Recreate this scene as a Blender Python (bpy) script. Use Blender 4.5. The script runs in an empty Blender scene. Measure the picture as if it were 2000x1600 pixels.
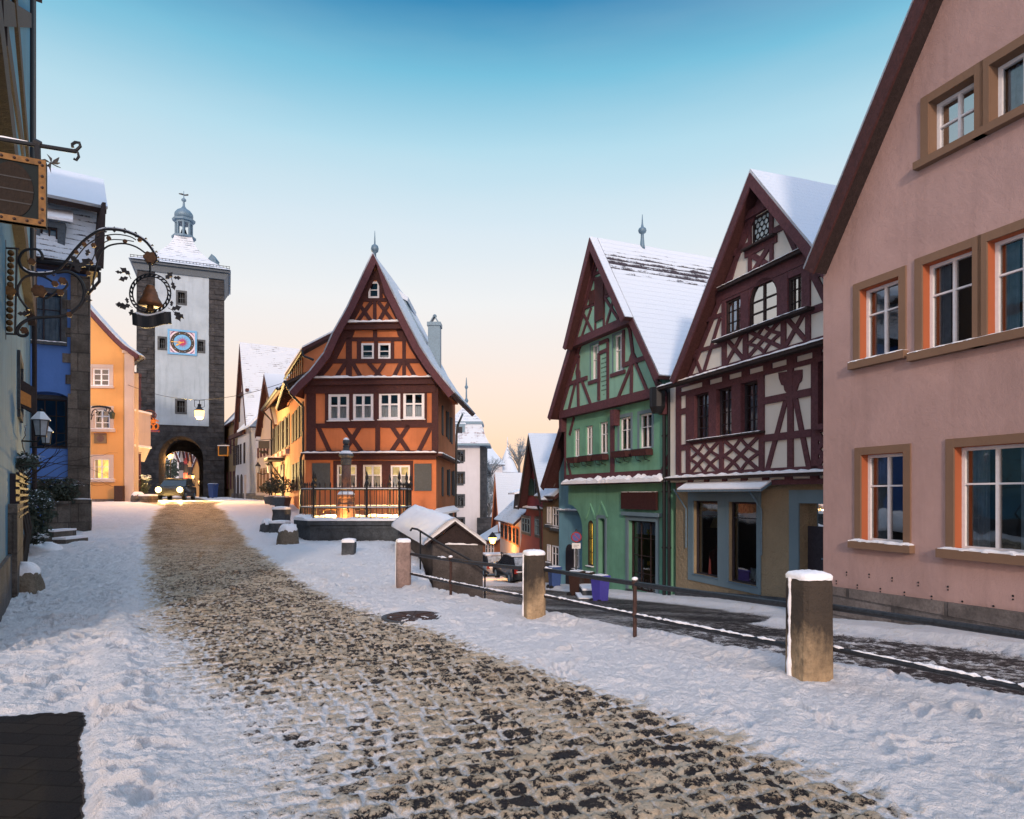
import bpy, math, random
import numpy as np
from mathutils import Vector, Matrix
from mathutils.geometry import tessellate_polygon
R = math.radians
rnd = random.Random(7)
S = bpy.context.scene
COL = S.collection
# ------------------------------------------------------------------ camera
FPX, CU, HV, CZ = 1290.0, 1000.0, 965.0, 1.55
cd = bpy.data.cameras.new('camera'); cam = bpy.data.objects.new('camera', cd); COL.objects.link(cam)
cam.location = (0, 0, CZ); cam.rotation_euler = (R(90), 0, 0)
cd.sensor_width = 36; cd.lens = 36 * FPX / 2000; cd.shift_y = (HV - 800) / 2000
cd.clip_start = .05; cd.clip_end = 5000
S.camera = cam
# ------------------------------------------------------------------ sky and sun (dusk, winter)
SUN_EL, SUN_AZ = 16, 180          # azimuth clockwise from +Y: the afterglow stands behind the camera
w = bpy.data.worlds.new('World'); S.world = w; w.use_nodes = True
N, L = w.node_tree.nodes, w.node_tree.links
N.clear()
out = N.new('ShaderNodeOutputWorld'); bg = N.new('ShaderNodeBackground')
bg.inputs['Strength'].default_value = 1.0
sky = N.new('ShaderNodeTexSky'); sky.sky_type = 'NISHITA'; sky.sun_disc = False
sky.sun_elevation = R(SUN_EL); sky.sun_rotation = R(SUN_AZ); sky.air_density = 1.5; sky.dust_density = 2
tc = N.new('ShaderNodeTexCoord'); sx = N.new('ShaderNodeSeparateXYZ')
L.new(tc.outputs['Generated'], sx.inputs[0])
rp = N.new('ShaderNodeValToRGB'); L.new(sx.outputs['Z'], rp.inputs[0])
def lin(c): 
    c = c / 255
    return c / 12.92 if c < .04045 else ((c + .055) / 1.055) ** 2.4
def rgb(r, g, b): return (lin(r), lin(g), lin(b), 1)
stops = [(0, rgb(246, 200, 166)), (.075, rgb(246, 206, 180)), (.13, rgb(242, 212, 196)), (.2, rgb(234, 219, 212)),
         (.275, rgb(228, 226, 226)), (.37, rgb(205, 219, 228)), (.46, rgb(170, 208, 223)), (.535, rgb(108, 180, 207)),
         (.60, rgb(20, 122, 170)), (.70, rgb(150, 200, 236)), (1, (.74, .98, 1.42, 1))]
els = rp.color_ramp.elements
els[0].position, els[0].color = stops[0]
els[1].position, els[1].color = stops[-1]
for p, c in stops[1:-1]:
    e = els.new(p); e.color = c
# afterglow of the sun that has just gone, low behind the camera
az = R(SUN_AZ)
sdir = Vector((math.sin(az), math.cos(az), .12)).normalized()
dt = N.new('ShaderNodeVectorMath'); dt.operation = 'DOT_PRODUCT'; dt.inputs[1].default_value = sdir
L.new(tc.outputs['Generated'], dt.inputs[0])
mr = N.new('ShaderNodeMapRange'); mr.interpolation_type = 'SMOOTHSTEP'
mr.inputs['From Min'].default_value = .1; mr.inputs['From Max'].default_value = 1.0
mr.inputs['To Min'].default_value = 0; mr.inputs['To Max'].default_value = .9
L.new(dt.outputs['Value'], mr.inputs['Value'])
# thin veils of high haze
hm = N.new('ShaderNodeMapping'); hm.inputs['Scale'].default_value = (1.2, 1.2, 7); hm.inputs['Rotation'].default_value = (R(4), R(7), 0); L.new(tc.outputs['Generated'], hm.inputs[0])
hn = N.new('ShaderNodeTexNoise'); hn.inputs['Scale'].default_value = 1.7; hn.inputs['Detail'].default_value = 5; L.new(hm.outputs[0], hn.inputs['Vector'])
hr = N.new('ShaderNodeMapRange'); hr.inputs['From Min'].default_value = .42; hr.inputs['From Max'].default_value = .8; hr.inputs['To Max'].default_value = .11; L.new(hn.outputs['Fac'], hr.inputs['Value'])
hx = N.new('ShaderNodeMixRGB'); hx.inputs['Color2'].default_value = rgb(238, 224, 220); L.new(hr.outputs[0], hx.inputs['Fac']); L.new(rp.outputs[0], hx.inputs['Color1'])
gl = N.new('ShaderNodeMixRGB'); gl.blend_type = 'ADD'; gl.inputs['Color2'].default_value = (1.0, .60, .52, 1)
L.new(mr.outputs[0], gl.inputs['Fac']); L.new(hx.outputs[0], gl.inputs['Color1'])
nm = N.new('ShaderNodeMixRGB'); nm.blend_type = 'MULTIPLY'; nm.inputs['Fac'].default_value = 1
nm.inputs['Color2'].default_value = (.02, .02, .02, 1)
L.new(sky.outputs[0], nm.inputs['Color1'])
ad = N.new('ShaderNodeMixRGB'); ad.blend_type = 'ADD'; ad.inputs['Fac'].default_value = 1
L.new(gl.outputs[0], ad.inputs['Color1']); L.new(nm.outputs[0], ad.inputs['Color2'])
L.new(ad.outputs[0], bg.inputs['Color']); L.new(bg.outputs[0], out.inputs[0])
sl = bpy.data.lights.new('sun', 'SUN'); so = bpy.data.objects.new('sun', sl); COL.objects.link(so)
sl.energy = 1.8; sl.angle = R(4); sl.color = (1, .76, .60)
el = R(SUN_EL)
tosun = Vector((math.sin(az) * math.cos(el), math.cos(az) * math.cos(el), math.sin(el)))
so.rotation_euler = tosun.to_track_quat('Z', 'Y').to_euler()
so.location = (-20, -20, 20)
S.view_settings.view_transform = 'Standard'; S.view_settings.look = 'None'
S.view_settings.exposure = 0.08; S.view_settings.gamma = 1
S.cycles.use_denoising = True
S.cycles.max_bounces = 6; S.cycles.transparent_max_bounces = 12
S.cycles.sample_clamp_indirect = 6

# ------------------------------------------------------------------ helpers
def PX(u, v, Y): return Vector(((u - CU) / FPX * Y, Y, CZ - (v - HV) / FPX * Y))

class MB:
    def __init__(s): s.v = []; s.f = []; s.uv = None
    def poly(s, pts):
        n = len(s.v); s.v += [tuple(p) for p in pts]; s.f.append(tuple(range(n, n + len(pts))))
    def prism(s, pts, off):
        off = Vector(off); n = len(s.v); k = len(pts)
        s.v += [tuple(p) for p in pts] + [tuple(Vector(p) + off) for p in pts]
        if k > 4:
            for t in tessellate_polygon([[Vector(p) for p in pts]]):
                s.f.append(tuple(n + i for i in t)); s.f.append(tuple(n + k + i for i in reversed(t)))
        else:
            s.f.append(tuple(range(n, n + k))); s.f.append(tuple(range(n + 2 * k - 1, n + k - 1, -1)))
        for i in range(k):
            j = (i + 1) % k; s.f.append((n + i, n + j, n + k + j, n + k + i))
    def bx(s, x0, x1, y0, y1, z0, z1):
        s.prism([(x0, y0, z0), (x1, y0, z0), (x1, y1, z0), (x0, y1, z0)], (0, 0, z1 - z0))
    def tube(s, pts, r, n=6, cap=True):
        pts = [Vector(p) for p in pts]; k = len(pts)
        if not isinstance(r, (list, tuple)): r = [r] * k
        base = len(s.v); up = None
        for i, p in enumerate(pts):
            t = (pts[min(i + 1, k - 1)] - pts[max(i - 1, 0)])
            t = t.normalized() if t.length > 1e-9 else Vector((0, 0, 1))
            if up is None: up = t.orthogonal().normalized()
            up = (up - t * up.dot(t))
            up = up.normalized() if up.length > 1e-6 else t.orthogonal().normalized()
            b = t.cross(up)
            for j in range(n):
                a = 2 * math.pi * j / n
                s.v.append(tuple(p + (up * math.cos(a) + b * math.sin(a)) * r[i]))
        for i in range(k - 1):
            for j in range(n):
                jj = (j + 1) % n
                s.f.append((base + i * n + j, base + i * n + jj, base + (i + 1) * n + jj, base + (i + 1) * n + j))
        if cap:
            s.f.append(tuple(base + j for j in reversed(range(n)))); s.f.append(tuple(base + (k - 1) * n + j for j in range(n)))
    def lathe(s, c, prof, n=16, rot=0, sx=1.0, sy=1.0):
        c = Vector(c); base = len(s.v); k = len(prof)
        for r, z in prof:
            for j in range(n):
                a = rot + 2 * math.pi * j / n
                s.v.append((c.x + r * math.cos(a) * sx, c.y + r * math.sin(a) * sy, c.z + z))
        for i in range(k - 1):
            for j in range(n):
                jj = (j + 1) % n
                s.f.append((base + i * n + j, base + i * n + jj, base + (i + 1) * n + jj, base + (i + 1) * n + j))
        s.f.append(tuple(base + j for j in reversed(range(n)))); s.f.append(tuple(base + (k - 1) * n + j for j in range(n)))
    def sph(s, c, r, n=10, sz=1.0):
        s.lathe(c, [(r * max(.02, math.sin(math.pi * i / n)), -r * sz * math.cos(math.pi * i / n)) for i in range(n + 1)], n + 2)
    def disc(s, c, r, n1, n2, th, k=24):
        c = Vector(c); n1 = Vector(n1); n2 = Vector(n2); nn = n1.cross(n2).normalized()
        s.prism([c + n1 * r * math.cos(2 * math.pi * i / k) + n2 * r * math.sin(2 * math.pi * i / k) for i in range(k)], nn * th)
    def build(s, name, mat, par=None, smooth=False):
        me = bpy.data.meshes.new(name); me.from_pydata(s.v, [], s.f)
        if s.uv is not None:
            ul = me.uv_layers.new(name='UVMap')
            for l in me.loops: ul.data[l.index].uv = s.uv.get(l.vertex_index, (0, 0))
        me.materials.append(mat)
        if smooth: me.polygons.foreach_set('use_smooth', [True] * len(me.polygons))
        me.update()
        o = bpy.data.objects.new(name, me); COL.objects.link(o)
        if par is not None: adopt(o, par)
        return o
def adopt(o, par):
    o.parent = par
    if par.get('_base') is not None: o.matrix_parent_inverse = Matrix.Translation(-Vector(par['_base']))
def thing(name, label, cat, loc=(0, 0, 0), group=None):
    o = bpy.data.objects.new(name, None); COL.objects.link(o); o.location = loc
    o.empty_display_size = .2
    o['_base'] = tuple(loc); o['label'] = label; o['category'] = cat
    if group: o['group'] = group
    return o
def local(name, label, cat, group=None):   # a thing modelled round its own origin, placed afterwards
    o = thing(name, label, cat, (0, 0, 0), group); return o
def tag(o, label, cat, group=None):
    o['label'] = label; o['category'] = cat
    if group: o['group'] = group
    return o
def dup(root, loc, label, rz=None):
    r = root.copy(); COL.objects.link(r); r.location = loc; r['label'] = label
    if rz is not None: r.rotation_euler = (0, 0, rz)
    for ch in list(root.children):
        c = ch.copy(); COL.objects.link(c); c.parent = r
        for g in ch.children:
            d = g.copy(); COL.objects.link(d); d.parent = c
    return r
def struct(o): o['kind'] = 'structure'; return o

class Fac:
    """a vertical plane: a runs along it (left to right as seen), z is height, p stands out towards the viewer"""
    def __init__(s, p0, p1):
        s.o = Vector((p0[0], p0[1])); d = Vector((p1[0], p1[1])) - s.o; s.len = d.length
        s.d = d.normalized(); s.n = Vector((s.d.y, -s.d.x)); s.sk = 0.0   # sk: how far the house leans sideways as it runs back
    def W(s, a, z, p=0): 
        if s.sk and p < -.6: a += s.sk * (p + .6)
        q = s.o + s.d * a + s.n * p; return Vector((q.x, q.y, z))
    def D3(s): return Vector((s.d.x, s.d.y, 0))
    def N3(s): return Vector((s.n.x, s.n.y, 0))
    def uv(s, u, v, p=0):
        k = (u - CU) / FPX
        Y = (p + s.o.dot(s.n)) / (k * s.n.x + s.n.y)
        return ((Vector((k * Y, Y)) - s.o).dot(s.d), CZ - (v - HV) / FPX * Y)
    def a(s, u, p=0): return s.uv(u, 0, p)[0]
    def z(s, u, v, p=0): return s.uv(u, v, p)[1]
    def ur(s, u0, u1, vt, vb, p=0):
        a0, zt = s.uv(u0, vt, p); a1 = s.a(u1, p); return (a0, a1, s.z(u0, vb, p), zt)
    def pr(s, mb, poly, p0, p1):
        mb.prism([s.W(a, z, p0) for a, z in poly], s.W(0, 0, p1) - s.W(0, 0, p0))
    def rc(s, mb, a0, a1, z0, z1, p0, p1): s.pr(mb, [(a0, z0), (a1, z0), (a1, z1), (a0, z1)], p0, p1)
    def bar(s, mb, A, B, wd, p0, p1):
        A = Vector(A); B = Vector(B); t = (B - A).normalized(); q = Vector((-t.y, t.x)) * wd / 2
        s.pr(mb, [A - q, B - q, B + q, A + q], p0, p1)
    def curve(s, mb, pts, wd, p0, p1):
        pts = [Vector(p) for p in pts]; Lp = []; Rp = []
        for i, p in enumerate(pts):
            t = (pts[min(i + 1, len(pts) - 1)] - pts[max(i - 1, 0)]).normalized(); q = Vector((-t.y, t.x)) * wd / 2
            Lp.append(p + q); Rp.append(p - q)
        for i in range(len(pts) - 1):
            s.pr(mb, [Rp[i], Rp[i + 1], Lp[i + 1], Lp[i]], p0, p1)

class Frame:
    """collects the beams of one timber frame; every beam stands a hair more or less proud than the last"""
    def __init__(s, F, p, out=.035): s.F = F; s.p = p; s.out = out; s.mb = MB(); s.i = 0
    def _o(s): s.i += 1; return s.p + s.out + .0011 * (s.i % 13)
    def px(s, u0, v0, u1, v1, wd): s.F.bar(s.mb, s.F.uv(u0, v0, s.p), s.F.uv(u1, v1, s.p), wd, s.p - .02, s._o())
    def az(s, a0, z0, a1, z1, wd): s.F.bar(s.mb, (a0, z0), (a1, z1), wd, s.p - .02, s._o())
    def poly(s, pxs): s.F.pr(s.mb, [s.F.uv(u, v, s.p) for u, v in pxs], s.p - .02, s._o())
    def arc(s, pxs, wd): s.F.curve(s.mb, [s.F.uv(u, v, s.p) for u, v in pxs], wd, s.p - .02, s._o())
    def post(s, u0, u1, v0, v1):
        a0 = s.F.a(u0, s.p); a1 = s.F.a(u1, s.p); m = (u0 + u1) / 2
        s.F.rc(s.mb, a0, a1, s.F.z(m, v1, s.p), s.F.z(m, v0, s.p), s.p - .02, s._o())
    def lattice(s, a0, a1, z0, z1, wd):
        s.az(a0, z0, a1, z1, wd); s.az(a0, z1, a1, z0, wd)
        ca, cz = (a0 + a1) / 2, (z0 + z1) / 2; ra, rz = (a1 - a0) / 2, (z1 - z0) / 2
        for sx_ in (-1, 1):
            for sz_ in (-1, 1):     # arcs from the middle of one side to the middle of the next, drawn in towards the centre
                pts = [(ca + sx_ * ra * i / 6 * (1 - .32 * (1 - i / 6)), cz + sz_ * rz * (1 - i / 6) * (1 - .32 * i / 6)) for i in range(7)]
                s.F.curve(s.mb, pts, wd * .8, s.p - .02, s._o())
    def build(s, mat, par): return s.mb.build('timber_frame', mat, par)

def wall(mb, F, outline, holes=(), p=0, depth=6, rec=.14, back=True):
    """front sheet with real openings and their reveals, sides and back"""
    pts = [Vector((a, z, 0)) for a, z in outline]
    hs = [[Vector((a, z, 0)) for a, z in h] for h in holes]
    flat = pts + [q for h in hs for q in h]
    n = len(mb.v); mb.v += [tuple(F.W(q.x, q.y, p)) for q in flat]
    for t in tessellate_polygon([pts] + hs): mb.f.append(tuple(n + i for i in t))
    for h in hs:
        m = len(mb.v); k = len(h)
        mb.v += [tuple(F.W(q.x, q.y, p)) for q in h] + [tuple(F.W(q.x, q.y, p - rec)) for q in h]
        for i in range(k): mb.f.append((m + i, m + (i + 1) % k, m + k + (i + 1) % k, m + k + i))
    m = len(mb.v); k = len(pts)
    mb.v += [tuple(F.W(q.x, q.y, p)) for q in pts] + [tuple(F.W(q.x, q.y, -depth)) for q in pts]
    for i in range(k): mb.f.append((m + i, m + (i + 1) % k, m + k + (i + 1) % k, m + k + i))
    if back:
        for t in tessellate_polygon([pts]): mb.f.append(tuple(m + k + i for i in reversed(t)))
def rect(r): a0, a1, z0, z1 = r; return [(a0, z0), (a1, z0), (a1, z1), (a0, z1)]

def snow_strip(F, a0, a1, z, p0, p1, h=.05, step=.12, mb=None, z2=None):
    """lumpy snow lying on a ledge; z2 = height of the ledge at its far end"""
    mb = mb or MB(); n = max(3, int(abs(a1 - a0) / step)); base = len(mb.v)
    if z2 is None: z2 = z
    for i in range(n + 1):
        t = i / n; a = a0 + (a1 - a0) * t; zz = z + (z2 - z) * t
        hh = h * (.6 + .8 * rnd.random()) * (1 if 0 < i < n else .3); q = p1 + (rnd.random() - .5) * .03
        for pp, dz in ((p0, 0), (p0, hh), ((p0 + q) / 2, hh * 1.05), (q, hh * .6), (q + .008, -.01)):
            mb.v.append(tuple(F.W(a, zz + dz, pp)))
    for i in range(n):
        for j in range(4):
            b = base + i * 5 + j; mb.f.append((b, b + 5, b + 6, b + 1))
    mb.f.append(tuple(base + j for j in range(5))); mb.f.append(tuple(base + n * 5 + j for j in range(5)))
    return mb

def roof(F, root, prof, p0, p1, mat, matu, th=.14, snow=.06, name='roof', barge=None, bw=.24, edge=True):
    """prof: (a,z) along the outer line, eave - ridge - eave; runs from p0 (front) back to p1"""
    pts = [Vector(q) for q in prof]; k = len(pts)
    def off(t):
        o = []
        for i in range(k):
            d = (pts[min(i + 1, k - 1)] - pts[max(i - 1, 0)]).normalized()
            nn = Vector((-d.y, d.x))
            if 0 < i < k - 1:
                d1 = (pts[i] - pts[i - 1]).normalized(); c = max(.35, d1.dot(d)); o.append(pts[i] + nn * t / c)
            else: o.append(pts[i] + nn * t)
        return o
    mb = MB(); lo = off(-th)
    F.pr(mb, list(pts) + list(reversed(lo)), p0, p1)
    ro = mb.build(name, matu, root)
    # snow / tile skin on top with uv in metres
    dist = [0]; apex = max(range(k), key=lambda i: pts[i].y)
    for i in range(1, k): dist.append(dist[-1] + (pts[i] - pts[i - 1]).length)
    dd = [abs(x - dist[apex]) for x in dist]
    up = off(snow); lo2 = off(.004)
    sb = MB(); sb.uv = {}
    m = 14
    sub = []
    for i in range(k - 1):
        for t in range(6):
            f = t / 6; sub.append((up[i].lerp(up[i + 1], f), dd[i] + (dd[i + 1] - dd[i]) * f))
    sub.append((up[-1], dd[-1])); ks = len(sub)
    for j in range(m + 1):
        p = p0 + .03 * (1 if p0 > p1 else -1) + (p1 - p0) * j / m
        for q, d in sub:
            dz = (rnd.random() - .5) * snow * .35 if 0 < j else (rnd.random() - .6) * snow * .4
            sb.uv[len(sb.v)] = (p, d); sb.v.append(tuple(F.W(q.x, q.y + dz, p)))
    for j in range(m):
        for i in range(ks - 1):
            b = j * ks + i; sb.f.append((b, b + 1, b + ks + 1, b + ks))
    # edges of the skin
    def rim(idx, tops):
        n0 = len(sb.v)
        for q in tops: sb.v.append(q)
        for i in range(len(idx) - 1): sb.f.append((idx[i], idx[i + 1], n0 + i + 1, n0 + i))
    sub2 = []
    for i in range(k - 1):
        for t in range(6): sub2.append(lo2[i].lerp(lo2[i + 1], t / 6))
    sub2.append(lo2[-1])
    pf = p0 + .03 * (1 if p0 > p1 else -1)
    rim(list(range(ks)), [tuple(F.W(q.x, q.y, pf)) for q in sub2])
    for side in (0, ks - 1):
        rim([j * ks + side for j in range(m + 1)], [tuple(F.W(sub2[side].x, sub2[side].y, pf + (p1 - p0) * j / m)) for j in range(m + 1)])
    sb.build('snow_cover', mat, ro, smooth=False)
    if barge:
        b = MB(); ins = off(-bw)
        for i in range(k - 1):
            F.pr(b, [ins[i], ins[i + 1], pts[i + 1], pts[i]], p0 + .004, p0 + .05 + .002 * (i % 2))
        b.build('barge_board', barge, ro)
    return ro
# ------------------------------------------------------------------ materials
class NT:
    def __init__(s, name):
        s.m = bpy.data.materials.new(name); s.m.use_nodes = True; s.t = s.m.node_tree; s.n = s.t.nodes
        s.b = s.n['Principled BSDF']; s.tc = s.n.new('ShaderNodeTexCoord')
    def ln(s, a, b): s.t.links.new(a, b)
    def noise(s, scale, detail=4, rough=.55, vec=None, dist=0):
        q = s.n.new('ShaderNodeTexNoise'); q.inputs['Scale'].default_value = scale; q.inputs['Detail'].default_value = detail
        q.inputs['Roughness'].default_value = rough; q.inputs['Distortion'].default_value = dist
        s.ln(vec or s.tc.outputs['Object'], q.inputs['Vector']); return q.outputs['Fac']
    def map(s, scale=(1, 1, 1), rot=(0, 0, 0), src=None):
        q = s.n.new('ShaderNodeMapping'); q.inputs['Scale'].default_value = scale; q.inputs['Rotation'].default_value = rot
        s.ln(src or s.tc.outputs['Object'], q.inputs['Vector']); return q.outputs[0]
    def ramp(s, fac, *st):
        q = s.n.new('ShaderNodeValToRGB'); e = q.color_ramp.elements
        def c4(c): return (c, c, c, 1) if isinstance(c, (int, float)) else tuple(c[:3]) + (1,)
        e[0].position, e[0].color = st[0][0], c4(st[0][1]); e[1].position, e[1].color = st[-1][0], c4(st[-1][1])
        for p, c in st[1:-1]:
            x = e.new(p); x.color = c4(c)
        s.ln(fac, q.inputs[0]); return q.outputs[0]
    def mix(s, fac, a, b, mode='MIX'):
        q = s.n.new('ShaderNodeMixRGB'); q.blend_type = mode
        for i, x in ((0, fac), (1, a), (2, b)):
            if isinstance(x, bpy.types.NodeSocket): s.ln(x, q.inputs[i])
            elif i == 0: q.inputs[0].default_value = x
            else: q.inputs[i].default_value = (x, x, x, 1) if isinstance(x, (int, float)) else tuple(x[:3]) + (1,)
        return q.outputs[0]
    def math(s, op, a, b=0.0, c=0.0):
        q = s.n.new('ShaderNodeMath'); q.operation = op
        for i, x in enumerate((a, b, c)):
            if isinstance(x, bpy.types.NodeSocket): s.ln(x, q.inputs[i])
            else: q.inputs[i].default_value = x
        return q.outputs[0]
    def bump(s, h, dist=.01, strength=1.0):
        q = s.n.new('ShaderNodeBump'); q.inputs['Distance'].default_value = dist; q.inputs['Strength'].default_value = strength
        s.ln(h, q.inputs['Height']); s.ln(q.outputs[0], s.b.inputs['Normal'])
    def done(s, col=None, rough=.8, spec=None, metal=None):
        if col is not None:
            if isinstance(col, bpy.types.NodeSocket): s.ln(col, s.b.inputs['Base Color'])
            else: s.b.inputs['Base Color'].default_value = tuple(col[:3]) + (1,)
        if isinstance(rough, bpy.types.NodeSocket): s.ln(rough, s.b.inputs['Roughness'])
        else: s.b.inputs['Roughness'].default_value = rough
        if spec is not None: s.b.inputs['Specular IOR Level'].default_value = spec
        if metal is not None: s.b.inputs['Metallic'].default_value = metal
        return s.m
def sc(c, f): return tuple(min(1, x * f) for x in c[:3])

def m_plaster(name, c, var=.22, grain=60, bump=.004, stain=.25):
    t = NT(name)
    big = t.noise(.55, 5, .6); fine = t.noise(grain, 3, .6)
    streak = t.noise(1.0, 4, .6, t.map((3.2, 3.2, .35)))
    col = t.mix(t.ramp(big, (.3, 0), (.7, 1)), sc(c, 1 - var), sc(c, 1 + var * .7))
    col = t.mix(t.math('MULTIPLY', t.ramp(streak, (.5, 0), (.72, 1)), stain), col, sc(c, .55))
    col = t.mix(t.math('MULTIPLY', fine, .16), col, sc(c, .7))
    t.bump(t.math('ADD', t.math('MULTIPLY', fine, 1.0), t.math('MULTIPLY', t.noise(9, 3), 1.6)), bump)
    return t.done(col, .9, .25)
def m_wood(name, c, var=.35):
    t = NT(name)
    g = t.noise(7, 5, .7, t.map((1.5, 1.5, 1.5)), 1.2); f = t.noise(45, 2, .5, t.map((1, 1, .25)))
    col = t.mix(t.ramp(g, (.3, 0), (.7, 1)), sc(c, 1 - var), sc(c, 1 + var))
    t.bump(t.math('ADD', g, t.math('MULTIPLY', f, .6)), .008)
    return t.done(col, .75, .3)
def m_plain(name, c, rough=.6, metal=0.0, var=.15, bump=.002, scale=14):
    t = NT(name)
    g = t.noise(scale, 4, .6)
    t.bump(g, bump)
    return t.done(t.mix(t.ramp(g, (.3, 0), (.7, 1)), sc(c, 1 - var), sc(c, 1 + var)), rough, None, metal)
def m_stone(name, c, blocks=None, snowy=0.0, bump=.012, mortar=.6, stain_glow=None):
    t = NT(name)
    g = t.noise(2.2, 6, .65); f = t.noise(22, 5, .65); pit = t.noise(60, 2)
    col = t.mix(t.ramp(g, (.32, 0), (.68, 1)), sc(c, .55), sc(c, 1.35))
    col = t.mix(t.ramp(f, (.42, 0), (.75, .7)), col, sc(c, .45))
    h = t.math('ADD', t.math('MULTIPLY', f, 1.0), t.math('MULTIPLY', pit, .4))
    if blocks:
        # courses: combine x and y so that both faces of a corner carry the joints
        s_ = t.n.new('ShaderNodeSeparateXYZ'); t.ln(t.tc.outputs['Object'], s_.inputs[0])
        cb = t.n.new('ShaderNodeCombineXYZ')
        t.ln(t.math('ADD', s_.outputs[0], t.math('MULTIPLY', s_.outputs[1], .83)), cb.inputs[0]); t.ln(s_.outputs[2], cb.inputs[1])
        b = t.n.new('ShaderNodeTexBrick'); t.ln(cb.outputs[0], b.inputs['Vector'])
        b.inputs['Scale'].default_value = 1; b.inputs['Brick Width'].default_value = blocks[0]; b.inputs['Row Height'].default_value = blocks[1]
        b.inputs['Mortar Size'].default_value = .018; b.inputs['Mortar Smooth'].default_value = .3
        b.inputs['Color1'].default_value = (.75, .75, .75, 1); b.inputs['Color2'].default_value = (1.2, 1.15, 1.1, 1); b.inputs['Mortar'].default_value = (mortar,) * 3 + (1,)
        col = t.mix(1, col, b.outputs['Color'], 'MULTIPLY')
        h = t.math('SUBTRACT', h, t.math('MULTIPLY', b.outputs['Fac'], 1.5))
    if stain_glow:       # dark stain above, headlight glow on the base, both painted into the stone colour
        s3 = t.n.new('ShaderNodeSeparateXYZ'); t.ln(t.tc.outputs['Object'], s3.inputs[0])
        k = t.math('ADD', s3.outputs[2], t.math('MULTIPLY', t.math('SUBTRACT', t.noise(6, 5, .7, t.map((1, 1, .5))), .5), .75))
        k = t.math('DIVIDE', t.math('SUBTRACT', k, stain_glow[0]), stain_glow[1] - stain_glow[0])
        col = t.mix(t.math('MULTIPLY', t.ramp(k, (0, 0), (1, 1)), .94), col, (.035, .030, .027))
    if snowy:
        ge = t.n.new('ShaderNodeNewGeometry'); s2 = t.n.new('ShaderNodeSeparateXYZ'); t.ln(ge.outputs['Normal'], s2.inputs[0])
        k = t.math('ADD', s2.outputs[2], t.math('MULTIPLY', t.math('SUBTRACT', t.noise(5, 4), .5), 1.1))
        col = t.mix(t.ramp(k, (1 - snowy - .06, 0), (1 - snowy + .06, 1)), col, (.8, .83, .87))
    t.bump(h, bump)
    return t.done(col, .9, .25)
def m_snow(name, c=(.87, .88, .91), scale=1.0):
    t = NT(name)
    h = t.math('ADD', t.noise(6 * scale, 5, .6), t.math('MULTIPLY', t.noise(70 * scale, 3, .7), .25))
    t.bump(h, .03)
    t.b.inputs['Subsurface Weight'].default_value = .0
    return t.done(t.mix(t.noise(3, 3), sc(c, .95), sc(c, 1.04)), .7, .3)
def m_roofsnow(name, tile=(.07, .045, .045), bare=.25, ridge=0.0, band=1.2, row=.17, rows=.35, wid=.2):
    """snow on plain tiles: the courses show through, tiles lie bare in patches and along the ridge"""
    t = NT(name); uv = t.tc.outputs['UV']
    s_ = t.n.new('ShaderNodeSeparateXYZ'); t.ln(uv, s_.inputs[0])
    b = t.n.new('ShaderNodeTexBrick'); t.ln(uv, b.inputs['Vector']); b.inputs['Scale'].default_value = 1
    b.inputs['Brick Width'].default_value = wid; b.inputs['Row Height'].default_value = row; b.inputs['Mortar Size'].default_value = .016
    b.inputs['Mortar Smooth'].default_value = .5
    n1 = t.noise(1.0, 5, .65, uv); n2 = t.noise(4.5, 4, .6, t.map((.45, 1.5, 1), src=uv)); n3 = t.noise(16, 3, .6, uv)
    # saw-tooth inside one course: thin snow at the upper edge of a tile
    saw = t.math('FRACT', t.math('DIVIDE', s_.outputs[1], row))
    k = t.math('ADD', t.math('ADD', t.math('MULTIPLY', n1, .55), t.math('MULTIPLY', n2, .35)), t.math('MULTIPLY', n3, .2))
    k = t.math('ADD', k, t.math('MULTIPLY', saw, rows * .35))
    if ridge:
        g = t.math('MULTIPLY', t.math('SUBTRACT', 1.0, t.math('MINIMUM', 1.0, t.math('ABSOLUTE', t.math('DIVIDE', t.math('SUBTRACT', s_.outputs[1], band), band * .8)))), ridge)
        k = t.math('ADD', k, g)
    th = 1.0 - bare * .62
    msk = t.ramp(k, (th - .045, 0), (th + .045, 1))
    sn = t.mix(t.math('MULTIPLY', t.ramp(saw, (.8, 0), (1, 1)), .16 * rows + .02), (.60, .67, .75), (.36, .42, .49))
    tl = t.mix(b.outputs['Fac'], t.mix(t.noise(9, 3, .6, uv), sc(tile, .5), sc(tile, 1.5)), sc(tile, .3))
    h = t.math('ADD', t.math('MULTIPLY', saw, -.5 * rows), t.math('ADD', t.math('MULTIPLY', n3, .35), t.math('MULTIPLY', msk, -.8)))
    t.bump(h, .05)
    return t.done(t.mix(msk, sn, tl), .8, .3)
def m_emit(name, c, e, tex=False):
    t = NT(name); t.b.inputs['Base Color'].default_value = sc(c, .6) + (1,)
    if tex:
        n_ = t.noise(3.2, 3, .6); f = t.mix(t.ramp(n_, (.35, 0), (.65, 1)), sc(c, .35), c)
        t.ln(f, t.b.inputs['Emission Color'])
    else: t.b.inputs['Emission Color'].default_value = tuple(c[:3]) + (1,)
    t.b.inputs['Emission Strength'].default_value = e
    return t.m
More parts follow.
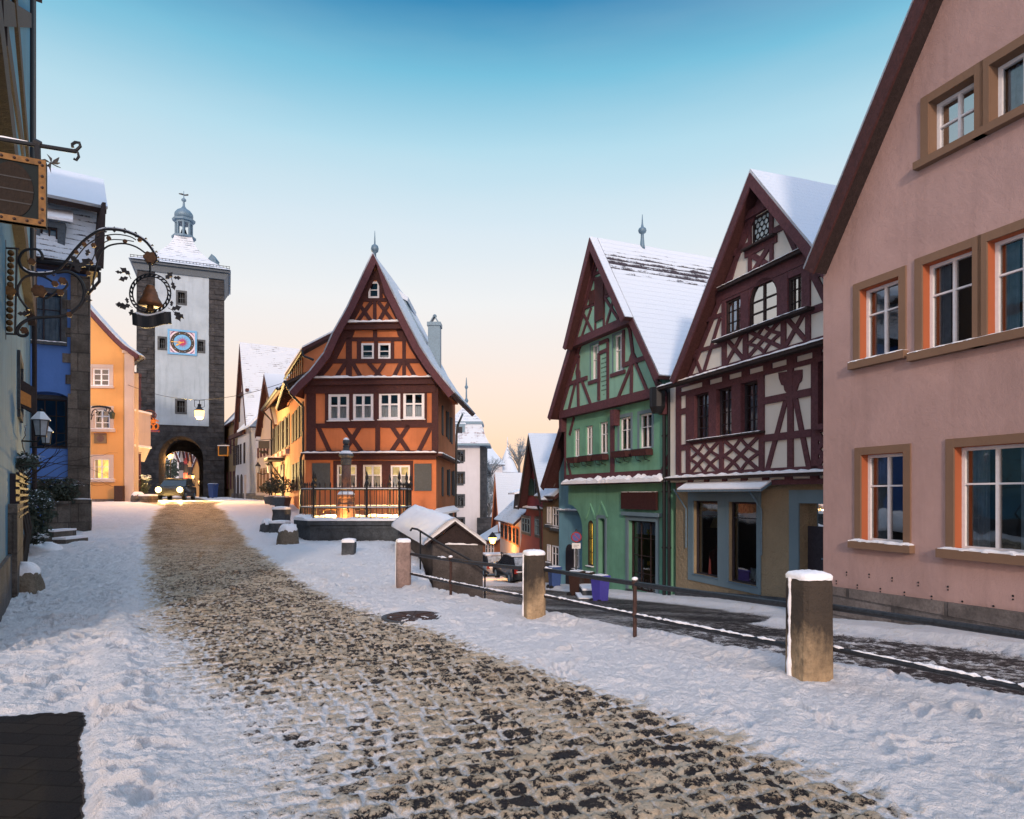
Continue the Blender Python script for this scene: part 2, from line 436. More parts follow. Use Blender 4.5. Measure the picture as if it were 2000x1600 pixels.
def m_glass(name, tint=(.75, .82, .85), add=.08):
    t = NT(name); t.n.remove(t.b); o = t.n['Material Output']
    tr = t.n.new('ShaderNodeBsdfTransparent'); tr.inputs[0].default_value = tint + (1,)
    gs = t.n.new('ShaderNodeBsdfGlossy'); gs.inputs['Roughness'].default_value = .02
    nb = t.noise(1.3, 2); bp = t.n.new('ShaderNodeBump'); bp.inputs['Distance'].default_value = .004; t.ln(nb, bp.inputs['Height']); t.ln(bp.outputs[0], gs.inputs['Normal'])
    fr = t.n.new('ShaderNodeFresnel'); fr.inputs[0].default_value = 1.6
    mx = t.n.new('ShaderNodeMixShader'); t.ln(t.math('ADD', t.math('MULTIPLY', fr.outputs[0], 1.2), add), mx.inputs[0]); t.ln(tr.outputs[0], mx.inputs[1]); t.ln(gs.outputs[0], mx.inputs[2])
    t.ln(mx.outputs[0], o.inputs[0]); return t.m

M = {}
M['snow'] = m_snow('snow'); 
M['timber'] = m_wood('maroon_timber', (.092, .036, .045)); M['brown'] = m_wood('dark_brown_timber', (.06, .022, .022)); M['darkwood'] = m_wood('dark_wood', (.03, .02, .02))
M['white'] = m_plain('white_paint', (.75, .75, .77), .45, var=.06)
M['iron'] = m_plain('wrought_iron', (.014, .016, .02), .5, .4); M['gold'] = m_plain('gold_leaf', (.12, .06, .016), .5, .5, .5)
M['railpaint'] = m_plain('rail_paint', (.018, .02, .024), .45, .2, .5, .004, 40)
M['rust'] = m_plain('rusty_iron', (.05, .025, .02), .7, .2, .5, .004, 40)
M['glass'] = m_glass('window_glass'); M['skyglass'] = m_glass('sky_reflecting_glass', (.6, .68, .75), .5); M['paneglass'] = m_glass('pale_reflecting_glass', (.7, .78, .82), .17); M['darkglass'] = m_glass('dark_glass', (.25, .28, .3))
M['dark'] = m_plain('dark_interior', (.012, .013, .016), .9)
M['curtain'] = m_plain('lace_curtain', (.7, .7, .74), .9, var=.12, scale=30)
M['bluecurtain'] = m_plain('pale_curtain', (.38, .45, .55), .9, var=.2, scale=6)
M['lit'] = m_emit('lit_room', (1, .55, .08), 2.6, True); M['litpale'] = m_emit('lit_room_pale', (1, .66, .26), 1.15, True)
M['bulb'] = m_emit('sodium_bulb', (1, .46, .10), 6.5); M['head'] = m_emit('headlamp_glow', (1, .70, .25), 9)
M['lens'] = m_plain('lamp_glass', (.35, .38, .42), .2)
M['slate'] = m_plain('grey_slate', (.06, .085, .11), .6, var=.3); M['zinc'] = m_plain('blue_zinc', (.12, .2, .27), .5, .2, .2)
M['shopdark'] = m_plain('dim_shop_interior', (.05, .045, .042), .9); M['shutter'] = m_wood('grey_shutter', (.075, .088, .095), .2); M['darkshutter'] = m_wood('dark_shutter', (.03, .026, .034), .3)
M['plinth'] = m_stone('plinth_stone', (.17, .155, .15), (.9, .36)); M['bollard'] = m_stone('bollard_stone', (.42, .31, .19), bump=.02, stain_glow=(.14, .48)); M['bollard_dark'] = m_stone('weathered_bollard_stone', (.10, .085, .08), bump=.012)  # bollard: warm base colour carries painted headlight glow, stain darkens the top
M['bollard_pale'] = m_stone('pale_bollard_stone', (.27, .20, .18), bump=.01); M['greystone'] = m_stone('grey_stone', (.085, .095, .105), bump=.02); M['boulder'] = m_stone('boulder_stone', (.20, .17, .13), bump=.04, snowy=.0)
M['fountain'] = m_stone('fountain_stone', (.07, .08, .09), bump=.014); M['column'] = m_stone('column_sandstone', (.20, .12, .10), bump=.012)
M['quoin'] = m_stone('quoin_stone', (.15, .135, .12), (.75, .62), bump=.02); M['tower'] = m_stone('tower_stone', (.052, .055, .062), (.85, .42), bump=.03, mortar=.85)
M['towerplaster'] = m_plaster('tower_plaster', (.37, .45, .52), .16, 25, .008, .45)
M['trim'] = m_plaster('sandstone_trim', (.215, .135, .09), .15, 80, .003, .1); M['reveal'] = m_plaster('orange_reveal', (.42, .125, .055), .12, 80, .002, .1)
M['greytrim'] = m_plaster('grey_trim', (.15, .22, .26), .12, 80, .003, .2)
M['hutstone'] = m_stone('hut_stone', (.10, .09, .088), bump=.02)
M['twig'] = m_plain('twig', (.03, .022, .018), .9); M['leaf'] = m_plain('evergreen_leaf', (.03, .045, .03), .6, var=.5); M['frost'] = m_plain('frosted_twig', (.30, .36, .40), .9)
M['rs'] = m_roofsnow('snowy_roof', bare=.14, rows=.5); M['rs_bare'] = m_roofsnow('thin_snow_roof', bare=.30, rows=.6)
M['rs_green'] = m_roofsnow('snowy_roof_bare_ridge', (.045, .035, .045), bare=.12, ridge=.34, band=1.3, row=.24, rows=.6, wid=.28)
M['rs_red'] = m_roofsnow('snow_on_red_tiles', (.22, .05, .05), bare=.50, rows=.25, row=.6, wid=.4)
M['rs_tower'] = m_roofsnow('snow_on_tower_tiles', (.24, .30, .36), bare=.40, rows=.5, row=.36, wid=.35); M['rs_smooth'] = m_roofsnow('deep_snow_roof', bare=.02, rows=.28)

# ------------------------------------------------------------------ windows
def window(F, root, r, p=0, rec=.1, fw=.055, cols=2, rows=(.62,), bw=.028, mf=None, glass='glass', sur=None, sill=None, curtain=None, lit=None,
           reveal=None, back=True, arch=0, shelf=None, label=None, cm='curtain', name='window', ms=None):
    """a window in the opening r=(a0,a1,z0,z1): frame and glazing bars, pane, curtain, surround, sill, each its own mesh"""
    mf = mf or M['white']; a0, a1, z0, z1 = r; q = p - rec
    mb = MB(); d0, d1 = q, q + .06; zt = z1 - arch
    F.rc(mb, a0, a0 + fw, z0, zt, d0, d1); F.rc(mb, a1 - fw, a1, z0, zt, d0, d1)
    F.rc(mb, a0 + fw, a1 - fw, z0, z0 + fw, d0, d1 - .002)
    def arcz(t): return zt + arch * math.sin(math.acos(max(-1, min(1, 2 * t - 1)))) if arch else z1
    if arch:
        n = 10
        F.curve(mb, [(a0 + fw / 2 + (a1 - a0 - fw) * (.5 - .5 * math.cos(math.pi * i / n)), zt + (arch - fw / 2) * math.sin(math.pi * i / n)) for i in range(n + 1)], fw, d0, d1 - .001)
    else: F.rc(mb, a0 + fw, a1 - fw, z1 - fw, z1, d0, d1 - .002)
    for i in range(1, cols):
        a = a0 + (a1 - a0) * i / cols; b = bw * (1.6 if cols == 2 or i * 2 == cols else 1) / 2
        F.rc(mb, a - b, a + b, z0 + fw, arcz(i / cols) - fw * .9, d0 + .004, d1 - .004)
    for f in rows:
        z = z0 + (z1 - z0) * f; F.rc(mb, a0 + fw, a1 - fw, z - bw / 2, z + bw / 2, d0 + .006, d1 - .006)
    wn = mb.build(name, mf, root)
    if label: wn['label'] = label
    g = MB()
    if arch:
        n = 12
        g.poly([F.W(a0, z0, q + .02), F.W(a1, z0, q + .02)] + [F.W((a0 + a1) / 2 + (a1 - a0) / 2 * math.cos(math.pi * i / n), zt + arch * math.sin(math.pi * i / n), q + .02) for i in range(n + 1)])
    else: g.poly([F.W(a0, z0, q + .02), F.W(a1, z0, q + .02), F.W(a1, z1, q + .02), F.W(a0, z1, q + .02)])
    g.build('pane', M[glass], wn)
    if lit:
        b = MB(); F.rc(b, a0 - .02, a1 + .02, z0 - .02, z1 + .02, q - (.45 if a1 - a0 > .6 else .07), q - (.42 if a1 - a0 > .6 else .05)); b.build('lit_room', M[lit], wn)
    elif back:
        b = MB(); F.rc(b, a0 - .25, a1 + .25, z0 - .25, z1 + .25, q - .42, q - .40); b.build('interior', M['dark'], wn)
    if curtain:      # (a-fraction0, a-fraction1, z-fraction0, z-fraction1) each
        for ca, cb_, c0, c1 in curtain:
            c = MB(); n = 22
            for i in range(n + 1):
                t = ca + (cb_ - ca) * i / n; a = a0 + (a1 - a0) * t; o = q - .1 + .018 * math.sin(i * 1.7) + .01 * rnd.random()
                c.v += [tuple(F.W(a, z0 + (z1 - z0) * c0, o)), tuple(F.W(a, z0 + (z1 - z0) * c1, o))]
            for i in range(n): c.f.append((2 * i, 2 * i + 2, 2 * i + 3, 2 * i + 1))
            c.build('curtain', M[cm], wn)
    if reveal:
        v = MB(); e = .004
        for (x0, x1, y0, y1) in ((a0, a0 + e, z0, z1), (a1 - e, a1, z0, z1), (a0 + e, a1 - e, z1 - e, z1)):
            F.rc(v, x0, x1, y0, y1, q + .061, p + .001)
        v.build('reveal', reveal, wn)
    if sur:
        sw, sm, so_ = sur; u = MB()
        F.rc(u, a0 - sw, a0, z0, z1 + sw, p - .01, p + so_); F.rc(u, a1, a1 + sw, z0, z1 + sw, p - .01, p + so_); F.rc(u, a0, a1, z1, z1 + sw, p - .01, p + so_ - .002)
        if not sill: F.rc(u, a0, a1, z0 - sw, z0, p - .01, p + so_ - .002)
        u.build('surround', sm, wn)
    if sill:
        ext, h, out_, sm, sn = sill; u = MB(); F.rc(u, a0 - ext, a1 + ext, z0 - h, z0, p - .01, p + out_)
        si = u.build('sill', sm, wn)
        F.rc(u2 := MB(), a0, a1, z0 - .02, z0 + .004, q, p + .001); u2.build('sill_board', sm, wn)
        if sn: snow_strip(F, a0 - ext + .01, a1 + ext - .01, z0 + .002, p + .002, p + out_ - .01, sn, .08).build('snow', M['snow'], wn)
    if shelf:
        sw, sm = shelf; u = MB(); F.rc(u, a0 - .05, a1 + .05, z0 - .03, z0, p - .01, p + sw); u.build('sill', sm, wn)
    return wn
def rain_pipe(F, root, a, z0, z1, p, r=.045, mat=None, foot=None, name='downpipe'):
    mb = MB(); pts = [F.W(a, z1, p + .05), F.W(a, z0, p + .05)]
    mb.tube(pts, r, 8)
    for z in np.arange(z0 + .4, z1, 1.8): mb.tube([F.W(a, z, p + .05), F.W(a, z + .05, p + .05)], r * 1.4, 8)
    return mb.build(name, mat or M['iron'], root)
def text_mesh(s, size, fn, name, mat, par, align='CENTER', depth=.01):
    cu = bpy.data.curves.new('lettering', 'FONT'); cu.body = s; cu.size = size; cu.align_x = align; cu.align_y = 'CENTER'; cu.extrude = depth
    o = bpy.data.objects.new('lettering', cu); COL.objects.link(o)
    dg = bpy.context.evaluated_depsgraph_get(); me = bpy.data.meshes.new_from_object(o.evaluated_get(dg))
    bpy.data.objects.remove(o)
    for v in me.vertices: v.co = fn(v.co)
    me.materials.clear(); me.materials.append(mat); me.name = name
    r = bpy.data.objects.new(name, me); COL.objects.link(r); adopt(r, par); return r

# ------------------------------------------------------------------ ground
def vnoise(x, y, seed=0):
    xi = np.floor(x).astype(np.int64); yi = np.floor(y).astype(np.int64); fx = x - xi; fy = y - yi
    def h(a, b):
        n = (a * 374761393 + b * 668265263 + seed * 1442695041) & 0xffffffff
        n = ((n ^ (n >> 13)) * 1274126177) & 0xffffffff
        return ((n ^ (n >> 16)) & 0xffff) / 65535.0
    sx_ = fx * fx * (3 - 2 * fx); sy_ = fy * fy * (3 - 2 * fy)
    return (h(xi, yi) * (1 - sx_) + h(xi + 1, yi) * sx_) * (1 - sy_) + (h(xi, yi + 1) * (1 - sx_) + h(xi + 1, yi + 1) * sx_) * sy_
def fbm(x, y, f, oct=4, seed=0, g=.5):
    t = 0; a = 1; s_ = 0
    for i in range(oct):
        t = t + a * vnoise(x * f + 17.3 * i, y * f - 9.1 * i, seed + i); s_ += a; a *= g; f *= 2.03
    return t / s_
def sstep(a, b, x):
    t = np.clip((x - a) / (b - a), 0, 1); return t * t * (3 - 2 * t)
ZY = [-10, 0, 5.5, 8.6, 12, 14, 16, 20, 22, 25, 27, 30, 35, 46, 60, 80, 130]
ZZ = [0, 0, 0, -.07, -.12, -.05, .03, .13, .34, .62, .8, 1.02, 1.1, 1.12, 1.23, 1.1, 1.0]
def zbase(Y): return np.interp(Y, ZY, ZZ)
def gnd(u, v):
    """the point of the square that the pixel shows"""
    Y = 10.0
    lo, hi = 1.5, 90.0
    for _ in range(60):
        Y = (lo + hi) / 2
        if CZ - (v - HV) / FPX * Y > float(zbase(Y)): lo = Y
        else: hi = Y
    return ((u - CU) / FPX * Y, Y)
EDGE = [(-8, 10), (1.5, 6.2), (3.6, 4.6), (4.3, 4.25), (4.85, 3.85), (5.4, 3.35), (6.0, 2.75), (6.6, 2.2), (7.6, 1.5), (8.6, .75), (9.5, .1), (10.5, -.75), (11.6, -1.45), (13, -1.75),
        (15, -2.0), (17.5, -2.6), (20, -2.7), (24, -2.75), (31, -2.8), (40, -6), (60, -12), (130, -12)]
def edgeX(Y): return np.interp(Y, [e[0] for e in EDGE], [e[1] for e in EDGE])
SY = [-8, 2, 4.3, 6, 9.2, 12.7, 16.3, 21, 28, 36, 45, 60, 90, 150]
SZ = [-.02, -.04, -.12, -.27, -.55, -.96, -1.30, -1.82, -2.47, -3.36, -4.2, -5.4, -7.5, -10]
def zside(Y): return np.interp(Y, SY, SZ)
LE = [gnd(*q) for q in ((80, 1800), (225, 1600), (265, 1500), (285, 1400), (262, 1300), (252, 1200), (262, 1100), (275, 1040), (292, 1005), (312, 990))] + [(-20.5, 36), (-23.8, 42), (-31.2, 60), (-42, 90), (-52, 130)]
RE = [gnd(*q) for q in ((2300, 1800), (1850, 1600), (1720, 1545), (1500, 1462), (1300, 1392), (1100, 1322), (950, 1268), (830, 1225), (700, 1187), (600, 1135), (520, 1082), (478, 1040), (450, 1003), (425, 988))] + [(-15.6, 36), (-19.2, 42), (-28.3, 60), (-39, 90), (-49, 130)]
LE = [(LE[0][0], -8)] + LE; RE = [(RE[0][0] + 2, -8)] + RE
def roadL(Y): return np.interp(Y, [p[1] for p in LE], [p[0] for p in LE])
def roadR(Y): return np.interp(Y, [p[1] for p in RE], [p[0] for p in RE])

def m_ground():
    t = NT('snow_and_setts')
    at = t.n.new('ShaderNodeAttribute'); at.attribute_name = 'cover'; cov = at.outputs['Fac']
    pos = t.tc.outputs['Object']
    big = t.noise(.8, 4, .6); med = t.noise(3.5, 4, .65); crumb = t.noise(48, 5, .75); grit = t.noise(125, 4, .75)
    k = t.math('ADD', t.math('MULTIPLY', t.math('SUBTRACT', crumb, .5), 3.2), t.math('MULTIPLY', t.math('SUBTRACT', med, .5), .9))
    k = t.math('ADD', k, t.math('MULTIPLY', t.math('SUBTRACT', grit, .5), 2.6))
    k = t.math('ADD', k, t.math('MULTIPLY', t.math('SUBTRACT', big, .5), .5))
    k = t.math('ADD', k, t.math('MULTIPLY', t.math('SUBTRACT', cov, .5), 2.6))
    msk = t.ramp(t.math('ADD', t.math('MULTIPLY', k, .5), .5), (.43, 0), (.57, 1))
    stone = t.mix(crumb, (.012, .012, .018), (.065, .056, .054))
    # swept paving where the cover runs negative
    pv = t.n.new('ShaderNodeTexBrick'); t.ln(t.map((1, 1, 1), (0, 0, R(6))), pv.inputs['Vector']); pv.inputs['Scale'].default_value = 1
    pv.inputs['Brick Width'].default_value = .30; pv.inputs['Row Height'].default_value = .17; pv.inputs['Mortar Size'].default_value = .008
    pv.inputs['Color1'].default_value = (.012, .012, .014, 1); pv.inputs['Color2'].default_value = (.024, .021, .02, 1); pv.inputs['Mortar'].default_value = (.004, .004, .005, 1)
    pcol = t.mix(t.math('MULTIPLY', t.ramp(grit, (.62, 0), (.74, 1)), .28), pv.outputs['Color'], (.20, .13, .07))
    bare = t.ramp(t.math('ADD', t.math('MULTIPLY', cov, -1.0), t.math('MULTIPLY', t.math('SUBTRACT', crumb, .5), .6)), (.2, 0), (.3, 1))
    stone = t.mix(bare, stone, pcol)
    # trodden, gritted snow is sandy; fresh snow is white
    sandy = t.mix(t.ramp(med, (.3, 0), (.7, 1)), (.52, .40, .265), (.73, .625, .48))
    fresh = t.mix(med, (.86, .87, .90), (.92, .92, .93))
    a2 = t.n.new('ShaderNodeAttribute'); a2.attribute_name = 'grit'
    sn = t.mix(t.ramp(t.math('ADD', a2.outputs['Fac'], t.math('ADD', t.math('MULTIPLY', t.math('SUBTRACT', crumb, .5), 1.3), t.math('MULTIPLY', t.math('SUBTRACT', med, .5), .9))), (.34, 0), (.78, 1)), fresh, sandy)
    sn = t.mix(t.math('MULTIPLY', t.ramp(grit, (.62, 0), (.78, 1)), t.ramp(cov, (.55, .5), (.95, .06))), sn, (.25, .19, .13))
    h = t.math('ADD', t.math('MULTIPLY', msk, .9), t.math('ADD', t.math('MULTIPLY', crumb, 1.0), t.math('MULTIPLY', grit, .35)))
    h = t.math('SUBTRACT', h, t.math('MULTIPLY', t.math('MULTIPLY', pv.outputs['Fac'], bare), .8))
    hh = t.mix(t.ramp(cov, (.6, 0), (1, 1)), h, t.math('ADD', t.math('MULTIPLY', t.noise(13, 5, .7), 1.5), t.math('MULTIPLY', crumb, 1.1)))
    t.bump(hh, .04)
    rg = t.mix(msk, t.mix(bare, .5, .85), .8)
    return t.done(t.mix(msk, stone, sn), rg, .18)
M['ground'] = m_ground()

def grid_objects(X, Y, Z, cover, cls, specs, flip=False, grit=None):
    """one height field split into several ground objects by the class of each cell"""
    ny, nx = X.shape
    idx = np.arange(ny * nx).reshape(ny, nx)
    q = np.stack([idx[:-1, :-1], idx[:-1, 1:], idx[1:, 1:], idx[1:, :-1]], -1).reshape(-1, 4)
    if flip: q = q[:, ::-1]
    c = cls[:-1, :-1].reshape(-1); P_ = np.stack([X, Y, Z], -1).reshape(-1, 3); cv = cover.reshape(-1); gv = (grit if grit is not None else cover * 0 + .3).reshape(-1)
    for key, name, mat in specs:
        f = q[c == key]
        if not len(f): continue
        used = np.unique(f); re = np.full(ny * nx, -1); re[used] = np.arange(len(used)); f = re[f]
        me = bpy.data.meshes.new(name)
        me.vertices.add(len(used)); me.vertices.foreach_set('co', P_[used].astype(np.float32).ravel())
        me.loops.add(len(f) * 4); me.loops.foreach_set('vertex_index', f.astype(np.int32).ravel())
        me.polygons.add(len(f)); me.polygons.foreach_set('loop_start', (np.arange(len(f)) * 4).astype(np.int32))
        me.polygons.foreach_set('loop_total', np.full(len(f), 4, np.int32)); me.polygons.foreach_set('use_smooth', np.ones(len(f), bool))
        a = me.attributes.new('cover', 'FLOAT', 'POINT'); a.data.foreach_set('value', cv[used].astype(np.float32))
        a = me.attributes.new('grit', 'FLOAT', 'POINT'); a.data.foreach_set('value', gv[used].astype(np.float32))
        me.materials.append(mat); me.update(calc_edges=True); me.validate()
        o = bpy.data.objects.new(name, me); COL.objects.link(o); struct(o)

def make_ground():
    yy = [-8.0]
    while yy[-1] < 2.6: yy.append(yy[-1] + .35)
    while yy[-1] < 128: yy.append(yy[-1] + max(.0098, .0020 * yy[-1] * (1 + max(0, yy[-1] - 9) * .10)))
    yy = np.array(yy)
    ss = [-.30, -.16, -.08, -.03, 0.0]
    while ss[-1] < 60: ss.append(ss[-1] + (.0115 if ss[-1] < 8.4 else .0115 + (ss[-1] - 8.4) * .045))
    ss = np.array(ss)
    Y, s_ = np.meshgrid(yy, ss, indexing='ij')
    wig = (fbm(Y, Y * 0 + 3, 1.1, 4, 5) - .5) * .35
    X = edgeX(Y) + wig - s_
    nb = .35 * (fbm(X, Y, 1.2, 4, 11) - .5) + .55 * (fbm(X, Y, 7, 4, 12, .7) - .5)
    dL = X - roadL(Y); dR = roadR(Y) - X
    wl = np.interp(Y, [0, 3, 6, 12, 20, 30], [1.5, 1.4, 1.2, .8, .45, .35])
    inL = sstep(-.45, 1, (dL + nb) / wl); inR = sstep(-.25, .42, dR + nb * .7)
    road = inL * inR
    base = zbase(Y)
    # wheel tracks keep the setts barer
    track = .5 * (fbm(X * 2.2 + Y * .5, Y * .35, 1.0, 3, 31) - .5)
    cover = 1 - road * (np.interp(Y, [0, 6, 12, 24, 40], [.41, .42, .44, .47, .48]) + track * .16)
    # a smear of thicker snow in the near left and a few patches on the road
    patch = sstep(.60, .72, fbm(X, Y * .8, 1.3, 3, 77)) * .13 * sstep(7, 4, Y)
    near = sstep(6.6, 3.6, Y) * sstep(.4, -1.8, X) * .22
    cover = np.clip(cover + (patch + near) * road, 0, 1)
    # setts laid in rows across the carriageway: domed stones, joints packed with snow, crumbs of gritted snow on top
    ca, sa = math.cos(R(21)), math.sin(R(21)); wx, wy = .09 * (fbm(X, Y, 1.6, 3, 51) - .5), .09 * (fbm(X, Y, 1.6, 3, 52) - .5)
    xr_, yr_ = (X + wx) * ca + (Y + wy) * sa, -(X + wx) * sa + (Y + wy) * ca; row = np.floor(yr_ / .15)
    wd = .20 + .05 * np.sin(row * 12.9); xo = xr_ / wd + .5 * (row % 2) + .21 * np.sin(row * 7.7); st = np.floor(xo)
    e = np.minimum(np.minimum(xo - st, 1 - xo + st) * wd, np.minimum(yr_ / .15 - row, 1 - yr_ / .15 + row) * .15)
    joint = 1 - sstep(.004, .030, e + .012 * (fbm(X, Y, 12, 2, 53) - .5)); tone = np.sin(st * 91.7 + row * 37.3)
    lump = .5 + 1.0 * (fbm(X, Y, 36, 2, 47, .7) - .5) + .5 * (fbm(X, Y, 9, 2, 48) - .5); near_ = sstep(22, 8, Y)
    cover = np.where(road > .02, np.clip(cover + road * near_ * ((lump - .5) * .95 + joint * (.50 + .6 * (fbm(X, Y, 1.1, 3, 54) - .45)) - .12 + .06 * tone + .35 * (fbm(X, Y, 2.6, 3, 58) - .5)), 0, 1), cover)
    deep = sstep(.55, .95, 1 - road * .6)
    # trodden snow: footprints and ridges on the left, smoother on the verge at the right
    lumps = fbm(X * 1.0, Y * 1.25, 2.4, 4, 3); dents = sstep(.52, .72, fbm(X * 1.6 + Y * .4, Y, 2.9, 3, 8))
    left = sstep(.2, 1.2, -dL + .5)
    amp = np.where(dL < dR, .07, .05)
    h = deep * (.035 + amp * (lumps - .5) - .03 * dents * np.where(dL < dR, 1.0, .6)) + .02 * (fbm(X, Y, 7.0, 3, 21) - .5) * (0.35 + .65 * deep)
    h = h + (.012 + .030 * deep) * (fbm(X, Y, 13.0, 4, 22, .65) - .5) + road * (.013 * (1 - joint) * (1 + .5 * tone) + .017 * sstep(.35, .75, lump) * near_)
    # footprints, each a sole-shaped dent with a pushed-up rim
    r_ = random.Random(11)
    def prints(n, x0, x1, y0, y1, dpt):
        for _ in range(n):
            px_, py_ = r_.uniform(x0, x1), y0 * (y1 / y0) ** r_.random(); a = r_.gauss(.55, .6) + (math.pi if r_.random() < .5 else 0)
            i0, i1 = np.searchsorted(yy, py_ - .3), np.searchsorted(yy, py_ + .3); s0 = float(edgeX(py_)) - px_; j0, j1 = np.searchsorted(ss, s0 - .6), np.searchsorted(ss, s0 + .6)
            if i1 - i0 < 2 or j1 - j0 < 2: continue
            dx, dy = X[i0:i1, j0:j1] - px_, Y[i0:i1, j0:j1] - py_; u_, v_ = dx * math.sin(a) + dy * math.cos(a), dx * math.cos(a) - dy * math.sin(a)
            q = np.sqrt((u_ / .145) ** 2 + (v_ / (.055 - .012 * np.sin(u_ * 14))) ** 2); d_ = dpt * r_.uniform(.5, 1.2)
            h[i0:i1, j0:j1] += deep[i0:i1, j0:j1] * (-d_ * (1 - sstep(.75, 1.1, q)) + d_ * .35 * np.exp(-((q - 1.3) / .22) ** 2))
    prints(900, -8.5, -1.2, 3.0, 15, .045); prints(120, .2, 4.0, 3.2, 9, .03); prints(160, -4.5, 0, 8, 18, .028)
    # the ploughed ridge along the left of the carriageway and the bank by the railing
    h = h + .045 * np.exp(-((dL + .15) / .22) ** 2) * sstep(14, 9, Y) + .05 * np.exp(-((s_ - .22) / .2) ** 2) * sstep(2, 5, Y) * (.4 + fbm(X, Y, 1.7, 3, 44))
    # a kerb line peeps out of the bank
    h = h - .05 * np.exp(-((s_ - .62 - .2 * wig) / .07) ** 2) * sstep(.5, .62, fbm(X, Y, 1.3, 2, 91)) * sstep(14, 8, Y) * sstep(7, 8, Y)
    Z = base + h
    sk = s_ < 0
    Z = np.where(sk, np.where(s_ > -.05, Z - .06, np.where(s_ > -.1, Z - .35, np.where(s_ > -.2, Z - 1.6, Z - 7.0))), Z)
    cover = np.where(sk, np.where(s_ > -.05, 1.0, .25), cover)
    # swept paving in the near left corner
    A, B = gnd(186, 1388), gnd(200, 1600)
    xr = B[0] + (A[0] - B[0]) * (Y - B[1]) / (A[1] - B[1])
    wob2 = .30 * (fbm(X, Y, 4.5, 4, 61, .65) - .5)
    bare = (X < xr + wob2 * .12) & (Y < A[1] + wob2) & (Y > -6)
    sb_ = sstep(-.10, .03, np.maximum(X - xr - wob2 * .3, Y - A[1] - wob2)) ; sb_ = np.where(Y < -6, 1, sb_)
    Z = (base + .004) * (1 - sb_) + Z * sb_; sq = np.where(Y < -6, 1, sstep(-.13, -.075, np.maximum(X - xr - wob2 * .3, Y - A[1] - wob2))); cover = -1.2 * (1 - sq) + np.maximum(cover, .8) * sq * (1 - sb_) + cover * sq * sb_
    cls = np.where(road > .5, 1, np.where(dR < dL, 2, 0)); cls = np.where(bare, 3, cls); cls = np.where(sk, 4, cls)
    grid_objects(X, Y, Z, cover, cls, [(0, 'snowy_pavement', M['ground']), (1, 'road', M['ground']), (2, 'snowy_verge', M['ground']), (3, 'bare_paving', M['ground']), (4, 'verge_edge', M['ground'])], flip=True, grit=np.clip(road * (1 - .55 * near * 4) - .38 * joint * near_ + .25 * (fbm(X, Y, .9, 3, 71) - .5), 0, 1))
    # lower side street
    yy = [-8.0]
    while yy[-1] < 110: yy.append(yy[-1] + (.3 if yy[-1] < 4 else max(.03, .0045 * yy[-1] * (1 + max(0, yy[-1] - 14) * .05))))
    yy = np.array(yy); tt = np.linspace(0, 1, 330)
    Y, T = np.meshgrid(yy, tt, indexing='ij')
    xl = edgeX(Y) - .5; xr = np.interp(Y, [-8, 4, 12.7, 14, 21, 28, 40, 60, 110], [14, 9.2, 6.3, 7.5, 5.6, 2.9, 1.2, -1, -8])
    X = xl + (xr + 1.0 - xl) * T
    b = zside(Y); b = np.where(X < edgeX(Y) - .05, np.minimum(b, zbase(Y) - .25), b)
    nz = .5 * (fbm(X * .7, Y, 1.6, 4, 14) - .5)
    wall_d = xr - X; left_d = X - edgeX(Y)
    cover = np.clip(.415 + .9 * (fbm(X, Y, 14, 3, 63, .65) - .5) * sstep(18, 8, Y) + .67 * sstep(2.0, 1.2, wall_d + nz) + .75 * sstep(.30, -.05, left_d + nz * .6) + .5 * sstep(24, 40, Y) + .35 * (fbm(X * .6 + Y * .6, Y * .3, 1.2, 3, 19) - .5), 0, 1)
    deep = sstep(.5, .95, cover)
    Z = b + deep * (.05 + .05 * (fbm(X, Y, 3, 4, 23) - .5)) + .10 * sstep(1.5, 1.3, wall_d)
    cls = np.where(wall_d < 1.35, 1, 0)
    grid_objects(X, Y, Z, cover, cls, [(0, 'side_street', M['ground']), (1, 'footpath', M['ground'])], flip=False)
    # valley floor out to the horizon
    mb = MB(); n = 48; rs_ = [6, 60, 120, 300, 900, 3000]
    zs = [-16, -16, -18, -20, -22, -24]
    for r_, z_ in zip(rs_, zs):
        for j in range(n): mb.v.append((r_ * math.cos(2 * math.pi * j / n), r_ * math.sin(2 * math.pi * j / n), z_))
    for i in range(len(rs_) - 1):
        for j in range(n): jj = (j + 1) % n; mb.f.append((i * n + j, (i + 1) * n + j, (i + 1) * n + jj, i * n + jj))
    mb.f.append(tuple(range(n)))
    struct(mb.build('valley_ground', M['snow']))
make_ground()
M['pink'] = m_plaster('pink_plaster', (.46, .31, .285), .18, 70, .006, .3); M['cream'] = m_plaster('cream_plaster', (.68, .66, .60), .08, 70, .003, .1)
M['mint'] = m_plaster('mint_plaster', (.24, .45, .35), .2, 60, .003, .3); M['green'] = m_plaster('green_plaster', (.15, .35, .245), .30, 70, .004, .45); M['ochre'] = m_plaster('ochre_roughcast', (.30, .24, .155), .18, 26, .03, .2)
M['blue'] = m_plaster('blue_plaster', (.10, .22, .56), .12, 60, .003, .15); M['teal'] = m_plaster('teal_plaster', (.06, .21, .33), .2, 60, .003, .3)
M['paleteal'] = m_plaster('pale_blue_plaster', (.07, .21, .31), .25, 60, .004, .5); M['brownplaster'] = m_plaster('tan_plaster', (.21, .15, .085), .15, 60, .003, .3)
M['red'] = m_plaster('red_plaster', (.26, .055, .065), .2, 60, .003, .3); M['orangeplaster'] = m_plaster('orange_plaster', (.58, .20, .085), .24, 60, .004, .35)
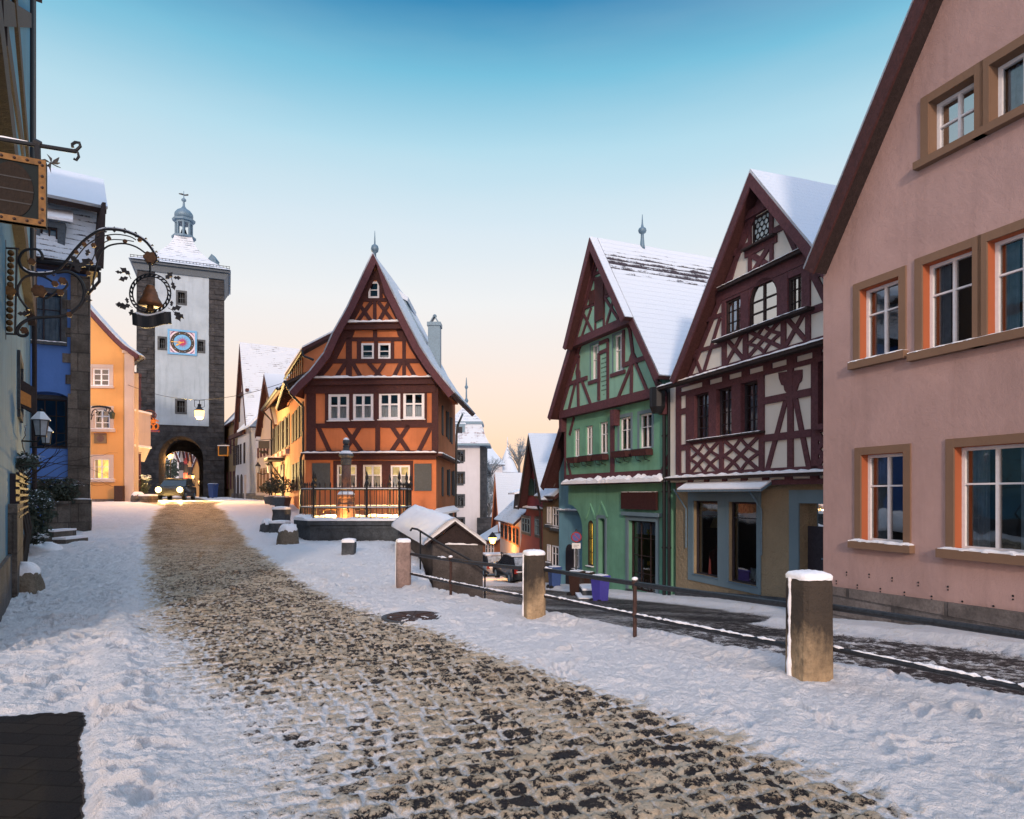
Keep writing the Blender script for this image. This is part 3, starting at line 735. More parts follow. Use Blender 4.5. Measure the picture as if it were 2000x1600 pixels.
M['apricot'] = m_plaster('apricot_plaster', (.58, .36, .20), .12, 60, .003, .2); M['whiteplaster'] = m_plaster('white_plaster', (.62, .60, .62), .08, 60, .003, .2); M['palepink'] = m_plaster('pale_pink_plaster', (.55, .45, .40), .1, 60, .003, .2)
PD = (-.3357, 1.0)
# ================================================================== pink gabled house, right foreground
def pink_house():
    F = Fac((5.992, 12.714), (5.992 + .3183 * 9.2, 12.714 - .948 * 9.2)); W = 9.2
    root = thing('pink_house', 'pink plastered gabled house with sandstone window surrounds, nearest on the right', 'house', F.W(4.6, -.8))
    ze = F.z(1608, 530); a2, z2 = F.uv(1830, 0); sl_ = (z2 - ze) / a2
    zap = ze + sl_ * W / 2
    holes = []; wins = []
    def add(u0, u1, vt, vb, **k): wins.append((F.ur(u0, u1, vt, vb), k))
    sw = .135
    lo = dict(rec=.2, glass='paneglass', curtain=[(.06, .3, .03, .97), (.72, .94, .03, .97)], cm='bluecurtain', rows=(.64,), sur=(sw, M['trim'], .03), reveal=M['reveal'])
    add(1683, 1766, 889, 1057, sill=(.2, .13, .12, M['trim'], .03), **lo); add(1865, 2010, 874, 1073, sill=(.22, .14, .13, M['trim'], .035), **lo)
    add(1680, 1757, 567, 706, sill=(.17, .13, .12, M['trim'], .02), **lo); add(1803, 1901, 518, 687, sill=(.2, .13, .12, M['trim'], .015), **lo)
    r = F.ur(1803, 1901, 518, 687); wq = r[1] - r[0]
    for i in (1, 2): wins.append(((r[0] + i * (wq + .22), r[1] + i * (wq + .22), r[2], r[3]), dict(sill=(.2, .13, .121 + .001 * i, M['trim'], .015), **lo)))
    add(1815, 1905, 201, 309, sill=(.2, .12, .12, M['trim'], 0), rec=.22, rows=(.55,), sur=(sw, M['trim'], .03), reveal=M['trim'], glass='skyglass', curtain=[(.1, .4, .02, .96)])
    r = F.ur(1815, 1905, 201, 309); wq = r[1] - r[0]
    wins.append(((r[1] + .22, r[1] + .22 + wq, r[2], r[3]), dict(sill=(.2, .12, .122, M['trim'], 0), rec=.22, rows=(), sur=(sw, M['trim'], .03), reveal=M['trim'], curtain=[(.05, .9, .02, .96)], cm='bluecurtain')))
    a = r[1] + 1.9; 
    for i in range(2): wins.append(((6.1 + i * 1.6, 7.1 + i * 1.6, -.55 + 1.05, 2.1), dict(sill=(.2, .13, .121, M['trim'], .03), **lo)))
    mb = MB(); wall(mb, F, [(0, -2.2), (W, -2.2), (W, ze), (W / 2, zap), (0, ze)], [rect(q) for q, k in wins], 0, 9, .26)
    mb.build('wall', M['pink'], root)
    for q, k in wins: window(F, root, q, **k)
    # stone plinth, its top follows the street
    pl = MB(); zt0, zt1 = F.z(1622, 1145), F.z(2000, 1196)
    aa = F.a(2000)
    F.pr(pl, [(.0, -2.4), (W, -2.4), (W, zt0 + (zt1 - zt0) * W / aa), (0, zt0)], -.02, .045)
    pl.build('plinth', M['plinth'], root)
    # plugged fixing holes above the plinth
    fx = MB()
    for u, v in ((1634, 1135), (1654, 1118), (1675, 1143), (1698, 1122), (1720, 1150), (1743, 1129), (1767, 1157), (1794, 1138), (1820, 1165), (1852, 1146), (1880, 1175), (1941, 1184), (1979, 1164)):
        a, z = F.uv(u, v); fx.disc(F.W(a, z, .004), .016, F.D3(), (0, 0, 1), .006, 8); fx.disc(F.W(a, z - .05, .004), .013, F.D3(), (0, 0, 1), .006, 8)
    fx.build('fixing_holes', M['dark'], root)
    pf = .36
    at, zt = F.uv(1574, 527, pf); a3, z3 = F.uv(1790, 0, pf); s3 = (z3 - zt) / (a3 - at); zr = zt + s3 * (W / 2 - at)
    roof(F, root, [(at, zt), (W / 2, zr), (W - at, zt)], pf, -9, M['rs_smooth'], M['darkwood'], th=.16, barge=M['brown'], bw=.27)
pink_house()

# ================================================================== cream house with maroon timbers
def timber_house():
    c = 12.3; Y0 = c / (.248 + .3357); X0 = .248 * Y0
    F = Fac((X0, Y0), (X0 + .3183, Y0 - .948)); W = (Y0 - 13.35) / .948
    root = thing('half_timbered_house', 'cream half timbered house with maroon beams and a shop on the ochre ground floor', 'house', F.W(3.5, -1.6))
    T = M['timber']; p1, p2, p3 = .2, .48, .5
    zp = F.z(1320, 958, .0); zf = F.z(1322, 932, p1); zg = F.z(1329, 748, p2)
    # ground floor
    shop = [F.ur(1355, 1403, 978, 1120), F.ur(1424, 1479, 980, 1135)]
    r0 = F.ur(1355, 1403, 978, 1120); r1 = F.ur(1424, 1479, 980, 1135)
    door = F.ur(1562, 1640, 983, 1200)
    mb = MB(); wall(mb, F, [(0, -3), (W, -3), (W, zp + .25), (0, zp + .25)], [rect(r0), rect(r1), (lambda d: [(d[0], -2.9), (d[1], -2.9), (d[1], d[3]), (d[0], d[3])])(door)], 0, 8, .3)
    mb.build('wall', M['ochre'], root)
    for i, r in enumerate((r0, r1)):
        w_ = window(F, root, r, rec=.16, cols=1, rows=(.80,) if i < 2 else (), fw=.05, bw=.02, mf=M['darkshutter'], glass='glass', back=False, name='shop_window', shelf=(.05, M['zinc']))
        b = MB(); a0, a1, z0, z1 = r
        F.rc(b, a0 - .2, a1 + .2, z0 - .05, z1 + .1, -1.5, -1.45); F.rc(b, a0 - .3, a1 + .3, z0 - .1, z0 - .03, -1.45, -.17); F.rc(b, a0 - .22, a0 - .2, z0, z1, -1.45, -.17); F.rc(b, a1 + .2, a1 + .22, z0, z1, -1.45, -.17); F.rc(b, a0 - .2, a1 + .2, z1 + .05, z1 + .1, -1.45, -.17)
        b.build('interior', M['shopdark'], w_)
        c_ = MB(); n = 40; hh = .24
        for j in range(n + 1):
            a = a0 + .06 + (a1 - a0 - .12) * j / n; o = -.20 + .015 * math.sin(j * 1.9)
            c_.v += [tuple(F.W(a, z1 - .07 - hh, o)), tuple(F.W(a, z1 - .07, o))]
        for j in range(n): c_.f.append((2 * j, 2 * j + 2, 2 * j + 3, 2 * j + 1))
        c_.build('curtain', m_plain('striped_valance', (.45, .33, .17), .9, var=.5, scale=14), w_)
    # window display
    a0, a1, z0, z1 = r0; am = (a0 + a1) / 2
    lamp = thing('table_lamp', 'beige shaded table lamp standing in the left shop window', 'lamp', F.W(am, z0, -.6))
    q = MB(); q.lathe(F.W(am + .02, z0 - .03, -.36), [(.12, 0), (.1, .03), (.025, .06), (.02, 1.45), (.02, 1.5)], 10); q.build('stand', M['darkwood'], lamp)
    q = MB(); q.lathe(F.W(am + .02, z0 + 1.42, -.42), [(.24, 0), (.13, .30), (.12, .3), (.23, 0)], 16); q.build('lamp_shade', m_plain('lamp_shade', (.4, .26, .12), .8), lamp)
    q = MB(); q.lathe(F.W(am + .05, z0 - .03, -.34), [(.05, 0), (.26, .02), (.22, .5), (.2, .72), (.09, .8), (.05, .83)], 12, sx=1, sy=.5)
    tag(q.build('red_jacket', m_plain('red_cloth', (.16, .03, .025), .9), None, True), 'dark red jacket displayed below the lamp in the left shop window', 'clothing')
    a0, a1, z0, z1 = r1
    for i, (fa, zz, po, tl) in enumerate(((.62, .12, -.32, .1), (.8, .1, -.26, -.1), (.72, .48, -.42, .0))):
        q = MB(); ca = a0 + (a1 - a0) * fa; n = 9; s_ = .24 if i < 2 else .22
        for jj in range(n):
            for ii in range(n):
                x, y = ii / 4 - 1, jj / 4 - 1; b_ = .09 * (1 - x * x) ** .6 * (1 - y * y) ** .6 if abs(x) < 1 and abs(y) < 1 else 0
                kx = 1 - .12 * (1 - y * y)
                q.v += [tuple(F.W(ca + s_ * x * kx + tl * y * .2, z0 + .14 + zz + s_ * .7 * y * (1 - .1 * (1 - x * x)), po + b_)), tuple(F.W(ca + s_ * x * kx + tl * y * .2, z0 + .14 + zz + s_ * .7 * y * (1 - .1 * (1 - x * x)), po - b_))]
        for jj in range(n - 1):
            for ii in range(n - 1):
                k = (jj * n + ii) * 2; q.f += [(k, k + 2, k + 2 + 2 * n, k + 2 * n), (k + 1, k + 1 + 2 * n, k + 3 + 2 * n, k + 3)]
        tag(q.build('cushion', m_plain('white_cushion', (.6, .63, .66), .9, var=.3, scale=9), None, True), ('white embroidered cushion at the left front of the right shop window', 'white cushion at the right edge of the right shop window', 'pale cushion propped behind the two white ones in the shop window')[i], 'cushion', 'cushions in the shop window')
    # grey painted surround
    g = MB(); s0, s1 = F.a(1345), F.a(1487); zt = F.z(1345, 962); zb0 = r0[2] - .22
    F.rc(g, s0, r0[0], zb0, zt, -.01, .03); F.rc(g, r0[1], r1[0], zb0, zt, -.01, .03); F.rc(g, r1[1], s1, zb0, zt, -.01, .03)
    F.rc(g, r0[0], r0[1], r0[3], zt, -.01, .028); F.rc(g, r1[0], r1[1], r1[3], zt, -.01, .028)
    F.rc(g, r0[0], r0[1], zb0, r0[2], -.01, .028); F.rc(g, r1[0], r1[1], zb0, r1[2], -.01, .028)
    g.build('shop_surround', M['greytrim'], root)
    # awning board over the shop window
    e0, e1 = F.uv(1322, 957, .55), F.uv(1487, 957, .55)
    b = MB(); b.prism([F.W(e0[0], e0[1] - .06, .55), F.W(e0[0], e0[1], .55), F.W(e0[0], e0[1] + .30, .03), F.W(e0[0], e0[1] + .24, .03)], F.D3() * (e1[0] - e0[0] ))
    aw = b.build('canopy', M['zinc'], root)
    sb = MB(); sb.prism([F.W(e0[0] + .02, e0[1] + .005, .56), F.W(e0[0] + .02, e0[1] + .04, .56), F.W(e0[0] + .02, e0[1] + .335, .05), F.W(e0[0] + .02, e0[1] + .305, .03)], F.D3() * (e1[0] - e0[0] - .04)); sb.build('snow', M['snow'], aw)
    br = MB()
    for u, vv in ((1340, 1070), (1487, 1085)):
        a, z = F.uv(u, vv, .06); br.tube([F.W(a, z, .06), F.W(a, z + 1.2, .06), F.W(a, e0[1] + .02, .5)], .022, 6)
    br.build('bracket', M['zinc'], aw)
    # door
    d = MB(); zd = -1.35; F.rc(d, door[0], door[1], zd - 1.2, door[3] - .55, -.30, -.24); dn = d.build('door', M['darkshutter'], root)
    d = MB(); F.rc(d, door[0], door[1], door[3] - .55, door[3], -.28, -.26); d.build('fanlight', M['darkglass'], dn)
    d = MB(); F.rc(d, door[0] + .45, door[0] + .75, .0, .04, -.24, -.22); d.build('letter_slot', M['zinc'], dn)
    d = MB(); d.disc(F.W(door[0] + .6, -.28, -.235), .07, F.D3(), (0, 0, 1), .02, 10); d.build('ornament', m_plain('red_paint', (.45, .05, .04), .6), dn)
    g = MB(); k = .32; F.rc(g, door[0] - k, door[0], -2.6, door[3] + k, -.01, .04); F.rc(g, door[1], door[1] + k, -2.6, door[3] + k, -.01, .04); F.rc(g, door[0], door[1], door[3], door[3] + k, -.01, .038)
    g.build('door_surround', M['greytrim'], root)
    pl = MB(); zt0, zt1 = F.z(1322, 1150), F.z(1540, 1168); aa = F.a(1540); ad = door[0] - .33
    F.pr(pl, [(0, -3.2), (ad, -3.2), (ad, zt0 + (zt1 - zt0) * ad / aa), (0, zt0)], -.02, .04); pl.build('plinth', M['greystone'], root)
    # upper walls
    mb = MB()
    win1 = [F.ur(1357, 1386, 772, 859, p1), F.ur(1401, 1432, 765, 856, p1), F.ur(1449, 1482, 755, 850, p1)]
    win1 = [(q[0], q[1], win1[0][2], win1[0][3]) for q in win1]
    rw = F.ur(1599, 1640, 690, 838, p1)
    wall(mb, F, [(0, zp + .252), (W, zp + .252), (W, zg), (0, zg)], [rect(q) for q in win1 + [rw]], p1, 8, .2)
    # gable
    pv = .82
    apex = F.uv(1467, 338, pv); footL = F.uv(1311, 742, pv); kn = F.uv(1331, 693, pv)
    ac = apex[0]; inset = .34
    sl_ = (apex[1] - kn[1]) / (apex[0] - kn[0])
    gz = apex[1] - .34
    gl = [(max(0.02, ac - (gz - zg) / sl_), zg + .002), (min(W - .02, ac + (gz - zg) / sl_), zg + .002), (ac, gz)]
    gw = [F.ur(1419, 1449, 590, 655, p2), F.ur(1464.5, 1520, 556, 643, p2), F.ur(1541, 1568, 545, 619, p2), F.ur(1470, 1504, 428, 483, p2)]
    def archhole(r, h): a0, a1, z0, z1 = r; n = 10; return [(a0, z0), (a1, z0)] + [((a0 + a1) / 2 + (a1 - a0) / 2 * math.cos(math.pi * i / n), z1 - h + h * math.sin(math.pi * i / n)) for i in range(n + 1)]
    ah = (gw[1][1] - gw[1][0]) * .5
    wall(mb, F, gl, [rect(gw[0]), archhole(gw[1], ah), rect(gw[2]), rect(gw[3])], p2, 8, .2)
    mb.build('upper_wall', M['cream'], root)
    for q in win1: window(F, root, q, p1, rec=.15, rows=(.25, .5, .75), bw=.018, mf=M['darkshutter'], reveal=T, curtain=[(.08, .92, .02, .95)], cm='bluecurtain')
    window(F, root, rw, p1, rec=.16, rows=(.5,), reveal=T, mf=M['darkshutter'], shelf=(.14, T))
    for i, q in enumerate((gw[0], gw[2])): window(F, root, q, p2, rec=.06, cols=3, rows=(.33, .66), bw=.012, mf=M['darkwood'], reveal=T, curtain=[(.08, .92, .02, .6)], cm='bluecurtain', glass='skyglass')
    window(F, root, gw[1], p2, rec=.06, cols=2, rows=(.56, .3), bw=.03, mf=M['darkwood'], arch=ah, curtain=[(.06, .94, .02, .7)], cm='bluecurtain', glass='skyglass', label='arched middle window of the gable')
    lw = window(F, root, gw[3], p2, rec=.06, cols=1, rows=(), mf=M['darkwood'], label='small leaded window with round panes', glass='darkglass')
    ld = MB(); a0, a1, z0, z1 = gw[3]; n = 5; st = (a1 - a0) / 4.2; rr = st * .46; j = 0; z = z0 + rr * 1.3
    pn = MB()
    while z < z1 - rr * .9:
        a = a0 + rr * 1.2 + (st / 2 if j % 2 else 0)
        while a < a1 - rr * .9:
            ld.tube([F.W(a + rr * math.cos(t * math.pi / 5), z + rr * math.sin(t * math.pi / 5), p2 - .03) for t in range(11)], .009, 4, False); pn.disc(F.W(a, z, p2 - .036), rr, F.D3(), (0, 0, 1), .003, 12); a += st
        z += st * .87; j += 1
    ld.build('leading', M['iron'], lw); pn.build('round_panes', m_plain('pale_glass', (.42, .52, .55), .15, var=.35, scale=5), lw)
    # timber frame, first floor
    fr = Frame(F, p1)
    def c(x, y): return 1300 + x / 3.333, 740 + y / 3.333
    def B(x0, y0, x1, y1, wd): fr.px(*c(x0, y0), *c(x1, y1), wd)
    zb, zt_ = zf - .04, zg - .32
    def post(u0, u1, za, zz): a0, a1 = F.a(u0, p1), F.a(u1, p1); F.rc(fr.mb, a0, a1, za, zz, p1 - .02, fr._o())
    def rail(u0, u1, za, zz): fr.F.rc(fr.mb, F.a(u0, p1), F.a(u1, p1) if u1 < 1611 else W, za, zz, p1 - .02, fr._o())
    post(1321.5, 1331, zb, zg)
    rail(1322, 1700, zf - .30, zf - .18); rail(1322, 1700, zb - .02, zb + .16); rail(1322, 1700, zt_ - .02, zt_ + .10); rail(1322, 1700, zg - .08, zg)
    # joist ends between floor and jetty
    for u in (1322, 1344, 1357, 1376, 1382.5, 1416, 1420, 1452, 1456, 1490, 1495, 1536, 1541, 1580, 1588): pass
    for u0, u1 in ((1345, 1355), (1377, 1386), (1412, 1421), (1449, 1461), (1491, 1503), (1535, 1549), (1585, 1601)): post(u0, u1, zf - .2, zf)
    # narrow end bay
    post(1341, 1349, zb, zt_); zs = win1[0][2] - .12
    for y in (205, 440): 
        z = F.uv(*c(120, y), p1)[1]; rail(1330, 1346, z - .12, z + .06)
    # window frame block
    for u0, u1 in ((1346, 1358), (1386, 1401), (1431, 1449), (1482, 1494)): post(u0, u1, zs, zt_)
    rail(1346, 1494, zs - .02, zs + .14); rail(1346, 1494, win1[0][3], win1[0][3] + .12)
    post(1484, 1494, zb, zs + .02); post(1406.5, 1414.5, zb, zs)
    a0, a1, a2, a3 = F.a(1348, p1), F.a(1406.5, p1), F.a(1414.5, p1), F.a(1484, p1)
    fr.lattice(a0, a1, zb + .12, zs, .10); fr.lattice(a2, a3, zb + .12, zs, .10)
    # the braced man figure
    post(1540, 1551, zb, zt_)
    r1a, r1b = F.z(1495, 781, p1), F.z(1495, 854, p1)
    rail(1494, 1587, r1a - .12, r1a + .06); rail(1494, 1587, r1b - .12, r1b + .06)
    fr.px(1537, 778, 1499, 921, .15); fr.px(1554, 775, 1582, 918, .15)
    fr.poly([c(745, 0), c(760, 40), c(775, 45), c(780, 75), c(797, 95), c(840, 95), c(862, 70), c(872, 30), c(888, 15), c(893, -10), c(893, -60), c(740, -40)])
    post(1586, 1600, zb, zt_); post(1640, 1655, zb, zt_)
    rail(1598, 1640, zs - .1, zs + .1)
    fr.lattice(F.a(1598, p1), F.a(1640, p1), zb + .14, zs - .1, .14)
    for u in (1700,): pass
    # beam-end band under the gable
    for u0, u1 in ((1374, 1387), (1412, 1425), (1450, 1465), (1492.5, 1509), (1538.5, 1557), (1589, 1606)): post(u0, u1, zt_ + .1, zg)
    fr.build(T, root)
    # gable timbers
    fr = Frame(F, p2)
    def c3(x, y): return 1300 + x / 3.635, 320 + y / 3.635
    def B(x0, y0, x1, y1, wd): fr.px(*c3(x0, y0), *c3(x1, y1), wd)
    def rail2(z0, z1, a0=None, a1=None):
        if a0 is None: a0, a1 = ac - (gz - z0) / sl_ + .03, ac + (gz - z0) / sl_ - .03
        F.rc(fr.mb, max(a0, .05), min(a1, W - .05), z0, z1, p2 - .02, fr._o())
    zm = F.uv(*c3(500, 910), p2)[1]
    rail2(zg + .02, zg + .14); rail2(zm - .08, zm + .26)
    fr.az(gl[0][0] + .13, zg, ac - .02, gz - .2, .16); fr.az(gl[1][0] - .13, zg, ac + .02, gz - .2, .16)
    def post2(x0, x1, y0, y1):
        a0 = F.uv(*c3(x0, y0), p2)[0]; a1 = F.uv(*c3(x1, y0), p2)[0]; m = (x0 + x1) / 2
        F.rc(fr.mb, a0, a1, F.uv(*c3(m, y1), p2)[1], F.uv(*c3(m, y0), p2)[1], p2 - .02, fr._o())
    ws = F.uv(*c3(400, 1255), p2)[1]
    for x0, x1 in ((405, 436), (555, 590), (825, 860), (1000, 1034)): 
        a0 = F.uv(*c3(x0, 1200), p2)[0]; a1 = F.uv(*c3(x1, 1200), p2)[0]; F.rc(fr.mb, a0, a1, zg, ws, p2 - .02, fr._o())
    al, ar = F.uv(*c3(405, 1200), p2)[0], F.uv(*c3(1034, 1000), p2)[0]
    # oriel board with the three windows
    g0, g1, g2, _ = gw
    for q0, q1 in ((al, g0[0]), (g0[1], g1[0]), (g1[1], g2[0]), (g2[1], ar)): F.rc(fr.mb, q0, q1, ws, zm - .1, p2 - .02, fr._o())
    zz = g0[3]
    F.rc(fr.mb, g0[0] - .04, g0[1] + .04, zz, zm - .1, p2 - .02, fr._o()); F.rc(fr.mb, g2[0] - .04, g2[1] + .04, g2[3], zm - .1, p2 - .02, fr._o()) if g2[3] + .05 < zm - .1 else None
    a0, a1, z0, z1 = g1; n = 10; am = (a0 + a1) / 2
    F.pr(fr.mb, [(a0 - .04, zm - .1)] + [(a0 - .04, z1 - ah)] + [(am - (a1 - a0) / 2 * math.cos(math.pi * i / n), z1 - ah + ah * math.sin(math.pi * i / n)) for i in range(n + 1)] + [(a1 + .04, z1 - ah), (a1 + .04, zm - .1)], p2 - .02, fr._o())
    fr.lattice(F.uv(*c3(590, 1300), p2)[0], F.uv(*c3(825, 1250), p2)[0], zg + .16, ws, .10)
    for xa, xb in ((436, 555), (860, 1000)):
        qa, qb = F.uv(*c3(xa, 1250), p2)[0], F.uv(*c3(xb, 1250), p2)[0]; fr.az(qa, zg + .16, qb, ws, .11); fr.az(qa, ws, qb, zg + .16, .11)
    B(390, 1095, 268, 1500, .12); B(212, 1335, 405, 1283, .11); B(300, 1110, 405, 1070, .11); B(205, 1355, 262, 1500, .11)
    z5 = F.uv(*c3(300, 1110), p2)[1]; z6 = F.uv(*c3(212, 1335), p2)[1]
    F.rc(fr.mb, ar, W - 1.0, z5 - .08, z5 + .09, p2 - .02, fr._o()); F.rc(fr.mb, ar, W - .4, z6 - .08, z6 + .09, p2 - .02, fr._o())
    fr.az(ar + .1, z5, ar + .9, zg + .1, .17); fr.az(ar + .9, z5, ar + 1.6, zg + .1, .17)
    # upper gable
    def A(x, y): return F.uv(*c3(x, y), p2)
    wt = gw[3]; t0, t1 = wt[0] - .02, wt[1] + .02
    F.rc(fr.mb, t0 - .12, t0, zm + .2, wt[3] + .2, p2 - .02, fr._o()); F.rc(fr.mb, t1, t1 + .12, zm + .2, wt[3] + .2, p2 - .02, fr._o())
    F.rc(fr.mb, t0 - .3, t1 + .3, wt[3] + .02, wt[3] + .22, p2 - .02, fr._o() + .05); F.rc(fr.mb, t0 - .25, t1 + .25, wt[2] - .2, wt[2] - .02, p2 - .02, fr._o())
    fr.az(t0 - .05, zm + .2, t1 + .05, wt[2] - .15, .15); fr.az(t0 - .05, wt[2] - .15, t1 + .05, zm + .2, .15)
    z7 = wt[3] + .15
    fr.az(t0 - .1, z7, t0 - .95, zm + .15, .12); fr.az(t1 + .1, z7, t1 + .95, zm + .15, .12)
    fr.az(t0 - .9, wt[2] + .1, t0, wt[2] + .1, .16); fr.az(t1, wt[2] + .1, t1 + .9, wt[2] + .1, .16)
    fr.az(ac - .25, z7 + .05, ac + .05, gz - .3, .13); fr.az(ac + .25, z7 + .05, ac - .05, gz - .3, .13)
    fr.build(T, root)
    # moulded ledges with snow
    for (z, p, a0, a1, h) in ((zf - .02, p1, -.02, W, .06), (zg + .02, p2, -.05, W, .045), (zm + .26, p2, ac - (gz - zm) / sl_ + .2, ac + (gz - zm) / sl_ - .2, .012)):
        b = MB(); F.rc(b, a0, a1, z - .09, z, p - .05, p + .17); lg = b.build('ledge', M['darkwood'], root)
        snow_strip(F, a0, a1, z + .002, p - .02, p + .19, h).build('snow', M['snow'], lg)
    b = MB(); F.rc(b, al - .15, ar + .15, ws - .06, ws, p2, p2 + .26); lg = b.build('sill', M['darkwood'], root); snow_strip(F, al - .1, ar + .1, ws + .002, p2 + .05, p2 + .26, .015).build('snow', M['snow'], lg)
    b = MB(); F.rc(b, t0 - .25, t1 + .25, wt[2] - .04, wt[2] + .01, p2, p2 + .16); b.build('sill', M['darkwood'], root)
    b = MB(); F.rc(b, win1[0][0] - .25, win1[2][1] + .25, win1[0][2] - .06, win1[0][2] - .01, p1, p1 + .14); lg = b.build('sill', M['darkwood'], root)
    snow_strip(F, win1[0][0] - .2, win1[2][1] + .2, win1[0][2] - .008, p1 + .05, p1 + .14, .012).build('snow', M['snow'], lg)
    R_ = [(2 * ac - a, z) for a, z in (kn, footL)]
    R_[0] = (min(R_[0][0], W + .15), R_[0][1]) if False else R_[0]
    roof(F, root, [footL, kn, apex] + R_, pv, -10, M['rs_smooth'], M['brown'], th=.13, barge=M['timber'], bw=.22)
    rain_pipe(F, root, -.12, -2.4, zg - .1, .12, .055)
    q = MB(); q.tube([F.W(-.12, zg - .1, .17), F.W(-.25, zg + .25, .5)], .055, 8); q.build('gutter_pipe', M['iron'], root)
timber_house()

# ================================================================== green house with the bare tiled ridge
def green_house():
    c = 14.26; Y0 = c / (.0853 + .426); Y1 = c / (.2415 + .426)
    F = Fac((.0853 * Y0, Y0), (.2415 * Y1, Y1)); W = F.len
    root = thing('green_house', 'green plastered half timbered house with a steep snowy roof and shop window', 'house', F.W(W / 2, -2.2))
    T = M['timber']; p1, p2, p3 = .16, .38, .66
    def z1(x, y): return 1060 + x / 3.808, 400 + y / 3.808
    def z2(x, y): return 1060 + x / 3.636, 780 + y / 3.636
    zp = F.z(1200, 945, 0); zf = F.z(1200, 933, p1); zg = F.z(1190, 787, p2); zu = F.z(1172, 650, p3)
    lit = F.ur(1149, 1159, 1016, 1104); dr = F.ur(1168.6, 1182, 1012, 1128); sh = F.ur(1228, 1282, 1016, 1150); ag = F.a(1137)
    # arcade corner: wall starts right of the corbelled arch
    n = 8; a_l = F.a(1110); zc0, zc1 = F.z(1110, 985), F.z(1137, 1035)
    corb = [(a_l + (ag - a_l) * math.sin(math.pi / 2 * i / n), zc0 + (zc1 - zc0) * (1 - math.cos(math.pi / 2 * i / n))) for i in range(n + 1)]
    mb = MB(); wall(mb, F, [(ag, -4), (W, -4), (W, zp + .2), (a_l, zp + .2)] + corb, [archh(lit, .2), archh(dr, .12), rect(sh)], 0, 7, .3)
    mb.build('wall', M['green'], root)
    wn = window(F, root, lit, rec=.05, cols=2, rows=(.3, .6), bw=.02, mf=M['darkwood'], lit='lit', arch=.2, label='narrow arched window glowing orange', reveal=None, shelf=(.12, M['snow']))
    d = MB(); F.rc(d, dr[0], dr[1], -3.2, dr[3], -.3, -.24); d.build('door', M['darkshutter'], root)
    d = MB(); k = .12; F.rc(d, dr[0] - k, dr[0], -3.2, dr[3] + k, -.01, .03); F.rc(d, dr[1], dr[1] + k, -3.2, dr[3] + k, -.01, .03); F.rc(d, dr[0], dr[1], dr[3], dr[3] + k, -.01, .028); d.build('door_surround', M['greytrim'], root)
    # pointed hood moulds above door and lit window
    d = MB()
    for r, w_ in ((lit, .26), (dr, .3)):
        am = (r[0] + r[1]) / 2; F.curve(d, [(am - w_ - .12, r[3] + .05), (am - w_ * .7, r[3] + .35), (am, r[3] + .62), (am + w_ * .7, r[3] + .35), (am + w_ + .12, r[3] + .05)], .1, -.01, .05)
    d.build('hood_mould', M['green'], root)
    a0, a1, zz0, zz1 = sh
    sw_ = window(F, root, sh, rec=.2, cols=3, rows=(.25, .5, .75), bw=.022, mf=M['darkwood'], back=False, name='shop_window', sur=(.16, M['greytrim'], .04), curtain=[(.02, .98, .80, .97), (.78, .99, .05, .8), (.1, .3, .05, .45)], shelf=(.12, M['greystone']))
    b = MB(); F.rc(b, a0 - .1, a1 + .1, zz0 - .1, zz1 + .1, -1.2, -1.15); F.rc(b, a0 - .1, a1 + .1, zz0 - .1, zz0 - .05, -1.15, -.22); b.build('interior', M['shopdark'], sw_)
    for i, (fa, fz, col, l) in enumerate(((.52, .40, (.8, .45, .03), 'yellow paper card stuck inside the green house shop window'), (.5, .84, (.7, .5, .05), 'yellow star ornament hanging in the green house shop window'))):
        q = MB(); a = a0 + (a1 - a0) * fa; z = zz0 + (zz1 - zz0) * fz
        if i == 0: F.rc(q, a - .09, a + .09, z - .07, z + .07, -.26, -.25)
        else: F.pr(q, [(a + (.14 if j % 2 else .06) * math.cos(j * math.pi / 5 + .3), z + (.14 if j % 2 else .06) * math.sin(j * math.pi / 5 + .3)) for j in range(10)], -.27, -.25)
        tag(q.build(('card', 'star_ornament')[i], m_plain('yellow_paper', col, .7)), l, ('card', 'ornament')[i])
    q = MB(); 
    for i in range(26):
        a = a0 + .1 + (a1 - a0 - .2) * rnd.random(); q.lathe(F.W(a, zz0 + .02, -.45 + .2 * rnd.random()), [(.03, 0), (.05, .05), (.045, .16 + .2 * rnd.random()), (.01, .4)], 7)
    o = tag(q.build('figurines', m_plain('pale_figurines', (.22, .2, .19), .6, var=.8, scale=5)), 'many small pale figurines set out in the green house shop window', 'figurines'); o['kind'] = 'stuff'
    hd = MB(); F.rc(hd, a0 - .3, a1 + .3, zz1 + .17, zz1 + .3, -.01, .14); hd.build('lintel', M['greytrim'], root)
    b = MB(); s0, s1, sz0, sz1 = F.ur(1213.5, 1282, 961, 994, .12); F.rc(b, s0, s1, sz0, sz1, .06, .14)
    sg = tag(b.build('shop_sign', m_wood('brown_sign', (.045, .014, .014))), 'blank dark brown board above the shop window of the green house', 'sign')
    snow_strip(F, s0, s1, sz1, .06, .14, .012).build('snow', M['snow'], sg)
    # pent roof strip
    b = MB(); e0 = F.a(1101, .3); b.prism([F.W(e0, zp - .03, .42), F.W(e0, zp + .03, .42), F.W(e0, zf + .02, .1), F.W(e0, zf - .08, .1)], F.D3() * (W - e0)); pr_ = b.build('pent_roof', M['darkwood'], root)
    sb = MB(); snow_strip(F, e0, W, zp + .032, .1, .44, .20, .15, sb); sb.build('snow', M['snow'], pr_)
    # first floor
    wins = [F.ur(1121, 1132, 839, 893, p1), F.ur(1144, 1157.5, 833, 890, p1), F.ur(1171, 1187, 826, 887, p1), F.ur(1210, 1232, 817, 881, p1), F.ur(1249, 1273, 810, 877, p1)]
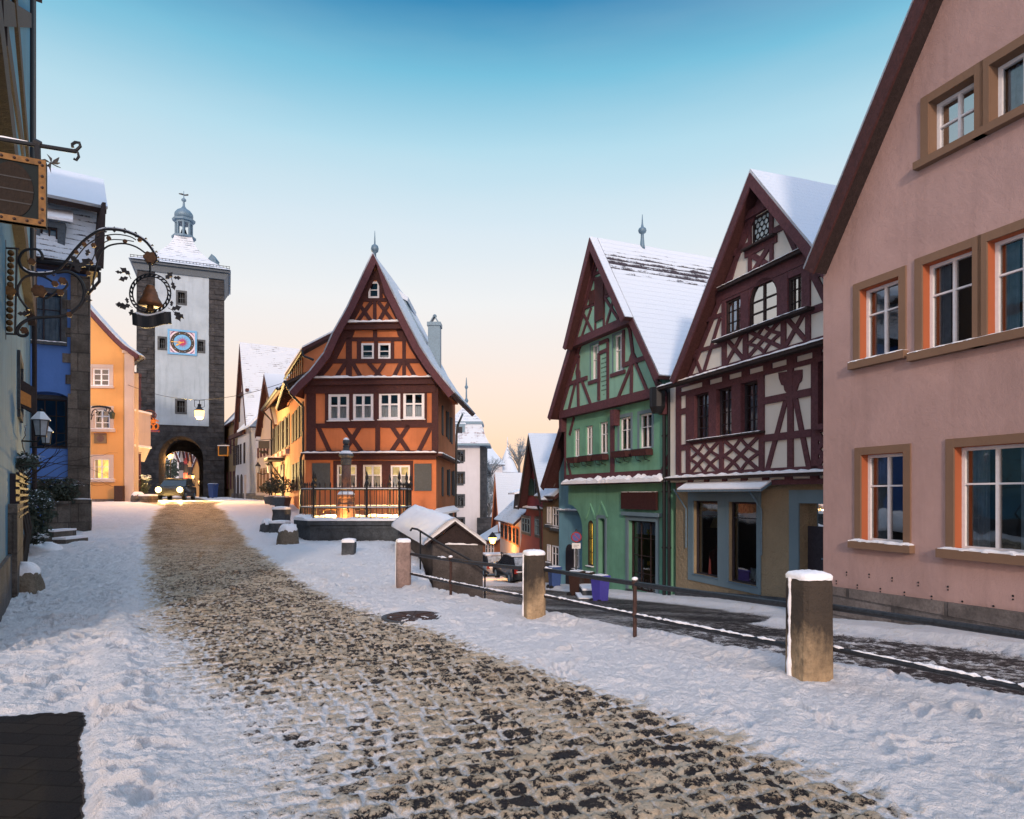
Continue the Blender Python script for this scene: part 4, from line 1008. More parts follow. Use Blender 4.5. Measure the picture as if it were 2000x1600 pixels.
    mb = MB(); wall(mb, F, [(0, zp + .202), (W, zp + .202), (W, zg - .0), (0, zg)], [rect(q) for q in wins], p1, 7, .2)
    # gable walls
    pv, pu = .72, 1.05
    ap = F.uv(1153, 466, pu); lt = F.uv(1100.7, 680, pu); rt = F.uv(1221.5, 619, pu)
    fl, fr_ = F.uv(1071, 816, pv), F.uv(1288, 734, pv); tl, tr = F.uv(1110, 682, pv), F.uv(1236, 618, pv)
    ac = ap[0]; sl_ = .5 * ((ap[1] - lt[1]) / (ac - lt[0]) + (ap[1] - rt[1]) / (rt[0] - ac)); gz = ap[1] - .35
    half = min(W / 2, (gz - zg) / sl_ * 1.0)
    zfo = (fl[1] + fr_[1]) / 2
    gl = [(.03, zg + .002), (W - .03, zg + .002), (ac, gz)]
    g_w = [F.ur(1154, 1169, 675, 743, p2), F.ur(1198, 1217.5, 656, 728, p2)]
    gb = MB(); wall(gb, F, [(.03, zg + .002), (W - .03, zg + .002), (ac + (gz - zu) * (W - .03 - ac) / (gz - zg), zu), (ac - (gz - zu) * (ac - .03) / (gz - zg), zu)], [rect(q) for q in g_w], p2, 7, .2)
    kk = (gz - zu) / (gz - zg)
    wall(gb, F, [(ac - kk * (ac - .03) - .02, zu + .002), (ac + kk * (W - .03 - ac) + .02, zu + .002), (ac, gz)], [], p3, 7, .2)
    gb.build('gable_wall', M['mint'], root)
    mb.build('upper_wall', M['green'], root)
    for i, q in enumerate(wins):
        big = i > 2
        window(F, root, q, p1, rec=.13, cols=2, rows=(.62,), fw=.06, bw=.03, curtain=[(.08, .92, .02, .9)], cm='bluecurtain', sur=(.12, M['greytrim'], .012) if big else None)
        f_ = MB(); a0, a1, b0, b1 = q; z = b0 - .05; f_.prism([F.W(a0 - .09, z, p1 + .02), F.W(a0 - .09, z, p1 + .32), F.W(a0 - .08, z - .2, p1 + .28), F.W(a0 - .08, z - .2, p1 + .02)], F.D3() * (a1 - a0 + .18))
        fb = tag(f_.build('flower_box', M['brown']), ('first', 'second', 'third', 'fourth', 'fifth')[i] + ' from the left of the empty flower boxes on the green house', 'flower box', 'flower boxes on the green house')
        f_ = MB(); f_.prism([F.W(a0 - .08, z + .002, p1 + .04), F.W(a0 - .08, z + .002, p1 + .31), F.W(a0 - .08, z + .03, p1 + .28), F.W(a0 - .08, z + .03, p1 + .06)], F.D3() * (a1 - a0 + .16)); f_.build('soil', M['dark'], fb)
        f_ = MB()
        for t in (.15, .85):
            a = a0 + (a1 - a0) * t; f_.tube([F.W(a, z - .2, p1 + .25), F.W(a, z - .34, p1 + .2), F.W(a, z - .38, p1 + .02)], .014, 5)
        f_.build('bracket', M['iron'], fb)
    for q in g_w: window(F, root, q, p2, rec=.16, cols=2, rows=(.58,), fw=.06, bw=.025, glass='skyglass', curtain=[(.06, .94, .02, .95)], cm='bluecurtain', sur=(.07, M['greytrim'], .012))
    # first floor timbers
    fr = Frame(F, p1)
    fr.post(1193, 1200.5, 805, 934); z = F.z(1200, 931, p1); F.rc(fr.mb, 0, W, zf - .03, zf + .2, p1 - .02, fr._o())
    fr.px(1310, 884, 1291, 929, .16); fr.px(1110, 905, 1116, 931, .13); fr.px(1113, 850, 1122, 815, .14); fr.px(1309, 800, 1297, 775, .2)
    F.rc(fr.mb, 0, .12, zf, zg, p1 - .02, fr._o()); fr.build(T, root)
    # jetty beams and carved brackets
    fr = Frame(F, p2, .05); F.rc(fr.mb, -.02, W + .02, zg - .17, zg + .14, p2 - .3, p2 + .06)
    for u, v in ((1095, 815), (1197, 798), (1291, 772)):
        a, z = F.uv(u, v, p2); F.pr(fr.mb, [(a - .11, z - .62), (a + .11, z - .62), (a + .13, z - .05), (a - .13, z - .05)], p1 + .001, p2 + .02 if u != 1197 else p2 + .05)
    # lower gable members
    fr.post(1168.5, 1172.5, 690, 782); fr.post(1186.5, 1190, 662, 782); 
    fr.px(1172, 671, 1188, 664, .13); fr.px(1172, 690, 1188, 683, .13)
    za = g_w[0][2] - .1
    for (u0, v0, u1, v1, wd) in ((1131, 700, 1128.5, 752, .15), (1107, 752, 1148, 738, .16), (1126, 742, 1111, 805, .12), (1130, 745, 1131, 798, .13), (1137, 742, 1156, 793, .12), (1132, 700, 1124, 680, .16),
                                (1218, 714, 1264, 698, .16), (1236, 710, 1205, 787, .12), (1235, 712, 1234, 772, .14), (1241, 706, 1268, 770, .12), (1237, 690, 1231, 640, .15), (1231, 640, 1225, 622, .2), (1219, 645, 1219, 716, .13)):
        fr.px(u0, v0, u1, v1, wd)
    F.rc(fr.mb, g_w[0][0] - .15, g_w[0][1] + .15, g_w[0][2] - .16, g_w[0][2] - .03, p2 - .02, fr._o()); F.rc(fr.mb, g_w[1][0] - .15, g_w[1][1] + .15, g_w[1][2] - .16, g_w[1][2] - .03, p2 - .02, fr._o())
    fr.poly([(1128, 738), (1126, 726), (1129, 713), (1134, 727), (1134, 741)]); fr.poly([(1228, 712), (1232, 698), (1237, 684), (1242, 694), (1247, 705)])
    fr.az(.1, zg + .1, ac - kk * (ac - .03) + .06, zu, .2); fr.az(W - .1, zg + .1, ac + kk * (W - .03 - ac) - .06, zu, .2)
    fr.build(T, root)
    # upper gable members
    fr = Frame(F, p3, .04)
    F.rc(fr.mb, ac - kk * (ac - .03) - .25, ac + kk * (W - .03 - ac) + .25, zu - .12, zu + .16, p3 - .2, p3 + .08)
    def q(x0, y0, x1, y1, wd): fr.px(*z1(x0, y0), *z1(x1, y1), wd)
    q(395, 540, 395, 950, .1); q(458, 515, 458, 930, .1); q(300, 800, 375, 950, .11); q(365, 765, 295, 980, .11); q(465, 690, 565, 850, .11); q(535, 690, 478, 890, .11); q(305, 775, 385, 738, .11); q(460, 690, 535, 655, .11); q(370, 530, 445, 490, .11); q(385, 560, 460, 530, .1)
    fr.az(ac - kk * (ac - .03) + .08, zu, ac - .02, gz - .25, .2); fr.az(ac + kk * (W - .03 - ac) - .08, zu, ac + .02, gz - .25, .2); fr.build(T, root)
    for (u0, u1, vt, vb, l) in ((1163.5, 1178.5, 547, 629, None), (1150.6, 1160.3, 571, 597, None), (1181.5, 1191, 553, 577, None)):
        d = MB(); r = F.ur(u0, u1, vt, vb, p3 + .06); F.rc(d, *r, p3 + .03, p3 + .075); d.build('hatch' if u0 < 1179 and u0 > 1161 else 'shutter', M['brown'], root)
    # painted verse, too worn to read
    d = MB(); ta, tb = F.a(1173.5, p2), F.a(1185.5, p2); zt = F.z(1179, 697, p2); zb = F.z(1179, 779, p2)
    for i in range(9):
        z = zt + (zb - zt) * (i + .4) / 9.3; h = (zt - zb) / 9.3 * .26; a = ta + (.02 + .08 * rnd.random() if i < 8 else .2); e = tb - .04 * rnd.random() - (.14 if i == 8 else .0)
        while a < e:
            w_ = .018; hh = h * (1.5 if rnd.random() < .25 else 1); F.bar(d, (a, z - h * .5), (a + .014, z + hh * .5), .011, p2 + .002, p2 + .006)
            if rnd.random() < .5: F.bar(d, (a, z + h * .4), (a + .035, z + h * .3), .01, p2 + .002, p2 + .0065)
            a += .034 if rnd.random() < .88 else .075
    d.build('painted_verse', m_plain('faded_black_paint', (.012, .03, .024), .9), root)
    # roof in two tiers
    sym = lambda L_: L_
    roof(F, root, [fl, (tl[0] + .02, tl[1]), (ac, ap[1] - .02), (tr[0] - .02, tr[1]), fr_], pv, -9.5, M['rs_green'], M['brown'], th=.15, barge=T, bw=.24)
    roof(F, root, [lt, (ac, ap[1] + .02), rt], pu, pv + .02, M['rs_smooth'], M['brown'], th=.15, snow=.03, barge=T, bw=.24, name='gable_hood')
    b = MB(); q0, q1 = F.uv(1223, 606, pv - .6); b.prism([F.W(q0, q1 + .05, pv - .3), F.W(q0 + .75, q1 + .0, pv - .3), F.W(q0 + .75, q1 + .1, pv - .3), F.W(q0, q1 + .16, pv - .3)], F.N3() * -.5); b.build('roof_hatch', M['zinc'], root)
    fi = MB(); pf = F.W(ac, ap[1], -1.2); x, y, z = pf
    fi.lathe((x, y, z - .1), [(.12, 0), (.085, .2), (.06, .5), (.06, .62), (.13, .66), (.16, .74), (.13, .82), (.06, .86), (.03, 1.0), (.01, 1.35)], 12); fi.build('finial', M['zinc'], root, True)
    # gutter head between the two houses
    g = MB(); g.lathe(F.W(W + .0, zg - .55, .55), [(.16, -.2), (.25, 0), (.25, .62), (.24, .6)], 10); g.build('gutter_head', M['iron'], root)
    rain_pipe(F, root, W - .05, -2.4, zg - .6, .2, .06)
def archh(r, h):
    a0, a1, z0, z1 = r; n = 8
    return [(a0, z0), (a1, z0)] + [((a0 + a1) / 2 + (a1 - a0) / 2 * math.cos(math.pi * i / n), z1 - h + h * math.sin(math.pi * i / n)) for i in range(n + 1)]
green_house()
def vn1(x): return float(vnoise(np.array([x]), np.array([.5]), 13)[0]) * .6 + float(vnoise(np.array([x * 2.7]), np.array([.5]), 14)[0]) * .4
# ================================================================== orange half timbered house in the fork of the streets
def orange_house():
    Yl, Yr = 25.5, 25.2
    F = Fac(((597 - CU) / FPX * Yl, Yl), ((852 - CU) / FPX * Yr, Yr)); W = F.len
    root = thing('orange_house', 'narrow orange half timbered house with a steep gable standing in the fork of the streets', 'house', F.W(W / 2, .7))
    T = M['brown']; p1, p2, p3 = .1, .2, .32; MO = M['orangeplaster']
    zf = F.z(725, 886); zg = F.z(725, 750, p1); zu = F.z(729, 634, p2)
    # left flank wall runs along the upper street, right flank along the lower one: wedge plan
    A0 = F.W(0, 0); B0 = F.W(W, 0); AL = Vector((-10.77, 32.0, 0)); BR = Vector((-2.75, 32.0, 0))
    gw_ = [F.ur(658, 697, 908, 952), F.ur(709, 746, 908, 954), F.ur(763, 801, 909, 954)]
    body = MB()
    wall(body, F, [(.0, -4), (W, -4), (W, zf), (0, zf)], [rect(q) for q in gw_], 0, 1.2, .16, back=False)
    # flank walls (closed wedge body)
    def flank(P0, P1, z0, z1):
        body.poly([(P0.x, P0.y, z0), (P1.x, P1.y, z0), (P1.x, P1.y, z1), (P0.x, P0.y, z1)])
    A1 = F.W(0, 0, p1); B1 = F.W(W, 0, p1)
    flank(A0, AL, -4, zf); flank(B0, BR, -5, zf); flank(AL, BR, -4, zg)
    wins = [F.ur(642, 682, 770, 822, p1), F.ur(690, 729.5, 769, 821, p1), F.ur(740.5, 782, 767, 820, p1), F.ur(788, 829, 766, 819, p1)]
    wall(body, F, [(0, zf + .002), (W, zf + .002), (W, zg), (0, zg)], [rect(q) for q in wins], p1, 1.2, .12, back=False)
    A1 = F.W(-.01, 0, 0); B1 = F.W(W + .01, 0, 0)
    body.poly([(A1.x, A1.y, zf + .002), (AL.x, AL.y, zf + .002), (AL.x, AL.y, zg + .25), (A1.x, A1.y, zg + .25)])
    body.poly([(B1.x, B1.y, zf + .002), (BR.x, BR.y, zf + .002), (BR.x, BR.y, zg + .25), (B1.x, B1.y, zg + .25)])
    pv = .62
    pts = [(566, 766), (583, 747), (606, 726), (634, 690), (652, 650), (680, 600), (729, 496)]
    ap = F.uv(729, 496, pv); L_ = [F.uv(u, v, pv) for u, v in pts]
    Rr = [F.uv(u, v, pv) for u, v in ((765, 570), (790, 620), (818, 675), (842, 712), (862, 738), (887, 768))]
    ac = ap[0]
    def inner(zq, side):
        P_ = L_ if side < 0 else [ap] + Rr
        for i in range(len(P_) - 1):
            (a0, z0), (a1, z1) = P_[i], P_[i + 1]
            if min(z0, z1) <= zq <= max(z0, z1): return a0 + (a1 - a0) * (zq - z0) / (z1 - z0)
        return P_[0][0] if side < 0 else P_[-1][0]
    gp = []
    ws_ = [F.ur(706, 730.5, 671, 702, p2), F.ur(739, 763, 671, 702, p2)]; wt = F.ur(720, 741, 551, 583, p3)
    for zq in (zg + .01, zg + .5, zg + 1.1, zu): gp.append((max(.0, inner(zq, -1) + .12), zq))
    gr_ = [(min(W, inner(zq, 1) - .12), zq) for zq in (zu, zg + 1.1, zg + .5, zg + .01)]
    wall(body, F, gp + gr_, [rect(q) for q in ws_], p2, 6.0, .12)
    wall(body, F, [(inner(zu, -1) + .1, zu + .002), (inner(zu, 1) - .1, zu + .002), (ac, ap[1] - .3)], [rect(wt)], p3, 6.0, .12)
    body.build('wall', MO, root)
    for q in gw_: window(F, root, q, 0, rec=.07, fw=.07, rows=(.56,), bw=.045, lit='litpale', curtain=[(.04, .96, .02, .55)], label='lit ground floor window with lace half curtain')
    for q in wins: window(F, root, q, p1, rec=.03, fw=.10, rows=(.56,), bw=.06, curtain=[(.06, .94, .03, .54)], shelf=(.1, M['white']))
    for q in ws_ + [wt]: window(F, root, q, p2 if q is not wt else p3, rec=.03, fw=.07, cols=1, rows=(.5,), bw=.03, curtain=[(.1, .9, .02, .3)] if q is not wt else None)
    # timbers
    fr = Frame(F, 0); z0 = F.z(725, 893); F.rc(fr.mb, -.02, W + .02, z0 - .1, zf + .02, -.02, .07)
    a0, a1 = gw_[0][0] - .13, gw_[2][1] + .12
    zt, zb = gw_[0][3], gw_[0][2]
    F.rc(fr.mb, a0, a1, zt, zt + .15, -.02, .036); F.rc(fr.mb, a0, a1, zb - .12, zb, -.02, .037)
    for x0, x1 in ((a0, gw_[0][0]), (gw_[0][1], gw_[1][0]), (gw_[1][1], gw_[2][0]), (gw_[2][1], a1)): F.rc(fr.mb, x0, x1, zb, zt, -.02, .034)
    fr.build(T, root)
    fr = Frame(F, p1)
    def A(u): return F.a(u, p1)
    def post(u0, u1, z0, z1): F.rc(fr.mb, A(u0), A(u1), z0, z1, p1 - .02, fr._o())
    post(599, 617, zf, zg); post(843.5, 856, zf, zg); zr0 = F.z(700, 836, p1); zr1 = F.z(700, 828, p1); zw1 = wins[0][3] + .05; zw0 = wins[0][2]
    F.rc(fr.mb, 0, W, zf - .0, zf + .1, p1 - .02, fr._o()); F.rc(fr.mb, A(617), A(844), zr0, zr1 + .02, p1 - .02, fr._o()); F.rc(fr.mb, 0, W, zg - .36, zg, p1 - .02, p1 + .07)
    F.rc(fr.mb, A(635), A(834), zr1, zw0 - .01, p1 - .02, fr._o()); F.rc(fr.mb, A(635), A(834), zw1 - .06, zg - .3, p1 - .02, fr._o())
    for u0, u1 in ((635.5, 641.5), (682.5, 689.5), (730, 740), (782.5, 787.5), (829.5, 834)): post(u0, u1, zr1, zg - .2)
    post(733.5, 742.5, zf, zr1)
    for (u0, v0, u1, v1) in ((621, 832, 646, 886), (669, 831, 709, 886), (705, 831, 671, 886), (764, 831, 801, 886), (799, 831, 762, 886), (843, 832, 816, 886)): fr.px(u0, v0, u1, v1, .165)
    fr.build(T, root)
    fr = Frame(F, p2)
    def P2(u0, v0, u1, v1, wd=.15): fr.px(u0, v0, u1, v1, wd)
    zq = zg + .2; F.rc(fr.mb, inner(zq, -1) + .05, inner(zq, 1) - .05, zg - .05, zg + .2, p2 - .1, p2 + .08)
    fr.post(676, 687.5, 634, 748); fr.post(786, 793, 640, 748); fr.post(729, 737, 640, 664)
    for v0, v1, u0, u1 in ((659.5, 667, 663, 800), (701.5, 710, 641, 830)): fr.px(u0, (v0 + v1) / 2, u1, (v0 + v1) / 2 - .6, (v1 - v0) * .0196)
    fr.post(697.5, 706, 664, 704); fr.post(731, 738.5, 664, 704); fr.post(763.5, 770, 664, 704)
    for q in ((638, 709, 613, 752), (675, 710, 651, 747), (689, 709, 711, 747), (720, 709, 754, 747), (751, 709, 726, 747), (783, 709, 764, 747), (795, 709, 817, 747), (829, 709, 852, 750)): P2(*q)
    fr.poly([(677, 640), (700, 640), (693, 647), (690, 655), (687, 662), (677, 664)]); fr.poly([(792, 640), (767, 640), (775, 646), (777, 655), (783, 662), (792, 664)])
    prof2 = [(inner(z, -1) + .26, z) for z in np.linspace(zg + .2, zu, 6)]; prof3 = [(inner(z, 1) - .26, z) for z in np.linspace(zg + .2, zu, 6)]
    F.curve(fr.mb, prof2, .3, p2 - .02, fr._o()); F.curve(fr.mb, prof3, .3, p2 - .02, fr._o()); fr.build(T, root)
    fr = Frame(F, p3)
    F.rc(fr.mb, inner(zu, -1) + .05, inner(zu, 1) - .05, zu - .22, zu + .03, p2 - .1, p3 + .09)
    for q in ((699, 590, 726, 629), (726, 590, 698, 629), (739, 590, 768, 629), (761, 590, 740, 629)): fr.px(*q, .14)
    fr.post(729, 735.5, 586, 630); fr.px(697, 586.5, 766, 586, .13); fr.px(713, 544, 749, 544, .13); fr.post(714.5, 719.5, 545, 586); fr.post(741.5, 747.5, 545, 586)
    for s_ in (-1, 1): F.curve(fr.mb, [(inner(z, s_) - s_ * .24, z) for z in np.linspace(zu, ap[1] - .55, 5)], .26, p3 - .02, fr._o())
    fr.build(T, root)
    # ledges with snow
    for z, p, a0, a1, h in ((zf + .02, p1, -.1, W + .05, .05), (zg + .2, p2, inner(zg + .2, -1) + .2, inner(zg + .2, 1) - .25, .07), (zu + .03, p3, inner(zu, -1) + .1, inner(zu, 1) - .1, .085)):
        b = MB(); F.rc(b, a0, a1, z - .05, z, p - .03, p + .16); lg = b.build('ledge', T, root); snow_strip(F, a0, a1, z + .002, p, p + .17, h).build('snow', M['snow'], lg)
    # grey folding shutters
    for u0, u1, vt, vb in ((610.5, 645.5, 905, 957), (809.5, 843, 906, 959)):
        b = MB(); r = F.ur(u0, u1, vt, vb); F.rc(b, *r, .012, .05); h = r[3] - r[2]
        for f in (.22, .75): F.rc(b, r[0], r[1], r[2] + h * f, r[2] + h * f + .06, .05, .062)
        b.build('shutter', M['shutter'], root)
    # flank openings
    FL = Fac((AL.x, AL.y), (A0.x, A0.y)); FR_ = Fac((B0.x, B0.y), (BR.x, BR.y))
    for i, f in enumerate((.25, .45, .65, .85)):
        a = FL.len * f; b = MB(); FL.rc(b, a - .45, a - .05, 3.9, 5.2, .012, .05); FL.rc(b, a + .05, a + .45, 3.9, 5.2, .012, .05); b.build('shutter', M['darkshutter'], root)
        b = MB(); FL.rc(b, a - .45, a - .05, 1.7, 2.9, .012, .05); FL.rc(b, a + .05, a + .45, 1.7, 2.9, .012, .05); b.build('shutter', M['darkshutter'], root)
    for a, z in ((1.0, 4.0), (3.0, 4.0), (4.4, 3.9), (1.0, 1.5), (3.4, 1.5), (5.2, 1.5)):
        b = MB(); FR_.rc(b, a, a + .6, z, z + 1.1, .0, .03); pn = b.build('window', M['dark'], root)
        b = MB(); FR_.rc(b, a + .62, a + .95, z - .05, z + 1.15, .012, .045); b.build('shutter', M['shutter'], pn)
    b = MB(); FR_.rc(b, -.1, 6.5, zf - .1, zf, 0, .25); lg = b.build('ledge', T, root); snow_strip(FR_, -.1, 6.5, zf, 0, .25, .05).build('snow', M['snow'], lg)
    # main roof
    roof(F, root, L_ + Rr, pv, -6.0, M['rs'], M['brown'], th=.16, barge=M['timber'], bw=.26)
    # left lower eave with rafters, along the upper street
    e0 = Vector((F.W(-.15, 0, .25).x, F.W(-.15, 0, .25).y, 5.75)); e1 = Vector((-11.2, 33.0, 5.75)); out = Vector((-.92, -.39, 0))
    b = MB(); b.prism([e0 + out * .45, e1 + out * .45, e1 - out * .9 + Vector((0, 0, .75)), e0 - out * .9 + Vector((0, 0, .75))], (0, 0, .1)); ev = b.build('eave', M['darkwood'], root)
    b = MB()
    for i in range(12):
        q = e0.lerp(e1, (i + .5) / 12); b.prism([q + out * .5 - Vector((0, 0, .12)), q + out * .5 + Vector((0, .09, -.12)), q - out * .5 + Vector((0, .09, .42)), q - out * .5 + Vector((0, 0, .42))], (0, 0, .11))
    b.build('rafters', M['darkwood'], ev)
    b = MB(); b.tube([e0 + out * .52 + Vector((0, 0, .05)), e1 + out * .52 + Vector((0, 0, .05))], .07, 8); b.build('gutter', M['iron'], ev)
    b = MB(); g0 = e0 + out * .5; b.tube([g0, g0 + Vector((.25, -.05, -.45)), F.W(-.06, 4.9, .1), F.W(-.06, 3.2, .1), F.W(-.16, 2.95, .1), F.W(-.16, .6, .1)], .05, 8); b.build('downpipe', M['iron'], root)
    b = MB(); q = F.W(W + .08, 0, -.02); b.tube([BR + Vector((.35, 0, 5.4)), Vector((q.x + .55, 27.5, 4.4)), Vector((q.x + .5, 27.5, 4.0)), Vector((q.x + .45, 27.5, .1))], .05, 8); b.build('downpipe', M['iron'], root)
    # shed dormer on the left slope
    d0 = Vector(PX(655, 655, 29.0)); d1 = Vector(PX(562, 748, 31.6)); 
    b = MB(); rr = [PX(652, 655, 28.2), PX(590, 687, 27.6), PX(556, 738, 31.0), PX(618, 690, 32.5)]
    dr = local('x', 'x', 'x'); bpy.data.objects.remove(dr)
    b.prism(rr, (0, 0, .16)); do = b.build('dormer', M['brown'], root)
    sb = MB(); sb.prism([r_ + Vector((0, 0, .162)) for r_ in rr], (0, 0, .07)); sb.build('snow', M['snow'], do)
    b = MB(); lo = [PX(594, 693, 27.9), PX(561, 742, 31.0)]
    b.poly([lo[0], lo[1], lo[1] + Vector((0, 0, -1.25)), lo[0] + Vector((0, 0, -1.05))]); b.poly([lo[0], PX(650, 662, 28.3), PX(644, 690, 28.2), lo[0] + Vector((0, 0, -1.05))]); b.build('dormer_wall', M['orangeplaster'], do)
    b = MB()
    for i in range(9):
        t = (i + .3) / 9; q = lo[0].lerp(lo[1], t) + Vector((-.03, -.02, -.0)); t2 = lo[0].lerp(lo[1], t + .045) + Vector((-.03, -.02, 0)); b.prism([q, t2, t2 + Vector((0, 0, -1.0)), q + Vector((0, 0, -1.0))], (-.03, -.02, 0))
    b.build('timber_frame', M['darkwood'], do)
    g = MB(); q = PX(590, 686, 27.5); g.tube([PX(556, 740, 31), q, q + Vector((.05, 0, -.2)), PX(612, 703, 27.4)], .05, 8); g.build('gutter', M['iron'], do)
    # chimney and the dormer on the right slope
    cx = PX(849, 0, 29.0).x; zt = CZ - (634 - HV) / FPX * 29.0
    b = MB(); b.bx(cx - .26, cx + .26, 28.7, 29.3, zt - 4.6, zt); b.bx(cx - .3, cx + .3, 28.66, 29.34, zt - .12, zt + .04); ch = b.build('chimney', M['zinc'], root)
    b = MB(); b.prism([(cx - .22, 28.8, zt + .04), (cx - .17, 28.8, zt + .04), (cx + .02, 28.8, zt + .36), (cx - .03, 28.8, zt + .36)], (0, .4, 0)); b.prism([(cx + .22, 28.8, zt + .04), (cx + .17, 28.8, zt + .04), (cx - .02, 28.8, zt + .355), (cx + .03, 28.8, zt + .355)], (0, .4, 0)); b.sph((cx, 29, zt + .36), .09, 8); b.build('chimney_cap', M['zinc'], ch)
    P0 = PX(768, 566, 27.6); z_ = P0.z
    b = MB(); b.prism([PX(768, 566, 27.8), PX(792, 588, 27.8), PX(832, 668, 27.8), PX(834, 700, 27.8), PX(812, 660, 27.8), PX(775, 588, 27.8)], (0, 2.2, 0)); sd = b.build('side_dormer', M['zinc'], root)
    sb = MB(); sb.prism([PX(764, 556, 27.7), PX(797, 580, 27.7), PX(796, 588, 27.7), PX(768, 574, 27.7)], (0, 2.4, 0)); sb.build('snow', M['rs_bare'], sd)
    # finial
    fi = MB(); q = F.W(ac, ap[1], .4); fi.lathe(q, [(.06, -.1), (.05, .1), (.13, .17), (.15, .27), (.12, .38), (.03, .45), (.025, .6), (.008, .95)], 12); fi.build('finial', M['zinc'], root, True)
    # small tiled cellar porch on the right
    b = MB(); q = [PX(840, 1006, 25.0), PX(853, 997, 25.2), PX(872, 993, 25.6), PX(887, 991, 26.0)]
    for i in range(3): b.prism([q[i], q[i + 1], q[i + 1] + Vector((.25, -.5, -.16)), q[i] + Vector((.25, -.5, -.16))], (0, 0, .07))
    b.build('porch_roof', M['rs_bare'], root)
orange_house()

# ================================================================== fountain
def fountain():
    cx, cy = -5.0, 21.35
    root = thing('fountain', 'octagonal stone fountain basin under snow with a lit column in its middle', 'fountain', (cx, cy, .1))
    ring = [PX(579, 1055, 20.55), PX(605, 1062, 19.7), PX(786, 1058, 19.75), PX(801, 1040, 20.9)]
    P_ = [Vector((q.x, q.y)) for q in ring] + [Vector((-3.3, 22.3)), Vector((-4.2, 23.1)), Vector((-5.9, 23.1)), Vector((-6.75, 22.3))]
    c = sum(P_, Vector((0, 0))) / 8
    def loop(k, z, dz=0): return [Vector(((q - c).x * k + c.x, (q - c).y * k + c.y, z)) for q in P_]
    b = MB(); o0, o1, i1, i0 = loop(1, -.3), loop(1, .70), loop(.86, .70), loop(.86, .35)
    o0b = loop(1.02, -.3); rim0, rim1 = loop(1.04, .62), loop(1.04, .76); in1 = loop(.85, .76)
    for i in range(8):
        j = (i + 1) % 8
        for A, B in ((o0, loop(1, .62)), (rim0, rim1), (rim1, in1), (in1, i0)): b.poly([A[i], A[j], B[j], B[i]])
        b.poly([loop(1, .62)[i], loop(1, .62)[j], rim0[j], rim0[i]])
    b.poly(i0); b.build('basin', M['fountain'], root)
    # carved panels with blind tracery on the front
    A_, B_ = P_[1], P_[2]; F = Fac((A_.x, A_.y), (B_.x, B_.y)); b = MB(); L_ = F.len
    for a0, a1 in ((.02, .10), (.10 + .38, .52), (.90, .98)): F.rc(b, L_ * a0, L_ * a1, -.1, .6, -.01, .03)
    F.rc(b, 0, L_, .52, .60, -.01, .028); F.rc(b, 0, L_, -.2, .12, -.01, .027)
    for f in (.29, .71):
        for s_ in (-.28, 0, .28):
            a = L_ * f + s_; F.curve(b, [(a + .13 * math.cos(t * math.pi / 6), .33 + .14 * math.sin(t * math.pi / 6)) for t in range(13)], .025, -.005, .02)
    b.build('carved_panels', M['fountain'], root)
    # snow cushions on the rim
    sb = MB()
    for i in range(8):
        j = (i + 1) % 8; f2 = Fac((rim1[i].x, rim1[i].y), (rim1[j].x, rim1[j].y)); snow_strip(f2, 0, f2.len, .762, -.3, .02, .07 if i else .12, .14, sb)
    sb.build('snow', M['snow'], root)
    b = MB(); b.poly(loop(.84, .40)); b.build('snowy_water', M['snow'], root)
    # column
    cu_ = Vector((-5.36, 21.35, 0)); s = .0166
    co = thing('fountain_column', 'sandstone column with a ball on top rising from the fountain', 'column', (cu_.x, cu_.y, .4))
    def zz(v): return CZ - (v - HV) / FPX * 21.35
    b = MB(); prof = [(.30, zz(1024)), (.30, zz(985)), (.26, zz(982)), (.26, zz(975)), (.25, zz(972))]; b.lathe(cu_, prof, 8, R(22.5)); pd = b.build('pedestal', M['column'], co)
    b = MB(); b.lathe(cu_, [(.25, zz(974)), (.27, zz(970)), (.27, zz(966)), (.2, zz(960)), (.165, zz(956)), (.155, zz(940)), (.15, zz(908))], 16); b.build('shaft', M['column'], co, True)
    b = MB(); b.lathe(cu_, [(.16, zz(909)), (.165, zz(906)), (.17, zz(897)), (.15, zz(895)), (.24, zz(891)), (.24, zz(888)), (.18, zz(884)), (.12, zz(881)), (.09, zz(874)), (.11, zz(871)), (.06, zz(869))], 16); b.build('capital', M['greystone'], co)
    b = MB(); b.sph((cu_.x, cu_.y, zz(863.5)), .115, 10); b.build('ball', M['greystone'], co, True)
    sb = MB(); sb.lathe(cu_, [(.23, zz(888) + .003), (.2, zz(886) + .02), (.15, zz(883) + .03), (.13, zz(882) + .02)], 16); sb.lathe((cu_.x, cu_.y, zz(863.5)), [(.1, .065), (.085, .1), (.04, .14), (.005, .145)], 12); sb.lathe(cu_, [(.28, zz(966)), (.24, zz(963) + .02), (.17, zz(960) + .02)], 16); sb.build('snow', M['snow'], co)
    b = MB(); zc = zz(996)
    for k in range(4):
        a = R(20) + k * math.pi / 2; d = Vector((math.cos(a), math.sin(a), 0)); q = Vector((cu_.x, cu_.y, zc)); b.tube([q + d * .28, q + d * .5 + Vector((0, 0, .03)), q + d * .68, q + d * .74 - Vector((0, 0, .08))], .03, 6)
    b.build('spouts', M['gold'], co)
    # rail stays across the basin
    # railing on the wall
    rl = thing('fountain_railing', 'spiked black iron railing round the fountain basin', 'railing', (cx, cy, .75))
    q0 = loop(.93, .76); zt, zm = zz(955) - .02, zz(990)
    tb = MB(); pb = MB(); po = MB(); sn = MB()
